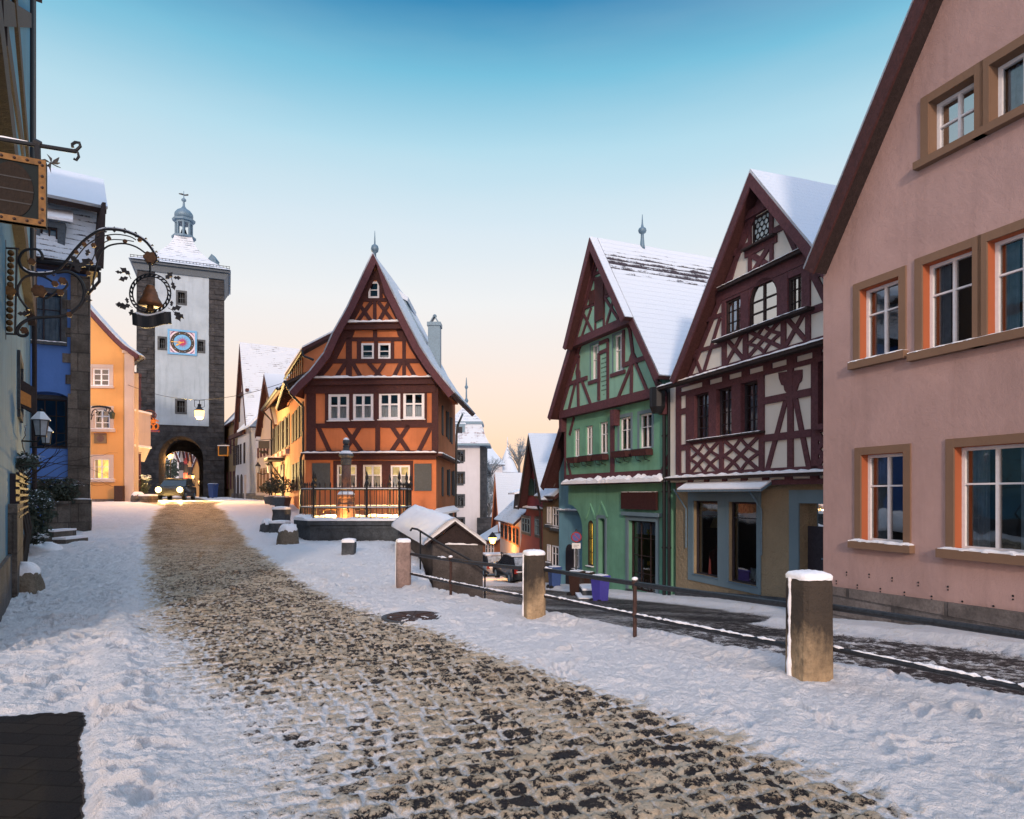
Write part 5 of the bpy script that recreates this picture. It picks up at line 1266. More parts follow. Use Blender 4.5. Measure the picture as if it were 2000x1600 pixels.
    for i in range(8):
        j = (i + 1) % 8; a, b_ = q0[i], q0[j]; L_ = (b_ - a).length; n = max(3, int(L_ / .165))
        for z in (zt, zm):
            h = Vector((0, 0, z - .76)); tb.tube([a + h, b_ + h], .02, 6); sn.tube([a + h + Vector((0, 0, .018)), b_ + h + Vector((0, 0, .018))], .017, 5)
        for k in range(1, n):
            q = a.lerp(b_, k / n); top = zt + .22; pb.tube([q, q + Vector((0, 0, top - .90)), q + Vector((0, 0, top - .83)), q + Vector((0, 0, top - .76))], [.012, .012, .022, .002], 5)
    for q in (q0[0], q0[1], q0[1].lerp(q0[2], .62), q0[2], q0[3], q0[4], q0[5], q0[6], q0[7]):
        po.lathe(q, [(.035, 0), (.035, 1.05), (.055, 1.07), (.06, 1.12), (.02, 1.2), (.05, 1.26), (.045, 1.33), (.004, 1.5)], 8)
    for i, m_ in enumerate((tb, )): tb.build('rails', M['iron'], rl)
    pb.build('bars', M['iron'], rl); po.build('posts', M['iron'], rl); sn.build('snow', M['snow'], rl)
    # lamp glowing inside the basin
    lm = thing('fountain_lamp', 'glowing lamp at the foot of the fountain column', 'lamp', (-5.3, 20.65, .45))
    b = MB(); b.lathe((-5.3, 20.65, .42), [(.09, 0), (.1, .03), (.1, .12), (.07, .14)], 12); b.build('housing', M['iron'], lm)
    b = MB(); b.sph((-5.3, 20.65, .60), .06, 8); b.build('bulb', M['bulb'], lm)
    lamp_light('fountain_light', (-5.3, 20.75, .74), 110, (1, .48, .12), .08)
    lamp_light('fountain_light', (-5.9, 22.5, .74), 170, (1, .48, .12), .08); lamp_light('fountain_light', (-4.2, 22.5, .74), 170, (1, .48, .12), .08)
def lamp_light(name, loc, w_, c, r=.1, spot=None, aim=None):
    l = bpy.data.lights.new(name, 'SPOT' if spot else 'POINT'); l.energy = w_; l.color = c; l.shadow_soft_size = r
    if spot: l.spot_size = R(spot); l.spot_blend = .6
    o = bpy.data.objects.new(name, l); COL.objects.link(o); o.location = loc
    if aim: o.rotation_euler = (Vector(aim) - Vector(loc)).to_track_quat('-Z', 'Y').to_euler()
    return o
fountain()

# rough rounded stone with a snow cap
def stone(name, label, cat, c, sx_, sy_, sz_, seed, mat='boulder', cap=True, group=None, box=.0, yaw=0):
    root = thing(name, label, cat, c, group); r_ = random.Random(seed); b = MB(); s_ = MB(); n, m = 24, 14
    def shape(i, j, o=0):
        a = 2 * math.pi * i / n; t = math.pi / 2 * j / m
        k = 1 / max(abs(math.cos(a)), abs(math.sin(a))) if box else 1; k = 1 + (k - 1) * box
        rr = math.cos(t) ** (.25 + .0 if box else .38); zz = math.sin(t) ** (1.0 if not box else 1.0)
        if box: rr = 1 if j < m * .78 else max(0.0, 1 - ((j - m * .78) / (m * .22)) ** 2.2 * .98); zz = min(1, j / (m * .78)) if j < m * .78 else 1 + .0
        w_ = .06 * math.sin(3 * a + seed) + .04 * math.sin(5 * a + 2 * t * 3 + seed)
        ca, sa = math.cos(yaw), math.sin(yaw); x, y = sx_ * rr * k * math.cos(a) * (1 + w_) * (1 + o), sy_ * rr * k * math.sin(a) * (1 + w_) * (1 + o)
        return (c[0] + x * ca - y * sa, c[1] + x * sa + y * ca, c[2] - .06 + sz_ * zz + (.0 if box else .03 * math.sin(4 * a + seed) * zz))
    for j in range(m + 1):
        for i in range(n): b.v.append(shape(i, j))
    for j in range(m):
        for i in range(n): ii = (i + 1) % n; b.f.append((j * n + i, j * n + ii, (j + 1) * n + ii, (j + 1) * n + i))
    b.build('stone', M[mat], root, True)
    if cap:
        j0 = int(m * (.62 if not box else .77))
        for j in range(j0, m + 1):
            for i in range(n):
                p = shape(i, j, .015); g = .055 * (j - j0) / (m - j0) + .012; wob = .05 * math.sin(i * 1.7 + seed) * (1 if j == j0 else 0) * (0 if box else 1); s_.v.append((p[0], p[1], p[2] + g + (-.015 if j == j0 else 0) + wob))
        for j in range(m - j0):
            for i in range(n): ii = (i + 1) % n; s_.f.append((j * n + i, j * n + ii, (j + 1) * n + ii, (j + 1) * n + i))
        s_.build('snow', M['snow'], root, True)
    return root
def gp(u, v, dz=0): x, y = gnd(u, v); return (x, y, float(zbase(y)) + dz)
a = gp(22, 1162); stone('guard_stone', 'weathered round topped guard stone at the wall corner on the far left', 'guard stone', (a[0] - .06, a[1] + .28, a[2] - .02), .37, .34, .50, 3)
a = gp(556, 1066); stone('guard_stone', 'rounded grey guard stone leaning at the left corner of the fountain', 'guard stone', (a[0], a[1] + .25, a[2]), .31, .28, .58, 8)
a = gp(677, 1086); stone('stone_block', 'low square stone block on the snow in front of the fountain', 'stone block', (a[0], a[1] + .2, a[2]), .155, .16, .42, 5, 'greystone', box=1, yaw=.1)
a = gp(542, 1042); stone('stone_block', 'wide low stone block beside the cube left of the fountain', 'stone block', (a[0] - .02, a[1] + .25, a[2]), .27, .24, .42, 6, 'greystone', box=1)
a = gp(515, 1042); stone('boulder', 'small dark boulder left of the low stone block by the fountain', 'boulder', (a[0] - .02, a[1] + .3, a[2]), .22, .2, .44, 9, 'greystone')
a = gp(533, 1042); stone('stone_block', 'grey stone cube perched on the blocks left of the fountain', 'stone block', (a[0], a[1] + .75, a[2] + .42), .24, .2, .44, 12, 'greystone', box=1)

# ================================================================== bollards and railings
def bollard(u, v, vt, wpx, Y, label, mat):
    q = PX(u, v, Y); h = (v - vt) / FPX * Y; r_ = wpx / FPX * Y / 2
    root = thing('stone_bollard', label, 'bollard', q, 'stone bollards of the railing')
    b = MB(); n = 28; prof = [(r_ * 1.0, -.25), (r_ * 1.0, .0), (r_ * .98, h * .5), (r_ * .97, h - .05), (r_ * .93, h - .015), (r_ * .85, h)]
    base = len(b.v)
    for rr, z in prof:
        for i in range(n):
            a = 2 * math.pi * i / n + .25; k = 1 / (abs(math.cos(a - .25)) ** 5 + abs(math.sin(a - .25)) ** 5) ** .2
            w_ = 1 + .012 * math.sin(5 * a + z * 9) + .008 * math.sin(11 * a - z * 23)
            b.v.append((q.x + rr * k * .96 * math.cos(a) * w_, q.y + rr * k * .96 * math.sin(a) * w_, q.z + z))
    for j in range(len(prof) - 1):
        for i in range(n): ii = (i + 1) % n; b.f.append((j * n + i, j * n + ii, (j + 1) * n + ii, (j + 1) * n + i))
    b.f.append(tuple((len(prof) - 1) * n + i for i in range(n))); b.build('post', M[mat], root, False)
    s_ = MB()
    for rr, z in ((.97, -.012), (.99, .012), (.9, .035), (.55, .05), (.05, .053)):
        for i in range(n):
            a = 2 * math.pi * i / n + .25; k = 1 / (abs(math.cos(a - .25)) ** 5 + abs(math.sin(a - .25)) ** 5) ** .2
            s_.v.append((q.x + rr * r_ * k * .96 * math.cos(a), q.y + rr * r_ * k * .96 * math.sin(a), q.z + h + z + .008 * rnd.random()))
    for j in range(4):
        for i in range(n): ii = (i + 1) % n; s_.f.append((j * n + i, j * n + ii, (j + 1) * n + ii, (j + 1) * n + i))
    # snow blown against the left side
    n2 = 26; s_.tube([(q.x - r_ * .97, q.y + r_ * (.02 + .1 * vn1(i * .7 + u)), q.z + h * i / n2 * 1.01 - .01) for i in range(n2 + 1)], [max(.004, r_ * (.14 - .05 * i / n2) * (.25 + 1.5 * vn1(i * .85 + v))) for i in range(n2 + 1)], 7)
    s_.build('snow', M['snow'], root, True)
    return q, h, r_
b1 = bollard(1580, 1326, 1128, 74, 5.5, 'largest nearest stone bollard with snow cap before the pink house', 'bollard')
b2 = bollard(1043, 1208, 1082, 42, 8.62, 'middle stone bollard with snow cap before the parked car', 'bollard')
b3 = bollard(788, 1147, 1058, 30, 11.6, 'farthest paler stone bollard beside the small stone hut', 'bollard_pale')
def span(A, B, zu0, zu1, zl0, zl1, label, posts):
    root = thing('railing', label, 'railing', A, 'railing spans between the bollards')
    def pt(t, z0, z1): return Vector((A[0] + (B[0] - A[0]) * t, A[1] + (B[1] - A[1]) * t, z0 + (z1 - z0) * t))
    for z0, z1, r_ in ((zu0, zu1, .027), (zl0, zl1, .0235)):
        b = MB(); b.tube([pt(i / 10, z0, z1) - Vector((0, 0, .012 * math.sin(math.pi * i / 10))) for i in range(11)], r_, 8); ra = b.build('rail', M['railpaint'], root)
        s_ = MB(); L_ = (Vector(B) - Vector(A)).length; n = int(L_ / .04); run = []
        for i in range(n + 1):
            t = i / n; g = vn1(t * L_ * 2.1 + z0 * 31); lim = .40 if r_ < .025 else .66
            if g > lim or (r_ < .025 and g > .30): run.append((pt(t, z0, z1) + Vector((.006 * (rnd.random() - .5), .006 * (rnd.random() - .5), r_ * .72 + .008 * (rnd.random() - .5) - .012 * math.sin(math.pi * t))), r_ * (.15 + .75 * rnd.random() * (.4 + g)) + .003))
            else:
                if len(run) > 3: s_.tube([q for q, _ in run], [.004] + [q for _, q in run[1:-1]] + [.004], 6)
                run = []
        if len(run) > 3: s_.tube([q for q, _ in run], [.004] + [q for _, q in run[1:-1]] + [.004], 6)
        if s_.v: s_.build('snow', M['snow'], ra, True)
    for t in posts:
        b = MB(); q = pt(t, 0, 0); g = float(zbase(q.y)) - .1; b.tube([Vector((q.x, q.y, g)), Vector((q.x, q.y, pt(t, zu0, zu1).z + .015))], .022, 8)
        for z in (pt(t, zu0, zu1).z, pt(t, zl0, zl1).z): b.sph((q.x, q.y, z), .034, 8)
        po = b.build('post', M['rust'], root)
        s_ = MB(); s_.sph((q.x, q.y, pt(t, zu0, zu1).z + .04), .035, 6, .6); s_.build('snow', M['snow'], po, True)
def side(b, s_): return (b[0].x + .20 * s_, b[0].y - .20 * s_)
A3, A2l, A2r, A1l, A1r = (b3[0].x + .13, b3[0].y - .05), (b2[0].x - .12, b2[0].y + .06), (b2[0].x + .13, b2[0].y - .07), (b1[0].x - .14, b1[0].y + .07), (b1[0].x + .15, b1[0].y - .06)
def P3(p, z): return (p[0], p[1], z)
span(P3(A3, 0), P3(A2l, 0), .50, .57, .16, .20, 'iron railing from the farthest bollard to the middle one', (.42,))
span(P3(A2r, 0), P3(A1l, 0), .575, .615, .23, .27, 'long iron railing from the middle bollard to the largest bollard', (.475,))
span(P3(A1r, 0), (6.3 - .7 * 2.6, 2.6, 0), .62, .66, .28, .30, 'iron railing running from the largest bollard out to the right', ())
# ================================================================== little stone hut over the cellar steps
def hut():
    p0, p1 = PX(845, 1062, 14.4), PX(943, 1058, 14.1); F = Fac((p0.x, p0.y), (p1.x, p1.y)); W = F.len; Lh = 4.6
    root = thing('stone_hut', 'low stone hut with a snowy gable roof beside the fountain', 'hut', F.W(W / 2, -1.0))
    ze = F.z(845, 1062); zr = F.z(890, 1024) ; b = MB(); b.prism([F.W(0, -3), F.W(W, -3), F.W(W, ze), F.W(0, ze)], (-1.5, 4.4, 0)); b.build('wall', M['hutstone'], root)
    b = MB(); F.pr(b, [(-.05, ze), (W + .05, ze + .0), (W / 2, zr + .02)], -.1, .02); b.build('gable', M['darkwood'], root)
    # the ridge runs back and to the left, over the steps
    dv = Vector((-1.5, 4.4, 0)); k0 = F.W(-.12, ze - .05, .14); k1 = F.W(W / 2, zr + .02, .14); k2 = F.W(W + .1, ze - .02, .14); up = Vector((0, 0, .2))
    b = MB(); b.prism([k0, k1, k2, k2 + Vector((0, 0, .05)), k1 + Vector((0, 0, .06)), k0 + Vector((0, 0, .05))], dv + up); b.build('roof', M['darkwood'], root)
    sb = MB(); n, m = 24, 10; rows_ = []
    prof = [k0 + Vector((-.03, 0, .02)), k0 + Vector((-.02, 0, .10)), k0.lerp(k1, .35) + Vector((0, 0, .17)), k0.lerp(k1, .7) + Vector((0, 0, .18)), k1 + Vector((0, 0, .14)), k1.lerp(k2, .4) + Vector((0, 0, .15)), k1.lerp(k2, .8) + Vector((0, 0, .14)), k2 + Vector((.02, 0, .1)), k2 + Vector((.03, 0, .02))]
    for i in range(n + 1):
        for j, q in enumerate(prof):
            t = i / n; w_ = .05 * (vn1(i * .45 + j * .6) - .5) * (1 if 0 < j < 8 else .3); g = q + (dv + up) * t + Vector((0, -.02, w_ + (.12 * math.sin(math.pi * min(1, t * 1.4)) if j in (1, 2, 3) else 0)))
            sb.v.append(tuple(g))
    K = len(prof)
    for i in range(n):
        for j in range(K - 1): sb.f.append((i * K + j, i * K + j + 1, (i + 1) * K + j + 1, (i + 1) * K + j))
    sb.f.append(tuple(n * K + j for j in range(K))); n0 = len(sb.v); inn = [k0, k0, k0.lerp(k1, .35), k0.lerp(k1, .7), k1, k1.lerp(k2, .4), k1.lerp(k2, .8), k2, k2]; sb.v += [tuple(q + Vector((0, -.015, .05))) for q in inn]
    for j in range(K - 1): sb.f.append((j, j + 1, n0 + j + 1, n0 + j))
    sb.build('snow_cover', M['snow'], root, True)
    sb = MB(); snow_strip(F, .3, W - .1, ze - .0, 0, .03, .03, .08, sb); sb.build('snow', M['snow'], root)
    # hand rail of the steps
    h = thing('handrail', 'thin black handrail sloping down past the stone hut', 'handrail', PX(821, 1100, 13.6))
    b = MB(); b.tube([PX(802, 1036, 13.9), PX(805, 1032, 13.8), PX(815, 1034, 13.7), PX(850, 1056, 13.6), PX(920, 1095, 13.5), PX(955, 1120, 13.4)], .022, 7); b.build('rail', M['iron'], h)
    for u, v0, v1 in ((821, 1036, 1120), (947, 1115, 1170)):
        b = MB(); b.tube([PX(u, v0, 13.6), PX(u, v1 + 30, 13.6)], .018, 6); b.build('post', M['iron'], h)
hut()
# ================================================================== gate tower
def tower():
    X0, Y0 = (268 - CU) / FPX * 58, 58.0
    F = Fac((X0, Y0), (X0 + .919, Y0 + .395)); W = F.a(437); D = 6.8
    root = thing('gate_tower', 'tall square clock tower with an arched gateway and a white plastered front', 'tower', F.W(W / 2, 1.2))
    ze = F.z(340, 536); zb = 1.0
    al, ar = F.a(310), F.a(397); zs = F.z(353, 897); zc = F.z(353, 852); am = (al + ar) / 2; n = 14
    arch = [(ar, zb - 1), (ar, zs)] + [(am + (ar - al) / 2 * math.cos(math.pi * i / n), zs + (zc - zs) * math.sin(math.pi * i / n)) for i in range(1, n)] + [(al, zs), (al, zb - 1)]
    b = MB(); 
    # the arch is a notch in the outline, swept through the whole depth
    outl = [(0, zb - 1)] + list(reversed(arch)) + [(W, zb - 1), (W, ze), (0, ze)]
    wins = [F.ur(348, 361, 571, 592), F.ur(312, 322, 661, 680), F.ur(387, 397, 667, 686), F.ur(346, 361, 783, 805)]
    wall(b, F, outl, [rect(q) for q in wins], 0, D, .5); b.build('wall', M['tower'], root)
    pl = MB(); x0, x1 = F.a(303), F.a(408); z0, z1 = F.z(303, 829), F.z(303, 524)
    wall(pl, F, [(x0, z0), (x1, z0), (x1, z1), (x0, z1)], [rect((q[0] - .02, q[1] + .02, q[2] - .02, q[3] + .02)) for q in wins], .05, .01, .06, back=False); pl.build('plaster_panel', M['towerplaster'], root)
    for q in wins:
        b = MB(); F.rc(b, *q, -.42, -.38); wn = b.build('window', M['dark'], root)
        u = MB(); a0, a1, c0, c1 = q; s = .17
        for r in ((a0 - s, a0, c0 - s, c1 + s), (a1, a1 + s, c0 - s, c1 + s), (a0, a1, c1, c1 + s), (a0, a1, c0 - s, c0)): F.rc(u, *r, -.05, .09)
        u.build('surround', M['greystone'], wn)
        u = MB(); 
        for i in range(1, 3): F.rc(u, a0 + (a1 - a0) * i / 3 - .015, a0 + (a1 - a0) * i / 3 + .015, c0, c1, -.2, -.17)
        F.rc(u, a0, a1, (c0 + c1) / 2 - .015, (c0 + c1) / 2 + .015, -.2, -.168); u.build('frame', M['slate'], wn)
    # rustic quoins, each block standing a little proud
    b = MB(); z = zb
    i = 0
    while z < ze - .5:
        h = .42 + .2 * rnd.random()
        for a, s in ((0, 1), (W, -1)):
            w_ = .75 + .5 * ((i + (s > 0)) % 2); o = .03 + .06 * rnd.random(); F.rc(b, min(a - s * .05, a + s * w_), max(a - s * .05, a + s * w_), z + .02, z + h - .02, -.6, o)
        z += h; i += 1
    o = b.build('quoins', M['tower'], root)
    b = MB(); G = Fac(tuple(F.W(0, 0, -D + .6).xy), tuple(F.W(1, 0, -D + .6).xy)); x0, x1 = G.a(317), G.a(389); zi, zj = G.z(353, 910), G.z(353, 881); m_ = (x0 + x1) / 2
    G.pr(b, [(al - .1, zb - 1), (x0, zb - 1), (x0, zi)] + [(m_ - (x1 - x0) / 2 * math.cos(math.pi * i / n), zi + (zj - zi) * math.sin(math.pi * i / n)) for i in range(1, n)] + [(x1, zi), (x1, zb - 1), (ar + .1, zb - 1), (ar + .1, zc + .1), (al - .1, zc + .1)], 0, -.5); b.build('inner_arch', M['tower'], root)
    # arch stones
    b = MB(); F.curve(b, [(am + ((ar - al) / 2 + .18) * math.cos(math.pi * i / 24), zs + (zc - zs + .18) * math.sin(math.pi * i / 24)) for i in range(25)], .36, -.1, .06); b.build('arch_ring', M['tower'], root)
    # cornice
    b = MB(); F.pr(b, [(-.05, ze), (W + .05, ze), (W + .4, ze + .6), (-.4, ze + .6)], .2, -D - .2); F.rc(b, -.45, W + .45, ze + .6, ze + .8, .45, -D - .45); b.build('cornice', M['slate'], root)
    # bell-cast roof
    c = F.W(W / 2, 0, -D / 2); rot = math.atan2(F.d.y, F.d.x)
    hw = W / 2 + .6; zr = ze + .8; zt = CZ + (965 - 463) / FPX * 62.0
    pr = [(1.0, 0), (.80, .13), (.58, .32), (.42, .50), (.30, .68), (.22, .85), (.18, 1.0)]
    b = MB(); b.uv = {}
    for k in range(4):
        a0, a1 = rot + math.pi / 4 + k * math.pi / 2, rot + math.pi / 4 + (k + 1) * math.pi / 2
        for i, (f, h) in enumerate(pr):
            for a, u in ((a0, -1), (a1, 1)):
                b.uv[len(b.v)] = (u * f * hw + k * 20, (1 - h) * 5.5); b.v.append((c.x + math.cos(a) * f * hw * 1.4142, c.y + math.sin(a) * f * hw * 1.4142, zr + (zt - zr) * h))
        for i in range(len(pr) - 1):
            q = k * len(pr) * 2 + i * 2; b.f.append((q, q + 1, q + 3, q + 2))
    b.build('roof', M['rs_tower'], root)
    b = MB()
    for s in range(2):
        for z in (.25, .42): b.tube([F.W(-.5, zr + z, .25), F.W(W + .5, zr + z, .25)], .025, 4)
    for i in range(30): a = -.5 + (W + 1) * i / 29; b.tube([F.W(a, zr + .05, .3), F.W(a, zr + .45, .25)], .02, 4)
    b.build('snow_guard', M['iron'], root)
    # lantern with open arches and a bell
    zl = zt; nv = len(S.objects)
    b = MB(); b.lathe((c.x, c.y, zl), [(1.35, 0), (1.35, .25), (1.1, .3)], 8, rot); b.lathe((c.x, c.y, zl + 2.35), [(1.0, -.3), (1.0, -.05), (1.25, .0), (1.3, .3), (1.0, .45)], 8, rot)
    lt = b.build('lantern', M['zinc'], root)
    b = MB()
    for k in range(8):
        a = rot + k * math.pi / 4; b.lathe((c.x + .88 * math.cos(a), c.y + .88 * math.sin(a), zl + .28), [(.14, 0), (.14, 1.85)], 6)
    b.build('posts', M['zinc'], lt)
    b = MB(); b.lathe((c.x, c.y, zl + .8), [(.38, 0), (.33, .1), (.25, .45), (.12, .6), (.03, .65)], 10); b.build('bell', M['iron'], lt)
    b = MB(); b.lathe((c.x, c.y, zl + 2.75), [(.9, 0), (1.05, .35), (1.02, .75), (.75, 1.15), (.35, 1.45), (.14, 1.8), (.1, 2.4), (.26, 2.55), (.28, 2.72), (.12, 2.9), (.05, 3.0), (.03, 3.9)], 14); b.build('onion_dome', M['zinc'], root, True)
    b = MB(); q = F.W(W / 2, zl + 6.25, -D / 2); F2 = Fac((q.x, q.y), (q.x + F.d.x, q.y + F.d.y)); F2.pr(b, [(-.55, q.z), (-.2, q.z + .06), (.1, q.z - .04), (.5, q.z + .1), (.5, q.z - .12), (.1, q.z - .22), (-.55, q.z - .1)], -.02, .02); b.build('weathervane', M['iron'], root)
    lt_s = Matrix.Translation(Vector((c.x, c.y, zl))) @ Matrix.Diagonal((.78, .78, .68, 1)) @ Matrix.Translation(-Vector((c.x, c.y, zl)))
    for o_ in root.children_recursive:
        if o_.name.split('.')[0] in ('lantern', 'posts', 'bell', 'onion_dome', 'weathervane'): o_.data.transform(lt_s)
    b = MB(); q = F.W(W * .86, 0, -D + .9); zc_ = CZ + (965 - 513) / FPX * 64; b.bx(q.x - .4, q.x + .4, q.y - .4, q.y + .4, zc_ - .6, zc_ + .75); b.prism([(q.x - .45, q.y - .42, zc_ + .75), (q.x + .45, q.y - .42, zc_ + .75), (q.x, q.y - .42, zc_ + 1.35)], (0, .84, 0)); b.build('chimney', M['zinc'], root)
    # clock
    cl = F.ur(328, 384, 643, 691, .06); a0, a1, c0, c1 = cl; A, Z = (a0 + a1) / 2, (c0 + c1) / 2; r_ = (a1 - a0) / 2 * .86; rz = (c1 - c0) / 2
    r_ = min(r_, rz * .88)
    ck = thing('tower_clock', 'painted clock with a red sun on a light blue face, high on the tower', 'clock', F.W(A, c0, .07))
    b = MB(); F.rc(b, a0, a1, c0, c1, .055, .09); b.build('backing', m_plain('clock_corner_white', (.66, .58, .66), .7), ck)
    b = MB(); s = .14; c_ = m_plain('clock_frame_blue', (.13, .36, .62), .6)
    for r in ((a0 - .02, a0 + s, c0 - .02, c1 + .02), (a1 - s, a1 + .02, c0 - .02, c1 + .02), (a0 + s, a1 - s, c1 - s, c1 + .02), (a0 + s, a1 - s, c0 - .02, c0 + s)): F.rc(b, *r, .056, .17)
    b.build('frame', c_, ck)
    D3, U3 = F.D3(), Vector((0, 0, 1))
    b = MB(); b.disc(F.W(A, Z, .095), r_, D3, U3, .01, 40); b.build('hour_ring', m_plain('clock_black', (.012, .016, .024), .6), ck)
    b = MB(); b.disc(F.W(A, Z, .108), r_ * .72, D3, U3, -.012, 40); b.build('face', m_plain('clock_blue', (.12, .38, .66), .6), ck)
    b = MB(); 
    for k in range(28):
        t = 2 * math.pi * k / 28; L_ = r_ * (.64 if k % 2 else .5); b.poly([F.W(A + .03 * r_ * math.sin(t), Z - .03 * r_ * math.cos(t), .125), F.W(A + L_ * .45 * math.cos(t + .09), Z + L_ * .45 * math.sin(t + .09), .125), F.W(A + L_ * math.cos(t), Z + L_ * math.sin(t), .125), F.W(A + L_ * .45 * math.cos(t - .09), Z + L_ * .45 * math.sin(t - .09), .125)])
    b.build('sun', m_plain('clock_magenta', (.35, .03, .12), .6), ck)
    b = MB(); b.disc(F.W(A, Z, .128), r_ * .27, D3, U3, -.004, 24); b.build('sun_disc', m_plain('clock_red', (.36, .03, .11), .6), ck)
    for k, t_ in enumerate(('XII', 'I', 'II', 'III', 'IIII', 'V', 'VI', 'VII', 'VIII', 'IX', 'X', 'XI')):
        t = math.pi / 2 - 2 * math.pi * k / 12; co_, si_ = math.cos(t - math.pi / 2), math.sin(t - math.pi / 2)
        def fn(v, t=t, co_=co_, si_=si_): x, y = v.x * co_ - v.y * si_, v.x * si_ + v.y * co_; return F.W(A + r_ * .86 * math.cos(t) + x, Z + r_ * .86 * math.sin(t) + y, .108 + v.z)
        text_mesh(t_, r_ * .25, fn, 'numeral', M['gold'], ck)
    b = MB(); sp = m_plain('clock_dots', (.6, .6, .62), .7)
    for k in range(12): t = math.pi / 2 - 2 * math.pi * (k + .5) / 12; b.disc(F.W(A + r_ * .86 * math.cos(t), Z + r_ * .86 * math.sin(t), .112), r_ * .03, D3, U3, -.008, 8)
    b.build('hour_dots', sp, ck)
    b = MB()
    for sx_ in (-1, 1):
        for sz_ in (-1, 1):
            for k in range(3): F.curve(b, [(A + sx_ * (r_ * 1.0 - .03 * k), Z + sz_ * (r_ * (.62 + .1 * k))), (A + sx_ * r_ * (.86 - .02 * k), Z + sz_ * r_ * (.8 + .04 * k)), (A + sx_ * r_ * (.62 + .08 * k), Z + sz_ * (r_ * 1.0 - .02 * k))], .035, .09, .10)
    b.build('corner_scrolls', m_plain('clock_violet', (.2, .05, .16), .7), ck)
    def hand(name, ang, L_, wd, tip):
        b = MB(); t = ang; dx, dz = math.cos(t), math.sin(t); F.bar(b, (A - dx * r_ * .14, Z - dz * r_ * .14), (A + dx * L_, Z + dz * L_), wd, .13, .14 + wd * .1)
        q = (A + dx * L_ * tip, Z + dz * L_ * tip); F.pr(b, [(q[0] - dx * .14, q[1] - dz * .14), (q[0] + dz * .08, q[1] - dx * .08), (q[0] + dx * .2, q[1] + dz * .2), (q[0] - dz * .08, q[1] + dx * .08)], .135, .155); b.build(name, m_plain('gilt_hand', (.62, .36, .08), .4, .3), ck)
    hand('minute_hand', math.pi, r_ * .95, .06, .25); hand('hour_hand', R(212), r_ * .62, .06, .75)
tower()

# ================================================================== generic house used along the two streets
def blind_window(F, root, r, p=.0, mat=None, frame=None, panes=(2, (.62,)), sur=None, sill=None, lit=None, arch=0):
    """small distant window: frame proud of the wall, pane a sub-part"""
    a0, a1, z0, z1 = r; b = MB(); t = .06
    mf = frame or M['white']
    for q in ((a0, a0 + t, z0, z1), (a1 - t, a1, z0, z1), (a0 + t, a1 - t, z1 - t, z1), (a0 + t, a1 - t, z0, z0 + t)): F.rc(b, *q, p, p + .05)
    for i in range(1, panes[0]): F.rc(b, a0 + (a1 - a0) * i / panes[0] - .022, a0 + (a1 - a0) * i / panes[0] + .022, z0 + t, z1 - t, p, p + .046)
    for f in panes[1]: F.rc(b, a0 + t, a1 - t, z0 + (z1 - z0) * f - .02, z0 + (z1 - z0) * f + .02, p, p + .042)
    w_ = b.build('window', mf, root); g = MB(); F.rc(g, a0 + .02, a1 - .02, z0 + .02, z1 - .02, p + .004, p + .015); g.build('pane', M[lit] if lit else M['panedark'], w_)
    if sur:
        s, m_ = sur; u = MB()
        for q in ((a0 - s, a0, z0 - s, z1 + s), (a1, a1 + s, z0 - s, z1 + s), (a0, a1, z1, z1 + s), (a0, a1, z0 - s, z0)): F.rc(u, *q, p - .01, p + .035)
        u.build('surround', m_, w_)
    if sill:
        u = MB(); F.rc(u, a0 - .15, a1 + .15, z0 - .2, z0 - .06, p, p + .14); si = u.build('sill', sill, w_); snow_strip(F, a0 - .14, a1 + .14, z0 - .06, p + .01, p + .13, .02, .2).build('snow', M['snow'], si)
    return w_
M['panedark'] = m_plain('dark_pane', (.02, .025, .035), .08)
def street_house(name, label, F, depth, ze, zb, mat, gable=None, roofmat='rs', pv=.3, eave=.3, ridge=None, th=.14, um='brown', barge=None, cat='house', back_slope=True):
    """F: front towards the street. gable=(apex a, apex z, [left foot], [right foot]) or ridge=(dist, z): ridge parallel to the front"""
    W = F.len; root = thing(name, label, cat, F.W(W / 2, zb))
    b = MB()
    if gable:
        ac, za, lf, rf = gable; i = (za - .25 - ze) / max(.1, (za - ze))
        sl = (za - lf[1]) / (ac - lf[0]); sr = (za - rf[1]) / (rf[0] - ac); zi = za - .3
        wall(b, F, [(0, zb - 4), (W, zb - 4), (W, max(ze - 9, zi - (W - ac) * sr)), (ac, zi), (0, max(ze - 9, zi - ac * sl))], [], 0, depth); b.build('wall', mat, root)
        roof(F, root, [lf, (ac, za), rf], pv, -depth - .2, M[roofmat], M[um], th=th, barge=barge or M['brown'], bw=.3)
    else:
        dr, zr = ridge; wall(b, F, [(0, zb - 4), (W, zb - 4), (W, ze), (0, ze)], [], 0, depth)
        S_ = Fac(tuple(F.W(0, 0, 0).xy), tuple(F.W(0, 0, -1).xy))   # side plane: a runs backwards
        prof = [(-eave, ze - .15), (dr, zr), (2 * dr + eave, ze - .15)]
        for a in (0, W):
            q = [F.W(a, ze, 0), F.W(a, ze, -2 * dr), F.W(a, zr - .2, -dr)]; b.poly(q)
        b.build('wall', mat, root)
        G = Fac(tuple(F.W(W, 0, 0).xy), tuple(F.W(W, 0, -1).xy)); roof(G, root, prof, .15, -W - .15, M[roofmat], M[um], th=th)
    return root

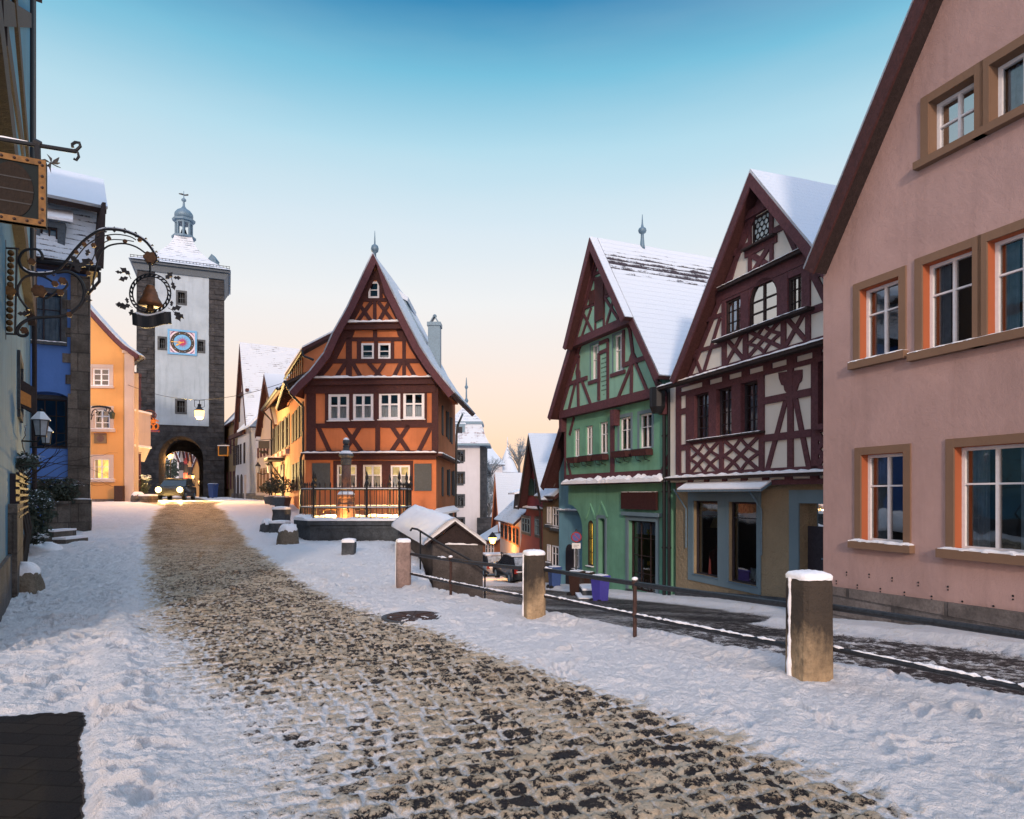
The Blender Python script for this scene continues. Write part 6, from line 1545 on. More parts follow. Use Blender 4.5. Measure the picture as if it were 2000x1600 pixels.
# ---- yellow house on the left, its gable to the square
def yellow_house():
    Y = 36.0; F = Fac(((120 - CU) / FPX * Y, Y - .1), ((262 - CU) / FPX * 36.3, 36.3)); W = F.len; F.sk = .72
    root = thing('yellow_house', 'yellow plastered house with one brightly lit window, between blue house and tower', 'house', F.W(W / 2, 1.0))
    pts = [(272, 694), (262, 687), (244, 675), (228, 660), (210, 641), (193, 622), (178, 605)]
    v = [F.uv(u, vv, .3) for u, vv in pts]; sl = (v[-1][1] - v[-2][1]) / (v[-2][0] - v[-1][0]); ac = v[-1][0] - 2.2; za = v[-1][1] + sl * 2.2
    wp = [(W, zbase(36) - 3), (W, v[1][1] - .2)] + [(min(W, a), z - .2) for a, z in v[2:]] + [(ac, za - .2), (ac - 3, za - 4), (ac - 3, 0)]
    b = MB(); wins = [F.ur(181, 214, 719, 754), F.ur(184, 215, 800, 838), F.ur(183, 214, 896, 936)]
    wall(b, F, list(reversed(wp)), [rect(q) for q in wins], 0, 9, .2); b.build('wall', M['yellowplaster'], root)
    window(F, root, wins[0], rec=.08, fw=.08, rows=(.33, .66), bw=.05, sur=(.2, M['palepink'], .03), sill=(.25, .12, .1, M['palepink'], .02)); window(F, root, wins[1], rec=.08, fw=.08, rows=(.33, .66), bw=.05, sur=(.2, M['palepink'], .03), sill=(.3, .16, .12, M['palepink'], .03))
    window(F, root, wins[2], rec=.08, fw=.06, rows=(.6,), bw=.04, lit='lit', sur=(.22, M['palepink'], .03), sill=(.3, .16, .12, M['palepink'], .03), label='brightly lit ground floor window')
    roof(F, root, list(reversed([(2 * ac - a, z) for a, z in v[:1]] + [(ac, za)] + list(reversed(v)))) if False else [(ac - (W - ac) - .4, v[0][1])] + [(ac, za)] + [q for q in reversed(v)], .3, -9, M['rs'], M['brown'], th=.18, barge=M['timber'], bw=.22)
    b = MB(); r = F.ur(244, 262, 690, 984, .01); F.rc(b, r[0], r[1] + .01, 0, r[3], .0, .07); F.rc(b, r[0] - .1, r[1] + .1, r[3], r[3] + .15, 0, .14); b.build('corner_pilaster', M['palepink'], root)
    b = MB(); r = F.ur(185, 209, 847, 866); F.rc(b, *r, 0, .06); pq = b.build('relief_plaque', M['brownplaster'], root)
    b = MB(); am, zm = (r[0] + r[1]) / 2, (r[2] + r[3]) / 2; b.disc(F.W(am, zm, .062), .2, F.D3(), (0, 0, 1), -.04, 14); F.rc(b, r[0], r[1], r[3] - .05, r[3] + .02, .06, .1); b.build('relief', M['column'], pq)
    b = MB(); F.rc(b, *F.ur(228, 245, 949, 981), .0, .3); tag(b.build('litter_bin', M['rust']), 'small dark litter bin on the wall of the yellow house', 'litter bin')
    b = MB(); r = F.ur(178, 262, 975, 984); F.rc(b, r[0] - 2, r[1], -1, r[3], 0, .06); b.build('plinth', M['plinth'], root)
    b = MB(); q = F.W(W + .15, 0, .1); b.tube([F.W(W + .3, v[0][1] - .1, .3), F.W(W + .3, v[0][1] - .1, -8)], .1, 8); b.build('gutter', M['brown'], root)
    # curly bracket with a lantern over the middle window
    s = thing('wrought_iron_bracket', 'curly wrought iron bracket with leaves beside the middle window of the yellow house', 'bracket', F.W(F.a(180), F.z(180, 800), .1))
    b = MB(); 
    for pp in ([(178, 797), (190, 793), (205, 794), (215, 799), (220, 803), (221, 806)], [(178, 812), (181, 803), (186, 799), (190, 803), (187, 807)], [(178, 820), (180, 812), (184, 810)], [(205, 795), (209, 799), (207, 803), (203, 801)], [(214, 800), (212, 808), (218, 810), (219, 804)]): b.tube([F.W(*F.uv(u, vv, .3), .3) for u, vv in pp], .028, 5)
    for k in range(12): u = 182 + 3 * k; b.sph(F.W(*F.uv(u, 794 + .12 * (k - 4) ** 2 * .6, .3), .3), .06, 5)
    b.build('scrollwork', M['iron'], s); b = MB(); b.lathe(F.W(*F.uv(219, 818, .3), .3), [(.12, 0), (.16, .3), (.05, .4)], 6); b.build('lantern', M['leaf'], s)
M['yellowplaster'] = m_plaster('yellow_plaster', (.62, .33, .12), .1, 50, .003, .12)  # own plaster colour of the yellow houses
yellow_house()
# sliver of timbered house between it and the tower
F = Fac((-20.35, 37.0), (-29.4, 53.0))
hs = thing('timbered_house', 'narrow timbered house with a bay, squeezed between yellow house and tower', 'house', (-24, 44, 1))
Fs = Fac((-29.8, 53.2), (-20.45, 36.6)); Fq = Fac((-20.6, 37.2), (-28.9, 52.0))
b = MB(); b.prism([(-21.3, 37.0, -1), (-20.92, 37.0, -1), (-29.5, 52.0, -1), (-34, 50, -1), (-26, 36.9, -1)], (0, 0, 9.3)); b.build('wall', M['cream'], hs)
b = MB()
for v in (731, 778, 806, 826, 858, 880):
    q = PX(264, v, 37.6); b.bx(q.x - .1, q.x + .2, 36.95, 37.9, q.z - .12, q.z + .06)
q = PX(268, 760, 37.6); b.bx(q.x - .05, q.x + .05, 36.96, 37.9, 1.0, 8.2); q = PX(264, 760, 37.6); b.bx(q.x - .1, q.x + .06, 36.97, 37.95, 1.0, 8.2); b.build('timber_frame', M['timber'], hs)
b = MB(); q = PX(266, 852, 37.4); b.bx(q.x - .3, q.x + .16, 36.9, 38.6, q.z - .6, q.z + 1.4); b.prism([(q.x - .3, 36.9, q.z - .6), (q.x + .16, 36.9, q.z - .6), (q.x - .2, 36.9, q.z - 1.4)], (0, 1.7, 0)); b.build('bay', M['palepink'], hs)
b = MB(); b.bx(q.x - .35, q.x + .2, 36.85, 38.65, q.z - .62, q.z - .5); b.bx(q.x - .35, q.x + .22, 36.85, 38.65, PX(0, 803, 37.4).z - .06, PX(0, 803, 37.4).z + .05); b.build('snow', M['snow'], hs)

# ---- blue house with the buttress
def blue_house():
    d = Vector((.9, .434)).normalized(); R_ = Vector((-13.98, 22.0)); P0 = R_ - d * 7.0; F = Fac(tuple(P0), tuple(R_)); W = F.len; F.sk = .35
    root = thing('blue_house', 'deep blue plastered house with a stone buttress and snowy dormer roof on the left', 'house', F.W(W - 1, .2))
    ze = F.z(150, 534); b = MB()
    wins = [F.ur(48, 120, 567, 664), F.ur(62, 129, 776, 872)]
    zc = F.z(100, 765); w2 = wins[1]; niche = (F.a(52), F.a(134), w2[2] - .06, zc)
    aw = F.a(152)
    wall(b, F, [(0, -1), (aw, -1), (aw, ze), (0, ze)], [rect(wins[0]), archh((niche[0], niche[1], niche[2], niche[3]), .22)], 0, 8, .3); b.build('wall', M['blue'], root)
    b = MB(); b.prism([F.W(aw, .1, -.02), F.W(W - .06, .1, -.02), F.W(W, .1, -7), F.W(aw, .1, -7)], (0, 0, ze - .1)); b.build('side_wall', M['blue'], root)
    window(F, root, wins[0], rec=.1, rows=(.66,), cols=2, mf=M['darkshutter'], sur=(.16, M['greystone'], .03), sill=(.16, .1, .1, M['greystone'], .03), curtain=[(.05, .95, .02, .96)], cm='bluecurtain')
    b = MB(); F.rc(b, niche[0] - .1, niche[1] + .1, niche[2] - .1, niche[3] + .05, -.32, -.3); b.build('niche', M['blue'], root)
    window(F, root, w2, p=-.26, rec=.03, cols=3, rows=(.3, .65), mf=M['darkwood'], sur=(.13, M['greystone'], .05), glass='darkglass')
    # buttress with quoin stones
    b = MB(); F.rc(b, F.a(139), W - .05, -.5, ze - .1, -.9, .12); F.rc(b, F.a(136), W, -.5, F.z(160, 975), -.95, .22)
    for i, v in enumerate((585, 640, 690, 732)): r = F.ur(128 if i % 2 else 122, 152, v, v + 18); F.rc(b, *r, -.1, .03)
    r = F.ur(134, 150, 770, 975); F.rc(b, r[0], r[1] + .1, .2, r[3], -.5, .16)
    bt = b.build('buttress', M['quoin'], root); snow_strip(F, F.a(136), W, F.z(160, 975) + .002, .12, .23, .03).build('snow', M['snow'], bt)
    # eave, mansard with snow-clad fish-scale tiles, dormer and upper roof
    b = MB(); F.rc(b, 0, W + .25, ze, ze + .2, -3, .45); ev = b.build('eave', M['darkwood'], root)
    b = MB(); b.tube([F.W(0, ze + .12, .5), F.W(W + .3, ze + .12, .5)], .08, 8); q = F.W(W + .25, ze, .45); b.tube([q, q - Vector((0, 0, .3)), F.W(W - .1, ze - .7, .2)], .05, 6); b.build('gutter', M['iron'], ev)
    zm = F.z(190, 405); G = Fac(tuple(F.W(W, 0, 0).xy), tuple(F.W(W, 0, -1).xy))
    roof(G, root, [(-.4, ze + .2), (.62, zm), (4, zm + .6)], .25, -W - .2, M['rs_scale'], M['darkwood'], th=.15, snow=.05, name='mansard')
    zt = F.z(95, 345); b2 = roof(G, root, [(-.15, zm - .05), (3.2, F.z(95, 330) + 1.2), (8, zm)], .4, -W - .2, M['rs_smooth'], M['darkwood'], th=.16, snow=.09, name='upper_roof')
    b = MB(); b.prism([F.W(W + .02, ze + .2, .2), F.W(W + .28, ze + .1, .55), F.W(W + .32, zm + .1, .28), F.W(W + .1, zm + .1, -.4)], F.D3() * .1); b.build('barge_board', M['darkwood'], root)
    # dormer: window with grey casing
    dw = F.ur(78, 112, 440, 500, .3); pD = .28
    b = MB(); s = .2; a0, a1, z0, z1 = dw
    for r in ((a0 - s, a0, z0 - s, z1 + s), (a1, a1 + s, z0 - s, z1 + s), (a0, a1, z1, z1 + s), (a0, a1, z0 - s, z0)): F.rc(b, *r, -.6, pD)
    dm = b.build('dormer', M['slate'], root); window(F, root, dw, p=pD, rec=.12, cols=2, rows=(), mf=M['darkwood'], curtain=[(.05, .95, .02, .96)], cm='bluecurtain')
    b = MB(); sn = [F.W(a0 - 1.2, z1 + .2, pD + .18), F.W(a1 + .45, z1 + .2, pD + .18), F.W(a1 + .3, z1 + .9, -.6), F.W(a0 - 1.2, z1 + .95, -.6)]; b.prism(sn, (0, 0, .09)); b.build('dormer_roof', M['snow'], dm)
    # steps and planter before it
    pl = thing('planter', 'stone planter with clipped dark evergreens at the foot of the blue house', 'planter', F.W(W - 1.2, .3, .5))
    r = F.ur(88, 137, 985, 1030, .35); b = MB(); F.rc(b, r[0], r[1], -.2, r[3], .0, .5); F.rc(b, r[0] - .05, r[1] + .02, r[3], r[3] + .1, .0, .56); b.build('trough', M['quoin'], pl)
    b = MB()
    for k in range(5):
        a = r[0] - .25 + (r[1] - r[0] + .2) * k / 4; leafy(b, F.W(a, r[3] + .42, .25), (.30, .28, .42), 420, .05, 31 + k)
    b.build('foliage', M['leaf'], pl)
    b = MB(); 
    for k in range(3):
        a = r[0] + .2 + .3 * k; leafy(b, F.W(a, r[3] + .6, .25), (.26, .24, .25), 60, .045, 51 + k, flat=True)
    b.build('snow', M['snow'], pl)
    st = thing('stone_steps', 'low snow covered stone steps on the pavement before the blue house', 'steps', F.W(W - 1.2, .2, 1.0))
    b = MB(); sb = MB()
    for (u0, u1, v, Y, h) in ((86, 110, 1052, 19.6, .20), (108, 133, 1062, 19.0, .12)):
        q0, q1 = PX(u0, v, Y), PX(u1, v, Y); b.bx(q0.x, q1.x, Y - .1, Y + .9, q0.z - .4, q0.z + h); sb.bx(q0.x - .01, q1.x + .01, Y - .12, Y + .9, q0.z + h + .001, q0.z + h + .06)
    b.build('treads', M['quoin'], st); sb.build('snow', M['snow'], st)
def leafy(mb, c, r, n, s, seed, flat=False):
    rr = random.Random(seed)
    for _ in range(n):
        while True:
            p = Vector((rr.uniform(-1, 1), rr.uniform(-1, 1), rr.uniform(-1, 1)))
            if .25 < p.length < 1 and (rr.random() < p.length ** 1.5): break
        p = Vector((p.x * r[0], p.y * r[1], (abs(p.z) if flat else p.z) * r[2])) * (1 + .25 * math.sin(p.x * 9 + seed) * math.sin(p.z * 7)) + Vector(c)
        n1 = Vector((rr.gauss(0, 1), rr.gauss(0, 1), rr.gauss(0, .4) if flat else rr.gauss(0, 1))).normalized(); n2 = n1.orthogonal().normalized(); z = s * rr.uniform(.6, 1.4)
        if flat: n1 = Vector((rr.gauss(0, 1), rr.gauss(0, 1), .2 * rr.gauss(0, 1))).normalized(); n2 = Vector((0, 0, 1)).cross(n1).normalized()
        k = len(mb.v); mb.v += [tuple(p - n1 * z), tuple(p + n2 * z * .5), tuple(p + n1 * z), tuple(p - n2 * z * .5)]; mb.f.append((k, k + 1, k + 2, k + 3))
M['rs_scale'] = m_roofsnow('snow_on_fishscale_tiles', (.06, .05, .07), bare=.22, rows=.9, row=.22, wid=.2)
blue_house()

# ---- teal house at the left edge with the hanging signs
def teal_house():
    def at(Y): return (-.69 * Y - .75, Y)
    F = Fac(at(6.2), at(19.2)); W = F.len
    root = thing('teal_house', 'pale blue house with dark timbers and wall vines at the left edge', 'house', F.W(W / 2, 0))
    b = MB(); wins = [F.ur(36, 43, 905, 1000), F.ur(34, 40, 700, 800), F.ur(10, 22, 700, 850)]
    zj = 9.6
    wall(b, F, [(0, -1), (W, -1), (W, zj), (0, zj)], [rect(wins[1])], 0, 5, .2); b.build('wall', M['paleteal'], root)
    window(F, root, wins[1], rec=.15, cols=2, rows=(.6,), mf=M['darkwood'], curtain=[(.05, .95, .02, .96)], cm='bluecurtain', sur=(.14, M['greystone'], .05))
    # lower lean timber posts and plinth
    b = MB(); r = F.ur(15, 30, 985, 1110); F.rc(b, r[0], r[1], -.2, r[3], -.01, .12); b.build('pilaster', M['quoin'], root)
    b = MB(); F.rc(b, 0, W + .03, -.6, .62, -.01, .05); b.build('plinth', M['greystone'], root)
    b = MB(); r = F.ur(34, 52, 925, 1010, .1); F.rc(b, r[0], r[1], r[2], r[3], .0, .08); 
    for k in range(7): z = r[2] + (r[3] - r[2]) * k / 6; F.rc(b, r[0] - .02, r[1] + .02, z - .02, z + .02, .08, .13)
    b.build('shutter', M['darkshutter'], root)
    b = MB(); b.tube([F.W(W - .2, 7.9, .1), F.W(W - .2, .2, .1)], .06, 8); b.build('downpipe', M['darkwood'], root)
    # upper storey, jettied, ending nearer the camera
    aj = F.a(68, .14); z0 = F.z(40, 405, .12); b = MB(); wall(b, F, [(0, z0), (aj, z0), (aj, 15), (0, 15)], [], .12, 4, .2); b.build('upper_wall', M['teal'], root)
    fr = Frame(F, .12, .03); F.rc(fr.mb, aj - 3.0, aj + .03, z0 - .25, 15, .0, .17); F.rc(fr.mb, 0, aj, z0 - .3, z0 + .1, .0, .165)
    for (u0, v0, u1, v1, wd) in ((8, 60, 44, 300, .32), (0, 20, 60, 40, .28)): fr.px(u0, v0, u1, v1, wd)
    zr = F.z(30, 60, .12); F.rc(fr.mb, 0, aj, zr - .15, zr + .2, .1, .168); fr.build(M['darkwood'], root)
    b = MB(); b.tube([F.W(aj - 3.2, 15, .14), F.W(aj - 3.2, z0 - .2, .14)], .06, 8); b.build('cable_pipe', M['iron'], root)
    b = MB(); F.rc(b, 0, aj + .2, 15, 15.2, -4, .3); b.build('eave', M['darkwood'], root)
    # lower roof of the rear part
    b = MB(); b.prism([F.W(aj, zj, .4), F.W(W + .2, zj, .4), F.W(W + .2, zj + 2.4, -2.6), F.W(aj, zj + 2.4, -2.6)], (0, 0, .12)); b.build('roof', M['rs_smooth'], root)
    return F
FT = teal_house()
# a sign with orange panels, lanterns, vines on the teal wall
nrm = Vector((FT.n.x, FT.n.y))
def wallpt(Y, p=0): return Vector((-.69 * Y - .75 + FT.n.x * p, Y + FT.n.y * p))
def lantern(u, v, Y, s, label):
    q = PX(u, v, Y); root = thing('wall_lantern', label, 'lantern', q, 'old wall lanterns on the teal house')
    b = MB(); b.lathe(q, [(.10 * s, -.30 * s), (.12 * s, -.28 * s), (.165 * s, .06 * s), (.15 * s, .07 * s)], 6); b.build('glass_body', M['lens'], root)
    b = MB(); 
    for k in range(6):
        a = 2 * math.pi * k / 6; b.tube([q + Vector((.11 * s * math.cos(a), .11 * s * math.sin(a), -.29 * s)), q + Vector((.165 * s * math.cos(a), .165 * s * math.sin(a), .06 * s))], .009, 4)
    b.lathe(q, [(.125 * s, -.31 * s), (.125 * s, -.28 * s)], 6); b.tube([q + Vector((0, 0, -.3 * s)), q + Vector((-.1, .05, -.42 * s)), q + Vector((-.45, .1, -.40 * s))], .018, 5)
    b.build('frame', M['iron'], root)
    b = MB(); b.lathe(q, [(.20 * s, .06 * s), (.21 * s, .08 * s), (.06 * s, .25 * s), (.04 * s, .28 * s)], 6); b.sph(q + Vector((0, 0, .32 * s)), .03 * s, 6); rf = b.build('cap', M['iron'], root)
    b = MB(); b.lathe(q, [(.215 * s, .075 * s), (.2 * s, .11 * s), (.07 * s, .265 * s), (.03 * s, .275 * s)], 6); b.build('snow', M['snow'], rf)
lantern(80, 827, 13.0, .85, 'old lantern with snow on its cap, larger of two on the teal house'); lantern(90, 848, 15.6, .75, 'old lantern half hidden behind a larger one, on the teal house')
q = PX(52, 768, 13.5); sg = thing('hanging_sign', 'narrow dark sign board with orange panels beside the wall lanterns', 'sign', q)
Fh = Fac((q.x - .22, q.y - .9), (q.x + .05, q.y + .12))
b = MB(); h0, h1 = .36, -.55; Fh.pr(b, [(0, q.z + .02), (Fh.len, q.z - .42), (Fh.len, q.z + .12), (0, q.z + .55)], 0, .06); b.build('board', M['darkwood'], sg)
b = MB(); Fh.pr(b, [(.25, q.z + .0), (.6, q.z - .14), (.6, q.z + .1), (.25, q.z + .25)], .06, .07); Fh.pr(b, [(.68, q.z - .22), (.95, q.z - .3), (.95, q.z - .05), (.68, q.z + .05)], .06, .07); b.build('panels', m_plain('orange_panel', (.45, .17, .03), .6), sg)
def vines():
    root = thing('climbing_vine', 'bare climbing vine dusted with snow on the left wall', 'vine', (*wallpt(13), .2)); r_ = random.Random(4); b = MB(); s_ = MB()
    for k in range(30):
        Y = r_.uniform(11.6, 15.5); p = wallpt(Y, .1); z = r_.uniform(1.55, 2.1); pts = [Vector((p.x, p.y, z))]
        d = Vector((r_.uniform(-.05, .18), r_.uniform(-.25, .25), r_.uniform(.02, .16)))
        for i in range(9): pts.append(pts[-1] + d + Vector((r_.gauss(0, .03), r_.gauss(0, .04), r_.gauss(0, .03)))); d.z -= .012; d *= .96
        b.tube(pts, [.011 - .001 * i for i in range(10)], 4)
    for k in range(9):
        Y = r_.uniform(11.6, 15); p = wallpt(Y, .06); b.tube([Vector((p.x, p.y, .0)), Vector((p.x + .05, p.y + .1, .8)), Vector((p.x + .1, p.y - .1, 1.4)), Vector((p.x, p.y, 2.0))], [.03, .025, .02, .012], 5)
    b.build('branches', M['twig'], root)
    for k in range(6):
        q = PX(r_.uniform(25, 70), r_.uniform(893, 900), r_.uniform(12, 14.4)); leafy(s_, q, (.16, .16, .05), 28, .045, k, flat=True)
    q = PX(15, 945, 12.0); leafy(s_, q, (.2, .2, .1), 60, .05, 77, flat=True); s_.build('snow', M['snow'], root)
    b = MB()
    for k in range(7):
        q = PX(r_.uniform(20, 75), r_.uniform(890, 915), r_.uniform(12, 14.5)); leafy(b, q, (.22, .22, .12), 70, .04, 10 + k)
    b.build('leaves', M['leaf'], root)
vines()
bs = thing('evergreen_bush', 'dark rounded evergreen bush dusted with snow against the teal house', 'bush', PX(70, 1050, 16.6))
b = MB(); leafy(b, PX(72, 995, 16.5), (.36, .36, .50), 1500, .045, 5); leafy(b, PX(66, 1040, 16.4), (.34, .34, .30), 700, .045, 6); b.build('foliage', M['leaf'], bs)
b = MB(); leafy(b, PX(76, 992, 16.35), (.36, .36, .48), 260, .03, 15, flat=True); leafy(b, PX(78, 1052, 16.2), (.2, .2, .12), 70, .05, 16, flat=True); b.build('snow', M['snow'], bs)
b = MB(); b.tube([PX(70, 1062, 16.5), PX(71, 1000, 16.5)], [.04, .02], 6); b.build('stem', M['twig'], bs)
a = gp(60, 1078); stone('snow_heap', 'shovelled heap of snow below the evergreen bush', 'snow heap', (a[0] + .15, a[1] + .2, a[2]), .5, .45, .26, 21, 'snow', cap=False)

# ================================================================== bell sign and square sign on wrought iron
def bell_sign():
    m = Vector((-7.5, 9.75)); F = Fac(tuple(m), (m.x + .823, m.y + .568)); I = M['iron']
    def W(u, v, p=0): return F.W(*F.uv(u, v, p), p)
    root = thing('bell_sign', 'golden bell in a leafy iron ring hanging from a scrolled wrought iron arm', 'sign', W(20, 640))
    def zq(x, y): return x / 3.556, 230 + y / 3.556
    def curve(mb, pts, r, n=6, k=3):
        P_ = [W(*zq(x, y)) for x, y in pts]; o = []
        for i in range(len(P_) - 1):
            p0, p1, p2, p3 = P_[max(i - 1, 0)], P_[i], P_[i + 1], P_[min(i + 2, len(P_) - 1)]
            for j in range(k):
                t = j / k; o.append(.5 * ((2 * p1) + (p2 - p0) * t + (2 * p0 - 5 * p1 + 4 * p2 - p3) * t * t + (3 * p1 - p0 - 3 * p2 + p3) * t ** 3))
        o.append(P_[-1]); mb.tube(o, r, n); return o
    a = MB()
    main = curve(a, [(285, 985), (295, 960), (270, 920), (215, 912), (160, 930), (132, 985), (150, 1040), (210, 1080), (300, 1085), (385, 1070), (450, 1010), (520, 920), (600, 840), (690, 785), (780, 775), (890, 795), (1000, 850), (1060, 920), (1085, 980), (1060, 1010), (1020, 1005)], .021)
    curve(a, [(200, 1335), (170, 1300), (130, 1240), (125, 1180), (160, 1120), (215, 1095), (290, 1100), (350, 1130), (385, 1160)], .016)
    curve(a, [(390, 1075), (470, 1070), (540, 1105), (580, 1170), (585, 1240), (560, 1300), (500, 1350), (420, 1380), (330, 1385), (220, 1395), (150, 1430), (118, 1480), (135, 1510), (175, 1515), (190, 1490), (165, 1470)], .024)
    curve(a, [(270, 1240), (320, 1255), (365, 1230), (400, 1200), (440, 1195), (470, 1160), (455, 1130)], .016)
    curve(a, [(645, 1180), (650, 1120), (665, 1050), (690, 960), (730, 905), (790, 880), (870, 875), (950, 900), (1015, 945)], .013)
    curve(a, [(480, 1060), (540, 960), (610, 880), (700, 830), (800, 810), (900, 825), (945, 850)], .009); curve(a, [(600, 1110), (640, 990), (690, 900), (760, 850), (860, 850), (930, 860)], .008); curve(a, [(640, 1150), (660, 1180), (655, 1190), (640, 1185)], .016)
    ar = a.build('arm', I, root)
    # teeth and leaves along the arm
    lf = MB()
    for i, p in enumerate(main[20:]):
        for s in (-1, 1):
            if i % 2 == 0: q = p + Vector((0, 0, .02 * s)); lf.prism([q, q + F.D3() * .03 + Vector((0, 0, .028 * s)), q + F.D3() * .05], F.N3() * .012)
    def leaf(mb, x, y, ang, L_):
        u, v = zq(x, y); c, z = F.uv(u, v); pts = [(0, 0), (.25, .22), (.42, .12), (.6, .3), (.8, .1), (1, 0), (.8, -.1), (.6, -.3), (.42, -.12), (.25, -.22)]
        ca, sa = math.cos(ang), math.sin(ang); F.pr(mb, [(c + L_ * (x_ * ca - y_ * sa), z + L_ * (x_ * sa + y_ * ca)) for x_, y_ in pts], -.008, .008)
    for x, y, an, L_ in ((550, 1075, 1.9, .22), (560, 1040, 1.0, .2), (555, 1010, 2.6, .16), (585, 1000, .4, .13), (600, 960, 1.3, .12), (120, 1360, .1, .15), (470, 1365, .6, .1), (580, 1265, .1, .12), (590, 1225, 1.2, .1)): leaf(lf, x, y, an, L_)
    lf.build('leaves', I, ar)
    g = MB()
    for x, y, r_ in ((220, 1002, .045), (382, 1155, .04), (435, 1135, .05), (418, 1215, .045), (270, 1205, .085), (480, 1368, .035), (168, 1478, .045), (1040, 972, .085), (585, 880, .03), (530, 935, .028), (650, 888, .032), (635, 1010, .025), (614, 1086, .03), (755, 838, .03), (868, 860, .028), (970, 850, .03)):
        p = W(*zq(x, y)); g.disc(p + F.N3() * .03, r_, F.D3(), (0, 0, 1), -.05, 10)
        for k in range(6): t = k * math.pi / 3; g.disc(p + F.N3() * .022 + F.D3() * r_ * .7 * math.cos(t) + Vector((0, 0, r_ * .7 * math.sin(t))), r_ * .5, F.D3(), (0, 0, 1), -.035, 7)
    g.build('rosettes', m_plain('old_gilding', (.085, .04, .016), .5, .5, .4), ar)
    # wall plate with beads
    b = MB(); 
    for pts in ([(35, 850), (35, 1540)], [(118, 905), (105, 1500)], [(30, 905), (135, 910)], [(20, 1500), (120, 1505)], [(-40, 975), (35, 975)], [(-40, 1420), (30, 1420)]): b.tube([W(*zq(x, y)) for x, y in pts], .014, 6)
    b.build('wall_plate', I, ar); b = MB()
    for i in range(13):
        x, y = 76 - i * .9, 940 + i * 44
        if i == 6: c, z = F.uv(*zq(x, y)); F.pr(b, [(c, z - .13), (c + .08, z), (c, z + .13), (c - .08, z)], -.02, .02)
        else: b.sph(W(*zq(x, y)), .045, 7)
    b.build('beads', M['gold'], ar)
    # snow on the arm
    sb = MB(); sb.tube([p + Vector((0, 0, .02)) for p in main[38:56]], [.004] + [.013 + .004 * rnd.random() for _ in range(16)] + [.004], 5); sb.tube([p + Vector((0, 0, .022)) for p in main[18:28]], [.004] + [.014] * 8 + [.004], 5); sb.build('snow', M['snow'], ar)
    # ring
    b = MB(); c = zq(1043, 1222); rx, rz = 143 / 3.556, 138 / 3.556; ring = lambda k, n=36: [W(c[0] + rx * k * math.cos(2 * math.pi * i / n), c[1] + rz * k * math.sin(2 * math.pi * i / n)) for i in range(n + 1)]
    b.tube(ring(1.0), .011, 5); b.tube(ring(.86), .011, 5); b.tube([W(*zq(1043, 1000)), W(*zq(1043, 1085))], .018, 6)
    for i in range(26): t = 2 * math.pi * i / 26; t2 = t + .16; b.tube([W(c[0] + rx * .86 * math.cos(t), c[1] + rz * .86 * math.sin(t)), W(c[0] + rx * 1.0 * math.cos(t2), c[1] + rz * 1.0 * math.sin(t2))], .015, 4)
    rg = b.build('ring', I, root)
    b = MB()
    for x, y, an, L_ in ((905, 1090, 2.6, .17), (890, 1110, 3.6, .15), (850, 1078, 3.1, .1), (1150, 1120, .9, .17), (1195, 1140, 5.0, .14), (1205, 1110, .1, .12), (905, 1300, 3.6, .17), (870, 1300, 3.2, .14), (888, 1290, 1.8, .1), (850, 1310, 3.1, .09), (920, 1330, 4.4, .12), (1190, 1330, .4, .17), (1215, 1345, 5.2, .18), (1160, 1350, 4.8, .12), (1190, 1310, 1.5, .1), (1225, 1350, 5.6, .15)): leaf(b, x, y, an, L_)
    for pts in ([(910, 1120), (895, 1090), (870, 1078)], [(920, 1320), (890, 1300), (850, 1308)], [(1170, 1110), (1190, 1110), (1200, 1150)], [(1165, 1320), (1195, 1335), (1225, 1370)]): b.tube([W(*zq(x, y)) for x, y in pts], .006, 4)
    b.build('leaves', I, rg)
    # bell in half relief
    b = MB(); cx, cz = F.uv(*zq(1045, 1300)); s = F.uv(*zq(1130, 1300))[0] - cx
    b.lathe(F.W(cx, cz, 0), [(s * 1.0, -.01), (s * 1.02, .02), (s * .9, .06), (s * .68, .13), (s * .56, .22), (s * .5, s * 1.2), (s * .46, s * 1.45), (s * .34, s * 1.62), (s * .36, s * 1.72), (s * .2, s * 1.8), (s * .12, s * 1.85)], 22); b.build('bell', m_plain('gilded_copper', (.19, .07, .022), .5, .35, .35, .006, 9), root, True)
    b = MB(); b.lathe(F.W(cx, cz, 0), [(.03, -.12), (.06, -.1), (.05, 0), (.02, .05)], 8); b.build('clapper', M['gold'], root)
    # curled name band, plain dark
    b = MB(); n = 16; 
    for i in range(n + 1):
        t = i / n; x = 915 + 270 * t; dz = -.02 * math.sin(2 * math.pi * t) ; u, v = zq(x, 1352 + 20 * math.sin(math.pi * t)); c_, z = F.uv(u, v); h = .20
        b.v += [tuple(F.W(c_, z + dz, .03 + .03 * math.sin(t * 9))), tuple(F.W(c_ + .01, z - h + dz, .03 + .03 * math.sin(t * 9))), tuple(F.W(c_ + .01, z - h + dz, .0 + .03 * math.sin(t * 9))), tuple(F.W(c_, z + dz, .0 + .03 * math.sin(t * 9)))]
    for i in range(n):
        for j in range(4): jj = (j + 1) % 4; b.f.append((i * 4 + j, i * 4 + 4 + j, i * 4 + 4 + jj, i * 4 + jj))
    bd = b.build('name_band', M['iron'], root); sb = MB(); sb.tube([Vector(b.v[i * 4]) + Vector((0, 0, .008)) for i in range(1, n - 1)], [.004] + [.016] * (n - 4) + [.004], 5); sb.build('snow', M['snow'], bd)
bell_sign()
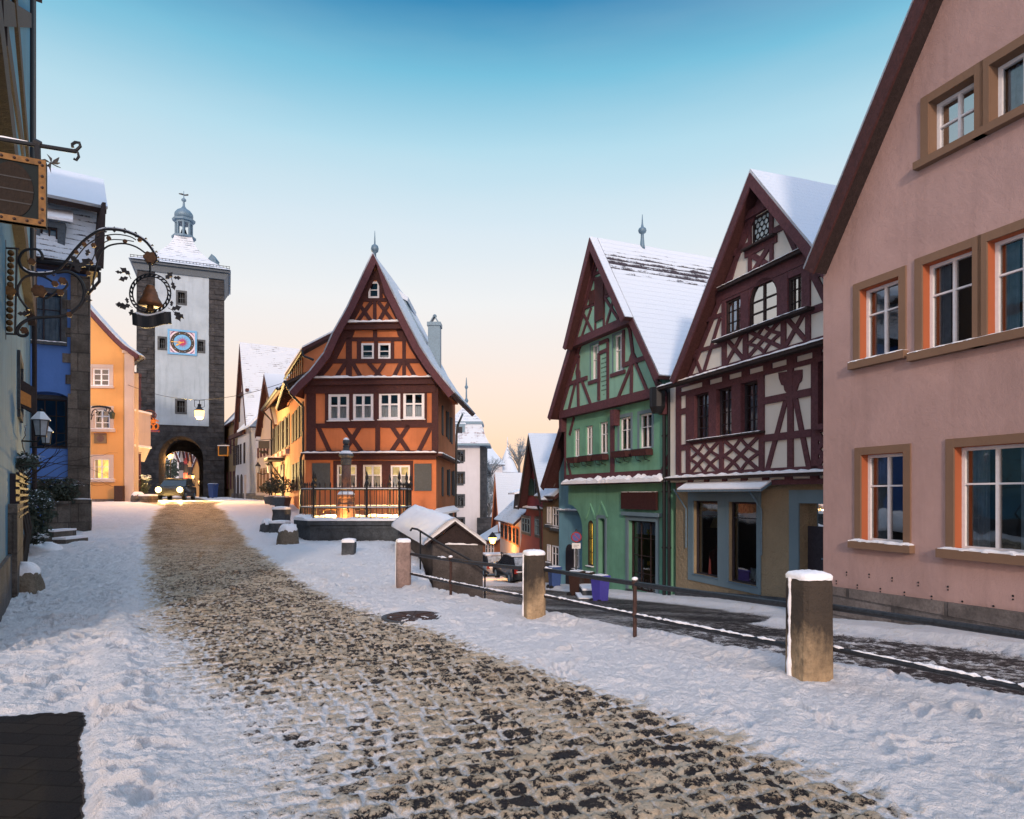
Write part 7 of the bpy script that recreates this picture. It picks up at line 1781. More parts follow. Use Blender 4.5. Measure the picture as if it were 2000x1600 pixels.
def square_sign():
    Y = 6.9; F = Fac((-5.05, 5.75), (-5.05 + .885, 5.75 + .465)); root = thing('barrel_sign', 'dark square sign with a gilt frame and a painted barrel, hanging at the upper left', 'sign', F.W(0, 4.0))
    a0, a1 = F.a(-60), F.a(91); z0, z1 = F.z(91, 446), F.z(91, 318)
    b = MB(); F.rc(b, a0, a1, z0, z1, -.03, .03); bo = b.build('board', m_plain('black_green_board', (.004, .010, .012), .9), root)
    g = MB(); s = .055
    for r in ((a0, a1, z1 - s, z1), (a0, a1, z0, z0 + s), (a0, a0 + s, z0 + s, z1 - s), (a1 - s, a1, z0 + s, z1 - s)): F.rc(g, *r, -.045, .045)
    fm = g.build('gilt_frame', M['gold'], root); g = MB()
    for i in range(6):
        g.sph(F.W(a1 - s / 2, z0 + (z1 - z0) * (i + .5) / 6, .045), .014, 5); g.sph(F.W(a0 + (a1 - a0) * (i + .5) / 6, z1 - s / 2, .045), .014, 5); g.sph(F.W(a0 + (a1 - a0) * (i + .5) / 6, z0 + s / 2, .045), .014, 5)
    g.build('rivets', M['rust'], fm)
    b = MB(); c = (F.a(25), (z0 + z1) / 2 - .01); rx, rz = F.a(67) - c[0], (z1 - z0) * .41; F.pr(b, [(c[0] + rx * math.cos(t * math.pi / 14), c[1] + rz * math.sin(t * math.pi / 14)) for t in range(28)], .03, .036); ba = b.build('painted_barrel', m_wood('barrel_brown', (.014, .008, .005)), root)
    b = MB(); 
    for f in (-.45, 0, .45): w_ = rx * math.sqrt(1 - f * f); F.rc(b, c[0] - w_, c[0] + w_, c[1] + rz * f - .006, c[1] + rz * f + .006, .036, .039)
    b.build('hoops', M['iron'], ba)
    # arm
    b = MB(); A = F.W(*F.uv(-120, 253)); B = F.W(*F.uv(148, 296)); b.tube([A, B], .02, 8)
    def c4(pts, r): b.tube([F.W(*F.uv(u, v)) for u, v in pts], r, 6)
    c4([(140, 295), (150, 293), (157, 286), (155, 279), (147, 278), (141, 282), (142, 288)], .014); c4([(142, 296), (152, 298), (154, 306), (149, 313), (144, 310)], .012); c4([(73, 283), (74, 320)], .026); c4([(66, 276), (80, 283)], .03)
    am = b.build('arm', M['iron'], root); b = MB(); sb = MB(); sb.tube([A.lerp(B, .3) + Vector((0, 0, .017)), A.lerp(B, .45) + Vector((0, 0, .02)), A.lerp(B, .63) + Vector((0, 0, .018))], [.008, .014, .006], 5); sb.build('snow', M['snow'], am)
    b = MB(); q = F.uv(100, 318)
    for an, L_ in ((.5, .09), (1.7, .08), (2.8, .09), (4.4, .1), (5.6, .08), (-.1, .07)): F.pr(b, [(q[0], q[1] - .008), (q[0] + L_ * .5 * math.cos(an) + .012, q[1] + L_ * .5 * math.sin(an)), (q[0] + L_ * math.cos(an + .3), q[1] + L_ * math.sin(an + .3)), (q[0] + L_ * .4 * math.cos(an) - .012, q[1] + L_ * .4 * math.sin(an) + .01)], -.008, .008)
    q1 = F.uv(93, 325); F.bar(b, q1, q, .012, -.006, .006); b.build('iron_flower', M['iron'], root)
square_sign()
# ================================================================== row of houses on the upper street, right side
def upper_row():
    # apricot house with the dark eave
    F = Fac((-14.5, 40.0), (-10.8, 32.15)); W = F.len
    r = street_house('apricot_house', 'apricot plastered house with grey shutters lit by the street lamp', F, 7, 6.75, 1.0, M['apricot'], ridge=(3.6, 10.8), eave=.55, roofmat='rs')
    for i, f in enumerate((.2, .47, .73, .93)):
        a = W * f; q = (a - .42, a + .42, 3.9, 5.4); blind_window(F, r, q, sur=(.12, M['trim']), frame=M['darkwood'])
        for s in (-1, 1):
            b = MB(); F.rc(b, min(a + s * .5, a + s * .92), max(a + s * .5, a + s * .92), 3.9, 5.4, .04, .08); b.build('shutter', M['shutter'], r)
        b = MB(); F.rc(b, a - .6, a + .6, 3.5, 3.75, .0, .22); b.build('window_box', M['palepink'], r)
    for f in (.18, .32): q = (W * f - .35, W * f + .35, 1.7, 3.0); blind_window(F, r, q, sur=(.1, M['trim']), frame=M['trim'])
    b = MB(); a = W * .62; F.rc(b, a - .9, a + .9, .8, 3.1, .01, .06); d = b.build('door', M['darkshutter'], r)
    b = MB(); F.pr(b, [(a - 1.1, 3.3), (a + 1.1, 3.3), (a + 1.1, 3.42), (a - 1.1, 3.42)], 0, .85); d = b.build('door_canopy', M['darkwood'], r); sb = MB(); snow_strip(F, a - 1.1, a + 1.1, 3.422, .02, .85, .05, .2, sb); sb.build('snow', M['snow'], d)
    b = MB()
    for s in (-1, 1): b.tube([F.W(a + s * 1.0, 2.2, .05), F.W(a + s * 1.0, 3.2, .75)], .04, 5)
    b.build('bracket', M['iron'], r)
    b = MB(); b.tube([F.W(-.1, 6.62, .6), F.W(W + .1, 6.62, .6)], .08, 8); b.tube([F.W(-.1, 6.6, .6), F.W(-.2, 6.3, .3), F.W(-.1, 6.0, .05), F.W(-.1, 1, .05)], .05, 6); b.build('gutter', M['iron'], r)
    b = MB(); F.rc(b, 0, W, .6, 1.35, 0, .05); b.build('plinth', M['plinth'], r)
    wlan(F, W * .50, 3.2, 'iron wall lantern beside the canopied door of the apricot house')
    # small pale gable
    F2 = Fac((-18.05, 46.5), (-14.75, 40.5)); W = F2.len
    ap = F2.uv(515, 731, .35); lf = F2.uv(497.5, 850, .35); rf = (2 * ap[0] - lf[0], lf[1])
    r = street_house('cream_house', 'small cream house with a steep pointed gable and brown window boxes', F2, 9, lf[1], 1.0, M['palepink'], gable=(ap[0], ap[1], lf, rf), roofmat='rs')
    for i in range(4):
        a = W * (.2 + .2 * i); blind_window(F2, r, (a - .33, a + .33, 1.75, 3.15), sur=(.1, M['trim']), frame=M['trim']); blind_window(F2, r, (a - .3, a + .3, 4.0, 4.7), frame=M['timber'])
    blind_window(F2, r, (W * .4, W * .5, 5.9, 6.5), frame=M['timber'])
    b = MB(); F2.rc(b, 0, W, .6, 1.45, 0, .05); b.build('plinth', M['plinth'], r)
    wlan(F2, W * .75, 3.4, 'iron wall lantern on the small cream house')
    # big white gable
    F3 = Fac((-23.75, 56.0), (-18.2, 46.9)); W = F3.len
    ap = F3.uv(466, 672, .4); lf = F3.uv(454.5, 845, .4); rf = (2 * ap[0] - lf[0], lf[1])
    r = street_house('white_house', 'tall white house with a steep snowy roof beside the tower', F3, 11, lf[1], 1.1, M['whiteplaster'], gable=(ap[0], ap[1], lf, rf), roofmat='rs_bare')
    b = MB(); wall(b, F3, [(rf[0] - .6, -2), (W, -2), (W, lf[1] - .3), (rf[0] - .6, lf[1] - .3)], [], 0, 9); b.build('side_wing', M['whiteplaster'], r)
    b = MB(); F3.rc(b, -.1, W * .62, lf[1] - .35, lf[1] - .05, 0, .25); b.build('ledge', M['brown'], r); b = MB(); q0 = W * .52; b.prism([F3.W(q0, lf[1] - .2, .45), F3.W(W + .1, lf[1] - .2, .45), F3.W(W + .1, lf[1] + 2.8, -2.2), F3.W(q0, lf[1] + 2.8, -2.2)], (0, 0, .15)); b.build('wing_roof', M['snow'], r)
    for a in (1.3, 2.4, 3.4, 4.5, 6.2): blind_window(F3, r, (a - .3, a + .3, 3.9, 5.5), frame=M['darkshutter'])
    for a in (2.3, 3.0, 3.9): blind_window(F3, r, (a - .28, a + .28, 7.3, 8.6), frame=M['darkshutter'], p=.01)
    blind_window(F3, r, (3.0, 3.4, 9.9, 11.2), frame=M['darkshutter'])
    b = MB(); F3.rc(b, ap[0] - 2.1, ap[0] + 2.1, 9.2, 9.4, 0, .2); b.build('ledge', M['brown'], r)
    for a in (1.6, 3.2, 4.9): b = MB(); F3.pr(b, archh((a - .42, a + .42, 1.1, 3.1), .4), .0, .05); b.build('arched_door', M['darkshutter'], r)
    b = MB(); F3.rc(b, 6.2, 6.9, .9, 3.0, 0, .05); b.build('door', M['palepink'], r)
    b = MB(); F3.rc(b, 0, W, .6, 1.6, 0, .04); b.build('plinth', M['plinth'], r)
    b = MB(); q = F3.W(ap[0], ap[1], -9.0); b.bx(q.x - .4, q.x + .4, q.y - .4, q.y + .4, ap[1] - .8, ap[1] + .9); b.build('chimney', M['zinc'], r)
    # bit of another roof beside the tower
    F4 = Fac((-28.2, 64.5), (-24.0, 57.5)); r = street_house('dark_timber_house', 'dark timbered house half hidden between tower and white house', F4, 8, 8.0, 1.1, M['brownplaster'], ridge=(4.2, 13.2), eave=.4, roofmat='rs_bare')
    for a in (3, 5, 7): blind_window(F4, r, (a - .4, a + .4, 5.2, 6.8), frame=M['timber']); blind_window(F4, r, (a - .4, a + .4, 2.0, 3.6), frame=M['timber'])
def wlan(F, a, z, label):
    root = thing('wall_lantern', label, 'lantern', F.W(a, z, .4), 'wall lanterns of the upper street'); q = F.W(a, z, .55)
    b = MB(); b.lathe(q, [(.10, -.5), (.17, -.1), (.16, -.09)], 6); b.build('glass_body', M['lens'], root)
    b = MB(); b.lathe(q, [(.2, -.1), (.05, .12), (.02, .2)], 6); b.tube([q + Vector((0, 0, -.5)), F.W(a, z - .6, .3), F.W(a, z - .55, 0)], .025, 5); b.build('frame', M['iron'], root)
upper_row()

# potted shrubs along the flank of the orange house
for i, (u, v, Y, s, l) in enumerate(((526, 975, 31.5, .9, 'bare potted shrub, farthest of three along the upper street'), (537, 978, 30.0, 1.0, 'potted shrub in a dark tub, between two others beside the orange house'), (551, 982, 28.0, 1.25, 'fullest potted evergreen, nearest the fountain railing'))):
    q = PX(u, v, Y); q.z = float(zbase(Y)); t = thing('potted_shrub', l, 'potted plant', q, 'potted shrubs by the orange house')
    b = MB(); b.lathe(q, [(.22 * s, 0), (.30 * s, .38 * s), (.33 * s, .42 * s), (.30 * s, .43 * s)], 4, .6); pt = b.build('tub', M['slate'], t)
    b = MB(); b.lathe(q, [(.29 * s, .435 * s), (.2 * s, .47 * s)], 4, .6); b.build('snow', M['snow'], pt)
    b = MB(); b.tube([q + Vector((0, 0, .4 * s)), q + Vector((.03, 0, .7 * s))], .03, 5); b.build('stem', M['twig'], t); b = MB(); leafy(b, q + Vector((0, 0, .86 * s)), (.48 * s, .48 * s, .28 * s), 500, .05, 90 + i); b.build('foliage', M['leaf'], t)

# ---- signs in the upper street
def small_signs():
    Y = 42.0
    # pretzel
    F = Fac((PX(272, 0, Y).x, Y), (PX(340, 0, Y).x, Y + 1.0)); root = thing('pretzel_sign', 'golden pretzel under a crown hanging from a scrolled iron arm before the tower', 'sign', F.W(0, 5))
    def z8(x, y): return 250 + x / 13.34, 760 + y / 13.34
    def C(mb, pts, r): mb.tube([F.W(*F.uv(*z8(x, y))) for x, y in pts], r, 6)
    b = MB(); C(b, [(320, 860), (300, 740), (330, 650), (400, 600), (500, 555), (600, 555), (690, 600), (735, 670), (720, 740), (660, 765), (605, 730), (615, 660), (660, 650), (690, 690), (665, 710)], .035); C(b, [(320, 860), (330, 950), (370, 1050), (430, 1130), (490, 1200), (530, 1270), (545, 1350), (520, 1430), (470, 1490), (380, 1520), (300, 1500), (260, 1440)], .03); C(b, [(240, 1100), (300, 1150), (400, 1170), (480, 1230)], .04); C(b, [(690, 760), (680, 800)], .02); b.build('arm', m_plain('rust_red_iron', (.20, .055, .03), .5, .3), root)
    G = m_plain('pretzel_gold', (.75, .22, .03), .5); b = MB()
    C(b, [(600, 910), (560, 910), (535, 960), (550, 1030), (600, 1055), (640, 1040), (665, 1055), (720, 1050), (775, 1030), (790, 960), (770, 910), (720, 905), (680, 940), (650, 990), (640, 1040)], .05); C(b, [(600, 910), (640, 940), (680, 990), (690, 1045)], .045); b.build('pretzel', G, root)
    b = MB(); F.pr(b, [F.uv(*z8(x, y)) for x, y in ((605, 895), (600, 850), (560, 815), (610, 825), (660, 770), (710, 825), (770, 815), (725, 855), (720, 895))], -.03, .03)
    for x, y in ((550, 830), (600, 812), (660, 780), (722, 805), (778, 832)): b.sph(F.W(*F.uv(*z8(x, y))), .06, 6)
    b.build('crown', G, root)
    b = MB(); F.pr(b, [F.uv(*z8(x, y)) for x, y in ((545, 1060), (800, 1060), (800, 1115), (545, 1115))], -.02, .02); bo = b.build('name_board', m_plain('violet_board', (.05, .04, .2), .6), root)
    c, z = F.uv(*z8(665, 1087)); text_mesh('Bäckerei', .20, lambda v: F.W(c + v.x * 1.05, z - .02 + v.y, .022 + v.z), 'lettering', m_plain('orange_letters', (.6, .12, .04), .6), bo)
    # sun flower sign
    s = thing('star_sign', 'round iron sign with a golden six pointed star beside the timbered house', 'sign', F.W(*F.uv(*z8(380, 1440)))); b = MB(); c, z = F.uv(*z8(330, 1350)); F.pr(b, [(c + (.20 if k % 2 == 0 else .09) * math.cos(k * math.pi / 6 + .52), z + (.20 if k % 2 == 0 else .09) * math.sin(k * math.pi / 6 + .52)) for k in range(12)], .01, .05); b.build('star', m_plain('star_gold', (.8, .32, .03), .5), s)
    b = MB(); b.disc(F.W(*F.uv(*z8(400, 1370)), .0), .37, F.D3(), (0, 0, 1), .02, 24); b.build('disc', M['iron'], s); b = MB()
    for k in range(5): c, z = F.uv(*z8(325 + 30 * k, 1455 - 2.5 * (k - 1) ** 2)); F.rc(b, c - .04, c + .03, z - .04, z + .04, .0, .03)
    b.build('raised_dots', m_plain('pale_letters', (.6, .4, .25), .6), s)
    # framed sign right of the tower, with its bracket on the white house
    q = PX(436, 881, 50); s = thing('framed_sign', 'black sign with an orange frame hanging right of the archway', 'sign', q); b = MB(); h, w_ = .33, .34; b.bx(q.x - w_, q.x + w_, 50, 50.06, q.z - h, q.z + h); b.build('board', M['dark'], s); b = MB()
    for r in ((-w_ - .05, -w_ + .03, -h - .05, h + .05), (w_ - .03, w_ + .05, -h - .05, h + .05), (-w_ + .03, w_ - .03, -h - .05, -h + .03)): b.bx(q.x + r[0], q.x + r[1], 49.97, 50.09, q.z + r[2], q.z + r[3])
    b.build('frame', m_plain('orange_frame', (.6, .24, .02), .5), s); b = MB(); b.bx(q.x - w_ - .08, q.x + w_ + .08, 49.95, 50.12, q.z + h + .05, q.z + h + .12); b.build('snow', M['snow'], s)
    b = MB(); b.tube([q + Vector((0, .03, h)), q + Vector((0, .03, h + .3)), PX(463, 873, 51)], .025, 5); b.tube([PX(463, 895, 51), PX(455, 880, 50.6), PX(445, 872, 50.3)], .02, 5); b.build('bracket', M['iron'], s)
    # hanging board on the cream house
    q = PX(515, 869, 40.5); s = thing('hanging_board', 'dark hanging board with snow on top before the small cream house', 'sign', q); b = MB(); b.bx(q.x - .32, q.x + .32, 40.5, 40.56, q.z - .22, q.z + .24); b.build('board', m_plain('grey_board', (.03, .035, .045), .6), s)
    b = MB(); b.bx(q.x - .36, q.x + .36, 40.47, 40.6, q.z + .26, q.z + .33); b.build('snow', M['snow'], s); b = MB(); b.tube([PX(500, 860, 40.55), PX(548, 857, 38.2)], .025, 5); b.tube([PX(528, 861, 39.8), PX(538, 852, 39.2), PX(547, 846, 38.5)], .02, 5)
    for k in range(4): b.tube([PX(533 + 3 * math.cos(k * 1.6), 858 + 2.5 * math.sin(k * 1.6), 39.4), PX(533 + 3 * math.cos(k * 1.6 + 1.6), 858 + 2.5 * math.sin(k * 1.6 + 1.6), 39.4)], .015, 4)
    for k in range(4): b.sph(PX(509 + 4 * k, 882 + 2 * (k % 2), 40.5), .09, 5)
    b.build('bracket', M['iron'], s)
small_signs()

# ================================================================== street lamps
def hung_lamp():
    Y = 33.0; q = PX(389.5, 806, Y); root = thing('hanging_street_lamp', 'lit lantern hanging from a wire across the street before the tower', 'street lamp', q)
    b = MB(); b.lathe(q, [(.22, .12), (.26, .10), (.12, .22), (.08, .34), (.10, .4), (.03, .44)], 8); b.tube([q + Vector((0, 0, .4)), q + Vector((0, 0, .62))], .02, 5); b.tube([q + Vector((-.25, 0, .62)), q + Vector((-.25, 0, .3)), q + Vector((0, 0, .18)), q + Vector((.25, 0, .3)), q + Vector((.25, 0, .62)), q + Vector((-.25, 0, .62))], .014, 5); b.build('cap', M['iron'], root)
    b = MB(); b.lathe(q, [(.10, -.34), (.2, -.22), (.22, .08), (.18, .1)], 10); b.build('lamp_glass', M['bulb'], root)
    w_ = MB(); L_, R_ = PX(250, 752, 36.2), PX(561, 745, 32.6); C_ = q + Vector((0, 0, .62))
    for A, B in ((L_, C_), (C_, R_)):
        w_.tube([A.lerp(B, i / 8) - Vector((0, 0, .18 * math.sin(math.pi * i / 8))) for i in range(9)], .014, 4)
    o = tag(w_.build('suspension_wire', M['iron']), 'thin wire across the upper street carrying the lantern', 'wire')
    lamp_light('street_light', q + Vector((0, -.1, -.5)), 1900, (1, .46, .12), .2)
hung_lamp()
def far_lamp(u, v, Y, label, power, s=1.0, post=True):
    q = PX(u, v, Y); root = thing('street_lamp', label, 'street lamp', q); b = MB(); b.lathe(q, [(.12 * s, -.28 * s), (.22 * s, .05 * s), (.2 * s, .06 * s)], 8); b.build('lamp_glass', M['bulb'], root)
    b = MB(); b.lathe(q, [(.27 * s, .06 * s), (.08 * s, .3 * s), (.02, .36 * s)], 8)
    if post: b.tube([q + Vector((0, 0, -.28 * s)), Vector((q.x, q.y, float(zbase(Y)) - .2))], .05, 6)
    else: b.tube([q + Vector((0, 0, .2)), q + Vector((.1, 0, .35)), q + Vector((.55, .1, .35))], .03, 5)
    b.build('post', M['iron'], root); lamp_light('street_light', q + Vector((0, -.35, -.4)), power, (1, .45, .12), .15)
far_lamp(333, 889, 66, 'lit lamp seen through the archway, larger and higher of two', 500, 1.3, True)
far_lamp(310, 917, 80, 'small lit lamp at the left edge of the archway', 300, 1.0)
far_lamp(377, 930, 105, 'small lit lamp before the yellow house deep in the archway', 900, 1.1)
far_lamp(962, 1052, 42, 'glowing lantern on the wall of the orange lit house down the lower street', 330, 1.15, False)

# ---- houses beyond the gate
def beyond():
    defs = [('pale_house', 'pale house with grey windows beyond the archway, leftmost', (-45.5, 99), (-42.2, 86), 8.2, M['whiteplaster']), ('tall_white_house', 'white gabled house beyond the archway, next to the pinkish one', (-50.5, 118), (-46, 101), 9.5, M['cream']), ('pinkish_house', 'pinkish grey house deep in the archway', (-53, 136), (-51, 120), 9.5, M['palepink'])]
    # the street beyond turns slightly; its left side
    Fa = Fac((-48.4, 96.5), (-46.8, 96.5))
    row = [(318, 349, 96, 'white_house', 'white house with a long row of windows beyond the archway', M['whiteplaster'], 878, 892), (348, 358, 100, 'pale_gable_house', 'pale narrow gable beyond the archway', M['palepink'], 880, 884), (357, 366, 104, 'red_brown_house', 'red brown narrow house beyond the archway', M['red'], 883, 890), (365, 374, 108, 'sandy_house', 'sandy narrow house beyond the archway with snowy roof', M['apricot'], 886, 895), (372, 396, 118, 'yellow_end_house', 'yellow lit house at the end of the street beyond the archway', M['yellowplaster'], 906, 918)]
    for i, (u0, u1, Y, nm, lb, mt, vr, ve) in enumerate(row):
        p0, p1 = PX(u0, 0, Y + 4 - (0 if i < 4 else 4)), PX(u1, 0, Y - 2 if i < 4 else Y); p0, p1 = PX(u0, 0, Y), PX(u1, 0, Y + .8); F = Fac((p0.x, p0.y), (p1.x, p1.y)); F.sk = .5; ze = CZ - (ve + 10 - HV) / FPX * Y; W = F.len
        r = street_house(nm, lb, F, 6, ze, .6, mt, gable=(W / 2, ze + 2.6 + .5 * W, (-.2, ze), (W + .2, ze)), pv=.2, roofmat='rs_smooth'); n = max(2, int(W / 1.0))
        for k in range(n):
            a = W * (k + .5) / n
            for z in (ze - 1.9, ze - 4.4): 
                if z > 1.3: blind_window(F, r, (a - .28, a + .28, z, z + 1.3), frame=M['darkshutter'], panes=(1, ()), p=.02)
    t = thing('snowy_tree', 'dark snowy tree standing beyond the archway', 'tree', PX(326, 962, 88)); b = MB(); q = PX(326, 962, 88); b.tube([q, q + Vector((.1, 0, 2.4))], [.2, .1], 6); b.build('trunk', M['twig'], t); b = MB(); leafy(b, q + Vector((0, 0, 3.0)), (1.5, 1.3, 1.7), 900, .18, 44); b.build('crown', M['leaf'], t)
    b = MB(); leafy(b, q + Vector((0, -.2, 3.6)), (1.3, 1.2, 1.3), 160, .14, 45, flat=True); b.build('snow', M['snow'], t)
beyond()

# ================================================================== cars
def car(loc, yaw, label, front, paint, snowy):
    root = local('parked_car' if not front else 'car', label, 'car')
    Lc, Wc = 4.2, 1.74
    prof = [(-2.1, .30), (-2.08, .62), (-2.0, .82), (-1.2, .95), (1.55, .98), (2.0, .92), (2.1, .6), (2.08, .3)]     # x forward = -; windscreen side
    b = MB(); ny = 7
    for j in range(ny):
        y = (j / (ny - 1) - .5) * Wc; t = abs(y) / (Wc / 2); sh = .10 * t ** 4
        for x, z in prof: b.v.append((x * (1 - .5 * sh), y, z - .06 * t ** 4))
    k = len(prof)
    for j in range(ny - 1):
        for i in range(k - 1): b.f.append((j * k + i, j * k + i + 1, (j + 1) * k + i + 1, (j + 1) * k + i))
    b.f.append(tuple(range(k))); b.f.append(tuple((ny - 1) * k + i for i in reversed(range(k)))); b.f.append((0, k * (ny - 1), k * ny - 1, k - 1)); b.build('body', paint, root, True)
    b = MB(); cab = [(-1.15, .93), (-.35, 1.42), (.3, 1.48), (1.25, 1.42), (1.85, .98)]
    for s, wy in ((-1, 0), (1, 0)):
        for x, z in cab: b.v.append((x, s * (Wc / 2 - .06 - .22 * (z - .93)), z))
    n = len(cab)
    for i in range(n - 1): b.f.append((i, i + 1, n + i + 1, n + i))
    b.f.append(tuple(range(n))); b.f.append(tuple(n + i for i in reversed(range(n)))); b.build('cabin', M['panedark'], root)
    b = MB(); b.prism([(-.38, -.72, 1.42), (.3, -.72, 1.475), (1.28, -.72, 1.42), (1.28, -.72, 1.47), (.3, -.72, 1.53), (-.38, -.72, 1.47)], (0, 1.44, 0)); ro = b.build('roof', paint, root)
    if snowy:
        b = MB(); b.prism([(-.36, -.7, 1.472), (.3, -.7, 1.532), (1.26, -.7, 1.472), (1.2, -.7, 1.53), (.3, -.7, 1.60), (-.3, -.7, 1.54)], (0, 1.4, 0)); b.build('snow', M['snow'], ro)
        b = MB(); b.prism([(1.3, -.6, 1.41), (1.84, -.68, 1.02), (1.88, -.68, 1.04), (1.36, -.6, 1.44)], (0, 1.2, 0)); b.build('rear_window_snow', m_plain('thin_snow', (.35, .42, .5), .8, var=.5, scale=5), root)
        b = MB(); b.bx(2.0, 2.14, -.7, .7, .70, .75); b.build('bumper_snow', M['snow'], root)
    for x in (-1.32, 1.32):
        for s in (-1, 1):
            w_ = MB(); y = s * (Wc / 2 - .1)
            w_.tube([(x, y - .1, .31), (x, y + .1, .31)], .31, 18); wo = w_.build('wheel', M['dark'], root); w_ = MB(); w_.tube([(x, y + s * .09, .31), (x, y + s * .115, .31)], .19, 14); w_.build('rim', M['zinc'], wo)
    for s in (-1, 1):
        b = MB(); b.lathe((0, 0, 0), [(.001, 0), (.09, .01)], 3) if False else b.sph((-2.08, s * .66, .70), .19, 10); b.build('headlight', M['head'] if front else M['lens'], root)
        b = MB(); b.bx(2.02, 2.1, s * .72 - .09, s * .72 + .09, .62, .92); b.build('tail_light', m_plain('tail_light', (.25, .02, .015), .3), root)
        b = MB(); b.sph((-.75, s * (Wc / 2 + .07), .98), .09, 6); b.build('mirror', paint, root)
    b = MB(); b.bx(2.1, 2.12, -.26, .26, .58, .69); b.build('number_plate', M['white'], root)
    root.location = loc; root.rotation_euler = (0, 0, yaw)
    return root
Pn = m_plain('black_car_paint', (.02, .024, .03), .3, .3, .2)
# nose of the model points to -x
q = PX(335, 982, 45); hd = Vector((6, -24)).normalized(); car((q.x - .4, 46.5, float(zbase(46)) + .02), math.atan2(hd.y, hd.x) + math.pi, 'car with glowing headlights driving out of the archway towards the camera', True, m_plain('dark_car_paint', (.05, .045, .04), .3, .3, .2), False)
for u in (318, 352): 
    p = PX(u, 965, 43.6); lamp_light('headlight_beam', p, 11000, (1, .68, .26), .1, 100, (p.x + 5, p.y - 14, .3))
Y = 37.5; q = PX(1006, 1150, Y - 1.5); hd = Vector((-.32, 1)).normalized(); car((q.x + .1, Y + .6, float(zside(Y)) + .08), math.atan2(hd.y, hd.x) + math.pi, 'black hatchback parked in the lower street, seen from behind with snow on it', False, Pn, True)
Y = 47; q = PX(957, 1130, Y); car((q.x, Y + 1, float(zside(Y)) + .1), math.atan2(hd.y, hd.x) + math.pi, 'pale car parked farther down the lower street beside the lit wall', False, m_plain('pale_car_paint', (.3, .3, .32), .3, .2), True)

# ================================================================== wheelie bins
def bin_(loc, yaw, paint, label, s=1.0):
    root = local('wheelie_bin', label, 'bin', 'wheelie bins on the lower street')
    b = MB(); n = [(-.24, -.26), (.24, -.26), (.24, .24), (-.24, .24)]
    for z, k in ((.06, .82), (.5, .92), (.98, 1.04), (1.0, 1.10), (1.03, 1.10)):
        for x, y in n: b.v.append((x * k * s, y * k * s, z * s))
    for j in range(4):
        for i in range(4): ii = (i + 1) % 4; b.f.append((j * 4 + i, j * 4 + ii, j * 4 + 4 + ii, j * 4 + 4 + i))
    b.f.append((3, 2, 1, 0)); b.build('body', paint, root)
    b = MB(); 
    for z, k in ((1.035, 1.14), (1.07, 1.14), (1.10, .95), (1.11, .6)):
        for x, y in n: b.v.append((x * k * s, y * k * s, z * s))
    for j in range(3):
        for i in range(4): ii = (i + 1) % 4; b.f.append((j * 4 + i, j * 4 + ii, j * 4 + 4 + ii, j * 4 + 4 + i))
    b.f.append((12, 13, 14, 15)); li = b.build('lid', paint, root); b = MB(); b.tube([(-.2 * s, .32 * s, 1.0 * s), (.2 * s, .32 * s, 1.0 * s)], .02, 6); b.build('handle', paint, root)
    b = MB()
    for x, y in n: b.v.append((x * 1.02 * s, y * 1.02 * s, 1.085 * s))
    for x, y in n: b.v.append((x * .8 * s, y * .8 * s, 1.125 * s))
    for i in range(4): ii = (i + 1) % 4; b.f.append((i, ii, 4 + ii, 4 + i))
    b.f.append((4, 5, 6, 7)); b.build('snow', M['snow'], li)
    for sx_ in (-1, 1):
        b = MB(); b.tube([(sx_ * .2 * s - .025, .24 * s, .11 * s), (sx_ * .2 * s + .025, .24 * s, .11 * s)], .11 * s, 14); b.build('wheel', M['dark'], root)
    root.location = loc; root.rotation_euler = (0, 0, yaw); return root
PB = m_plain('violet_blue_plastic', (.075, .07, .42), .45, 0, .08); PB2 = m_plain('blue_plastic', (.04, .085, .25), .45, 0, .08); PBr = m_plain('brown_plastic', (.05, .025, .02), .5)
def atside(u, v, Y, dz=.1): p = PX(u, v, Y); return (p.x, p.y, p.z)
bin_(atside(1172, 1180, 20.6), 2.2, PB, 'violet blue wheelie bin standing before the green house shop window', .82)
bin_(atside(1083, 1151, 27.6), 1.9, PB2, 'dull blue wheelie bin beside the pale blue house', .86)
bin_(atside(1126, 1166, 23.4), 1.0, PBr, 'dark brown wheelie bin, left of two close together at the green house', .84)
bin_(atside(1146, 1164, 24.2), 1.0, PBr, 'dark brown wheelie bin, right of two close together at the green house', .8)
q = PX(416, 966, 54); bin_((q.x, q.y, float(zbase(54))), 1.2, PB2, 'blue wheelie bin in the shadow right of the archway', 1.1)
# steps before the green house
st = thing('stone_steps', 'snowy stone door steps beside the violet blue bin', 'steps', atside(1150, 1175, 22.4))
b = MB(); sb = MB()
for (u0, u1, v, Y, h) in ((1131, 1168, 1178, 21.6, .2), (1138, 1168, 1170, 22.1, .38)):
    p0, p1 = PX(u0, v, Y), PX(u1, v, Y); b.bx(p0.x, p1.x, Y, Y + 1.2, p0.z - .5, p0.z + h - .1); sb.bx(p0.x - .01, p1.x + .01, Y - .02, Y + 1.2, p0.z + h - .098, p0.z + h - .03)
b.build('treads', M['greystone'], st); sb.build('snow', M['snow'], st)
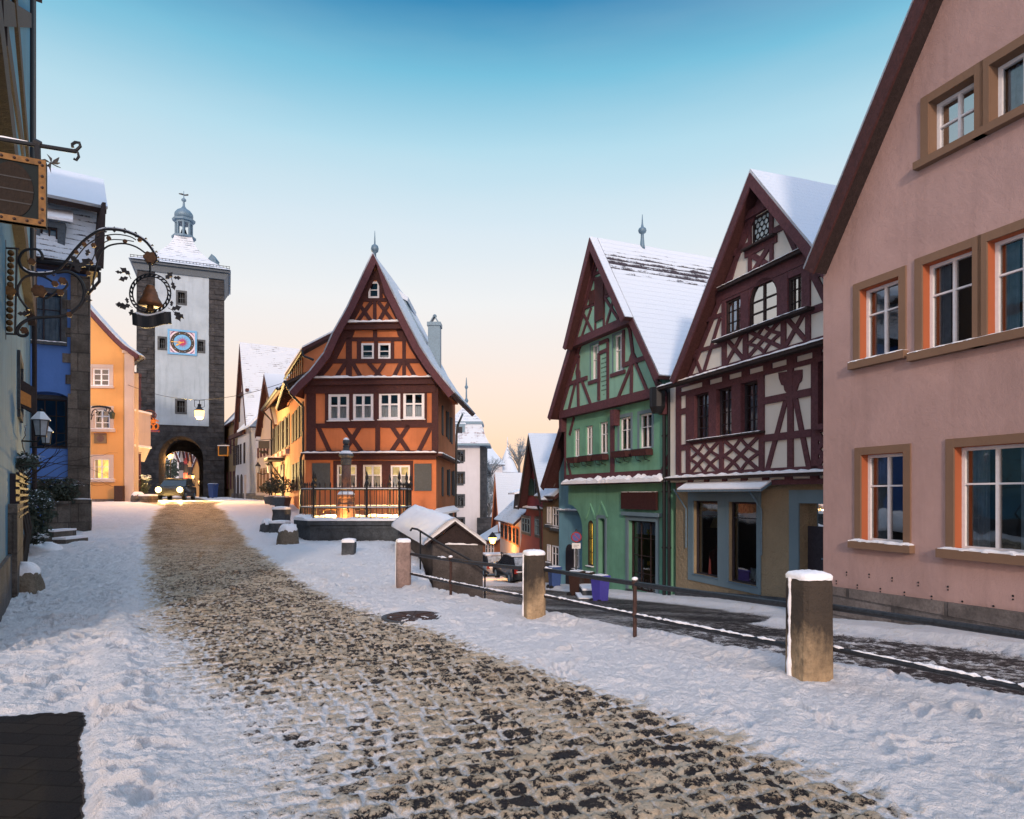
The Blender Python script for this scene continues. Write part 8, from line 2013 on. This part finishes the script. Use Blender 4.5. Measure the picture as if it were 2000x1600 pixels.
# no-stopping sign
q = PX(1125.5, 1049, 26.2); sg = thing('traffic_sign', 'round blue and red no stopping sign with a white plate below', 'traffic sign', (q.x, q.y, float(zside(26))))
b = MB(); b.tube([(q.x, 26.26, -2.5), (q.x, 26.26, q.z + .3)], .035, 8); b.build('post', M['greystone'], sg)
b = MB(); b.disc((q.x, 26.2, q.z), .19, (1, 0, 0), (0, 0, 1), .02, 24); b.build('blue_disc', m_plain('sign_blue', (.05, .07, .3), .5), sg)
b = MB(); b.tube([(q.x + .185 * math.cos(t * math.pi / 14), 26.185, q.z + .185 * math.sin(t * math.pi / 14)) for t in range(29)], .024, 5); b.tube([(q.x - .13, 26.188, q.z + .13), (q.x + .13, 26.188, q.z - .13)], .02, 5); b.build('red_ring', m_plain('sign_red', (.4, .03, .03), .5), sg)
b = MB(); b.bx(q.x - .17, q.x + .17, 26.19, 26.21, q.z - .46, q.z - .24); b.build('plate', M['white'], sg)
b = MB(); 
for k in range(2): b.bx(q.x - .11, q.x + .11 - .06 * k, 26.184, 26.19, q.z - .33 - .07 * k, q.z - .315 - .07 * k)
b.build('plate_bars', M['dark'], sg)

# ================================================================== houses of the lower street
def lower_row():
    # pale blue house
    F = Fac((2.18, 30.6), (3.15, 28.1)); F = Fac((2.17, 30.5), (3.6, 27.9)); W = F.len
    root = street_house('sky_blue_house', 'pale sky blue house with an arched doorway left of the green house', F, 7, 3.2, -2.6, M['teal2'], gable=(1.45, F.z(1104, 835) + .6, (-.6, F.z(1087, 951)), (3.4, F.z(1087, 951))), pv=.6)
    b = MB(); F.rc(b, 0, W, F.z(1110, 998) - .03, F.z(1110, 998) + .04, 0, .12); lg = b.build('ledge', M['greytrim'], root); sb = MB(); snow_strip(F, 0, W, F.z(1110, 998) + .042, 0, .12, .05, .15, sb); sb.build('snow', M['snow'], lg)
    r = F.ur(1106, 1121, 1062, 1150); b = MB(); F.pr(b, archh((r[0], r[1], r[2] - .3, r[3]), .35), .0, .04); b.build('doorway', M['darkshutter'], root); blind_window(F, root, F.ur(1123, 1132, 1070, 1108), frame=M['white'], sill=M['greystone'])
    # tan house
    F = Fac((1.62, 33.6), (2.2, 30.75)); W = F.len; F = Fac((1.55, 33.4), (2.28, 30.9)); W = F.len
    root = street_house('tan_house', 'narrow tan house with a low snowy eave between red and blue houses', F, 6, F.z(1080, 964), -2.8, M['brownplaster'], ridge=(3.0, F.z(1080, 964) + 2.6), eave=.4)
    for r in (F.ur(1070, 1077, 990, 1022), F.ur(1081, 1093, 990, 1028), F.ur(1070, 1076, 1063, 1095), F.ur(1080, 1093, 1065, 1105)): blind_window(F, root, r, sill=M['greystone'])
    b = MB(); 
    for k in range(7): a = W * k / 6; b.tube([F.W(a, F.z(1080, 960) + .2, .35), F.W(a, F.z(1080, 960) + .5, .2)], .02, 4)
    b.tube([F.W(0, F.z(1080, 960) + .5, .2), F.W(W, F.z(1080, 960) + .5, .2)], .02, 4); b.build('snow_guard', M['iron'], root)
    # red house
    F = Fac((.434, 39.8), (1.585, 33.5)); W = F.len
    ap = F.uv(1033, 849, .45); lf = F.uv(1012, 989, .45); rf = (2 * ap[0] - lf[0], lf[1] + .4)
    root = street_house('red_house', 'crimson plastered house with a pointed gable and grey windows', F, 9, lf[1] + .5, -3.4, M['red'], gable=(ap[0], ap[1], lf, rf), pv=.45, barge=M['darkwood'])
    zl = F.z(1040, 993); b = MB(); F.rc(b, -.1, W + .1, zl - .06, zl + .02, 0, .22); lg = b.build('ledge', M['darkwood'], root); sb = MB(); snow_strip(F, -.1, W + .1, zl + .022, 0, .22, .08, .2, sb); sb.build('snow', M['snow'], lg)
    for r in (F.ur(1020, 1036, 1010, 1038), F.ur(1046, 1057, 1013, 1044)): blind_window(F, root, r, panes=(3, (.6,)), sur=(.13, M['greystone']), frame=M['greytrim'])
    for r in (F.ur(1027, 1031, 936, 967), F.ur(1045, 1050, 936, 967), F.ur(1036, 1039, 873, 895)): blind_window(F, root, r, frame=M['greytrim'], panes=(1, (.5,)))
    r = F.ur(1034, 1043, 935, 968); b = MB(); F.pr(b, archh(r, .3), .0, .06); b.build('arched_shutter', M['leaf2'], root)
    b = MB(); b.tube([F.W(W, zl + .2, .3), F.W(W + .15, zl - .1, .2), F.W(W + .1, -3, .1)], .06, 6); b.build('downpipe', M['darkwood'], root)
    # lit house with dormer
    F = Fac((-.85, 47.3), (.42, 40.1)); W = F.len
    root = street_house('lamp_lit_house', 'pink house glowing orange under a street lantern, with snowy roof and dormer', F, 7, F.z(1000, 1016), -4.2, M['palepink'], ridge=(3.6, F.z(1000, 1016) + 3.6), eave=.4, roofmat='rs_bare')
    for i, u in enumerate((981.5, 989, 997, 1004.5, 1011.5)):
        blind_window(F, root, F.ur(u - 2, u + 2.6, 1024 + i * 2, 1048 + i * 4), frame=M['darkshutter'], panes=(1, (.5,)), sur=(.1, M['orangeplaster'])); blind_window(F, root, F.ur(u - 2, u + 2.6, 1078 + i * 1.5, 1106 + i * 4), frame=M['darkshutter'], panes=(1, (.5,)))
    za = F.z(1000, 1016); q = F.W(W * .55, 0, -1.2); b = MB(); b.prism([F.W(W * .42, za + .5, -.4), F.W(W * .68, za + .5, -.4), F.W(W * .68, za + 1.7, -.5), F.W(W * .42, za + 1.7, -.5)], F.N3() * -1.6); d = b.build('dormer', M['darkwood'], root)
    b = MB(); b.prism([F.W(W * .38, za + 1.65, -.1), F.W(W * .72, za + 1.65, -.1), F.W(W * .72, za + 2.4, -2.4), F.W(W * .38, za + 2.4, -2.4)], (0, 0, .12)); b.build('snow', M['snow'], d)
    # gable behind it
    F = Fac((-1.75, 58.0), (-.7, 51.5)); W = F.len; ap = F.uv(967.5, 926, .3); lf = F.uv(960, 1032, .3); rf = (2 * ap[0] - lf[0], lf[1])
    street_house('orange_gable_house', 'orange house with a broad snowy roof behind the lamp lit house', F, 10, lf[1], -5, M['orangeplaster'], gable=(ap[0], ap[1], lf, rf), pv=.3, barge=M['orangeplaster'])
    # low house at the bend
    p0, p1 = PX(943, 0, 54), PX(977, 0, 50); F = Fac((p0.x, p0.y), (p1.x, p1.y)); root = street_house('bend_house', 'low house with a sweeping snowy roof at the bend of the lower street', F, 6, F.z(955, 1050), -5, M['orangeplaster'], ridge=(3.0, F.z(950, 1005)), eave=.5, roofmat='rs_smooth')
    for u in (951, 957, 963): blind_window(F, root, F.ur(u - 2, u + 2, 1062, 1080), frame=M['white'], panes=(1, (.5,)), sill=M['greystone'])
    # tower of the lower gate
    Y = 75.0; p0, p1 = PX(868, 0, Y), PX(937.5, 0, Y); F = Fac((p0.x, Y), (p1.x, Y + .1)); W = F.len
    root = thing('white_gate_tower', 'white square tower with grey corner stones and a snowy tiled mansard roof', 'tower', F.W(W / 2, -6)); ze = F.z(900, 869)
    wins = [F.ur(893, 905.5, 881.5, 902), F.ur(893, 905.5, 924, 945.5), F.ur(893, 905.5, 968, 989), F.ur(893, 905.5, 1013, 1034)]
    b = MB(); wall(b, F, [(0, -14), (W, -14), (W, ze), (0, ze)], [rect(q) for q in wins], 0, W, .25); b.build('wall', M['whiteplaster'], root)
    for q in wins: window(F, root, q, rec=.15, fw=.07, rows=(.6,), bw=.04, mf=M['greystone'], sur=(.17, M['greystone'], .05), curtain=[(.4, .6, .1, .5)])
    b = MB(); q0, q1 = PX(937.5, 0, Y), PX(949.5, 0, Y + 2); b.prism([(q0.x, Y + .02, -14), (q1.x + .0, Y + 1.5, -14), (q1.x, Y + 6, -14), (q0.x, Y + 6, -14)], (0, 0, ze + 14)); b.bx(q0.x - .3, q0.x + 3.2, Y - 1, Y + 2, -14, F.z(940, 1011)); b.build('corner_stones', M['tower'], root)
    cx = (p0.x + PX(949, 0, Y).x) / 2; cy = Y + W / 2
    def pyr(name, mat, prof):
        b = MB(); b.uv = {}
        for k in range(4):
            a0, a1 = math.pi / 4 + k * math.pi / 2, math.pi / 4 + (k + 1) * math.pi / 2
            for h, z in prof:
                for a, u in ((a0, -1), (a1, 1)): b.uv[len(b.v)] = (u * h + k * 20, -z); b.v.append((cx + math.cos(a) * h * 1.4142, cy + math.sin(a) * h * 1.4142, z))
            for i in range(len(prof) - 1): q = k * len(prof) * 2 + i * 2; b.f.append((q, q + 1, q + 3, q + 2))
        return b.build(name, mat, root)
    def zz(v): return CZ - (v - HV) / FPX * (Y)
    hw = (957 - 862) / 2 / FPX * Y
    pyr('mansard', M['rs_red'], [(hw * 1.02, zz(869)), (hw * .92, zz(860)), (hw * .74, zz(842)), (hw * .66, zz(825))]); b = MB(); b.bx(cx - hw * 1.03, cx + hw * 1.03, cy - hw * 1.03, cy + hw * 1.03, zz(871), zz(867)); b.bx(cx - hw * .72, cx + hw * .72, cy - hw * .72, cy + hw * .72, zz(828), zz(823)); b.build('cornice', M['zinc'], root)
    pyr('cap_roof', M['rs_tower'], [(hw * .70, zz(823)), (hw * .42, zz(808)), (hw * .2, zz(795)), (hw * .03, zz(782))]); b = MB(); b.lathe((cx, cy, zz(783)), [(.12, 0), (.25, .3), (.1, .6), (.08, 1.6), (.22, 1.9), (.1, 2.1), (.03, 3.0)], 8); b.build('finial', M['zinc'], root)
    b = MB(); dx0, dx1 = PX(890, 0, Y).x, PX(908, 0, Y).x; b.bx(dx0, dx1, Y - .1, Y + 2, zz(862), zz(828)); tr = b.build('turret', M['zinc'], root); b = MB(); b.lathe(((dx0 + dx1) / 2, Y + .6, zz(829)), [(.95, 0), (.55, .55), (.25, 1.0), (.06, 1.35), (.02, 2.0)], 4, math.pi / 4); b.build('turret_roof', M['rs_bare2'], tr)
    b = MB(); b.bx(dx0 + .28, dx1 - .28, Y - .14, Y - .11, zz(852), zz(834)); b.build('window', M['panedark'], tr)
    # stone wall, far roofs, round tower
    for (u0, u1, vt, vb, Yf, nm, lb) in ((950, 981, 860, 965, 95, 'far_barn', 'big white snowy roof far behind the white tower'),):
        p0, p1 = PX(u0 - 6, 0, Yf), PX(u1, 0, Yf); F = Fac((p0.x, Yf), (p1.x, Yf + 2)); street_house(nm, lb, F, 8, CZ + (965 - 905) / FPX * Yf, -6, M['whiteplaster'], ridge=(4, CZ + (965 - 862) / FPX * Yf), eave=.5, roofmat='rs_smooth')
    q = PX(991, 0, 100); t = thing('cone_roof_tower', 'far round tower under a snowy cone roof', 'tower', (q.x, 100, -6)); b = MB(); b.lathe((q.x, 100, 0), [(1.25, -12), (1.25, CZ + (965 - 918) / FPX * 100)], 16); b.build('wall', M['tower'], t)
    b = MB(); b.lathe((q.x, 100, 0), [(1.7, CZ + 42 / FPX * 100), (1.5, CZ + 46 / FPX * 100), (.06, CZ + 92 / FPX * 100), (.04, CZ + 112 / FPX * 100)], 16); b.build('roof', M['rs_smooth'], t)
M['teal2'] = m_plaster('sky_blue_plaster', (.17, .36, .46), .2, 60, .003, .3); M['leaf2'] = m_wood('green_shutter', (.02, .06, .05)); M['rs_bare2'] = m_roofsnow('snow_small_roof', bare=.1)
lower_row()
def frost_tree(u, v, Y, h, w_, seed, label):
    q = PX(u, v, Y); root = thing('frosted_tree', label, 'tree', q, 'frosted trees in the valley'); r_ = random.Random(seed); b = MB(); b.tube([q, q + Vector((0, 0, h * .5))], [.22, .12], 6)
    tw = MB()
    for k in range(26):
        a = r_.uniform(0, 6.28); st = q + Vector((0, 0, h * r_.uniform(.2, .6))); e = q + Vector((math.cos(a) * w_ * r_.uniform(.4, 1), math.sin(a) * w_ * r_.uniform(.4, 1), h * r_.uniform(.6, 1)))
        md = st.lerp(e, .5) + Vector((0, 0, h * .08)); b.tube([st, md, e], [.07, .05, .02], 4)
        for m in range(22):
            t = r_.uniform(.35, 1); p = st.lerp(e, t) + Vector((0, 0, h * .06)); d = Vector((r_.gauss(0, 1), r_.gauss(0, 1), r_.gauss(.6, 1))).normalized() * r_.uniform(.5, 1.2) * w_ * .28; tw.tube([p, p + d * .6 + Vector((0, 0, .08)), p + d], [.022, .016, .006], 3, False)
    b.build('trunk', M['twig2'], root); tw.build('crown', M['frost'], root)
M['twig2'] = m_plain('frosted_bark', (.12, .13, .14), .9)
frost_tree(1014, 940, 85, 5.2, 2.0, 3, 'frosted bare tree left of the red gable'); frost_tree(958, 965, 88, 5.0, 2.2, 5, 'frosted tree close behind the white tower corner'); frost_tree(966, 1000, 84, 4.5, 1.8, 8, 'lower frosted tree above the low house at the bend'); frost_tree(945, 1010, 90, 6.0, 2.4, 9, 'dim frosted tree low down beside the white tower'); frost_tree(955, 1030, 82, 5.0, 2.0, 19, 'lowest frosted tree beside the white tower')

# ================================================================== ground details
mh = gp(806, 1209, .0); b = MB(); rt = thing('manhole_cover', 'round iron manhole cover in the cobbled road', 'manhole cover', mh)
b.lathe((mh[0], mh[1], mh[2] - .05), [(.40, 0), (.40, .085), (.36, .09), (.35, .08), (.01, .08)], 36); b.build('frame', M['greystone'], rt)
b = MB(); b.lathe((mh[0], mh[1], mh[2]), [(.33, .02), (.33, .045), (.01, .045)], 36)
for k in range(8): a = k * math.pi / 4; b.tube([(mh[0] + .06 * math.cos(a), mh[1] + .06 * math.sin(a), mh[2] + .046), (mh[0] + .3 * math.cos(a), mh[1] + .3 * math.sin(a), mh[2] + .046)], .012, 4)
b.build('lid', M['rust'], rt)
# stones, rubbish and shrubs by the tower
for u, v, Y, s, l in ((269, 985, 35.6, .42, 'rounded stone with snow at the corner of the yellow house'), (289, 986, 35.2, .4, 'squat stone trough with snow right of the rounded stone')):
    q = PX(u, v, Y); stone('corner_stone', l, 'stone', (q.x, q.y, float(zbase(Y))), s * .85, s * .8, s * 1.3 if u < 280 else s * 1.1, int(u), 'quoin', box=0 if u < 280 else 1)
bs = thing('snowy_shrub', 'snow laden shrub between the yellow house corner and the car', 'bush', PX(272, 975, 38)); b = MB(); leafy(b, PX(272, 955, 38), (.5, .5, .6), 600, .07, 70); b.build('foliage', M['leaf'], bs); b = MB(); leafy(b, PX(276, 938, 38), (.6, .5, .3), 90, .13, 71, flat=True); b.build('snow', M['snow'], bs)
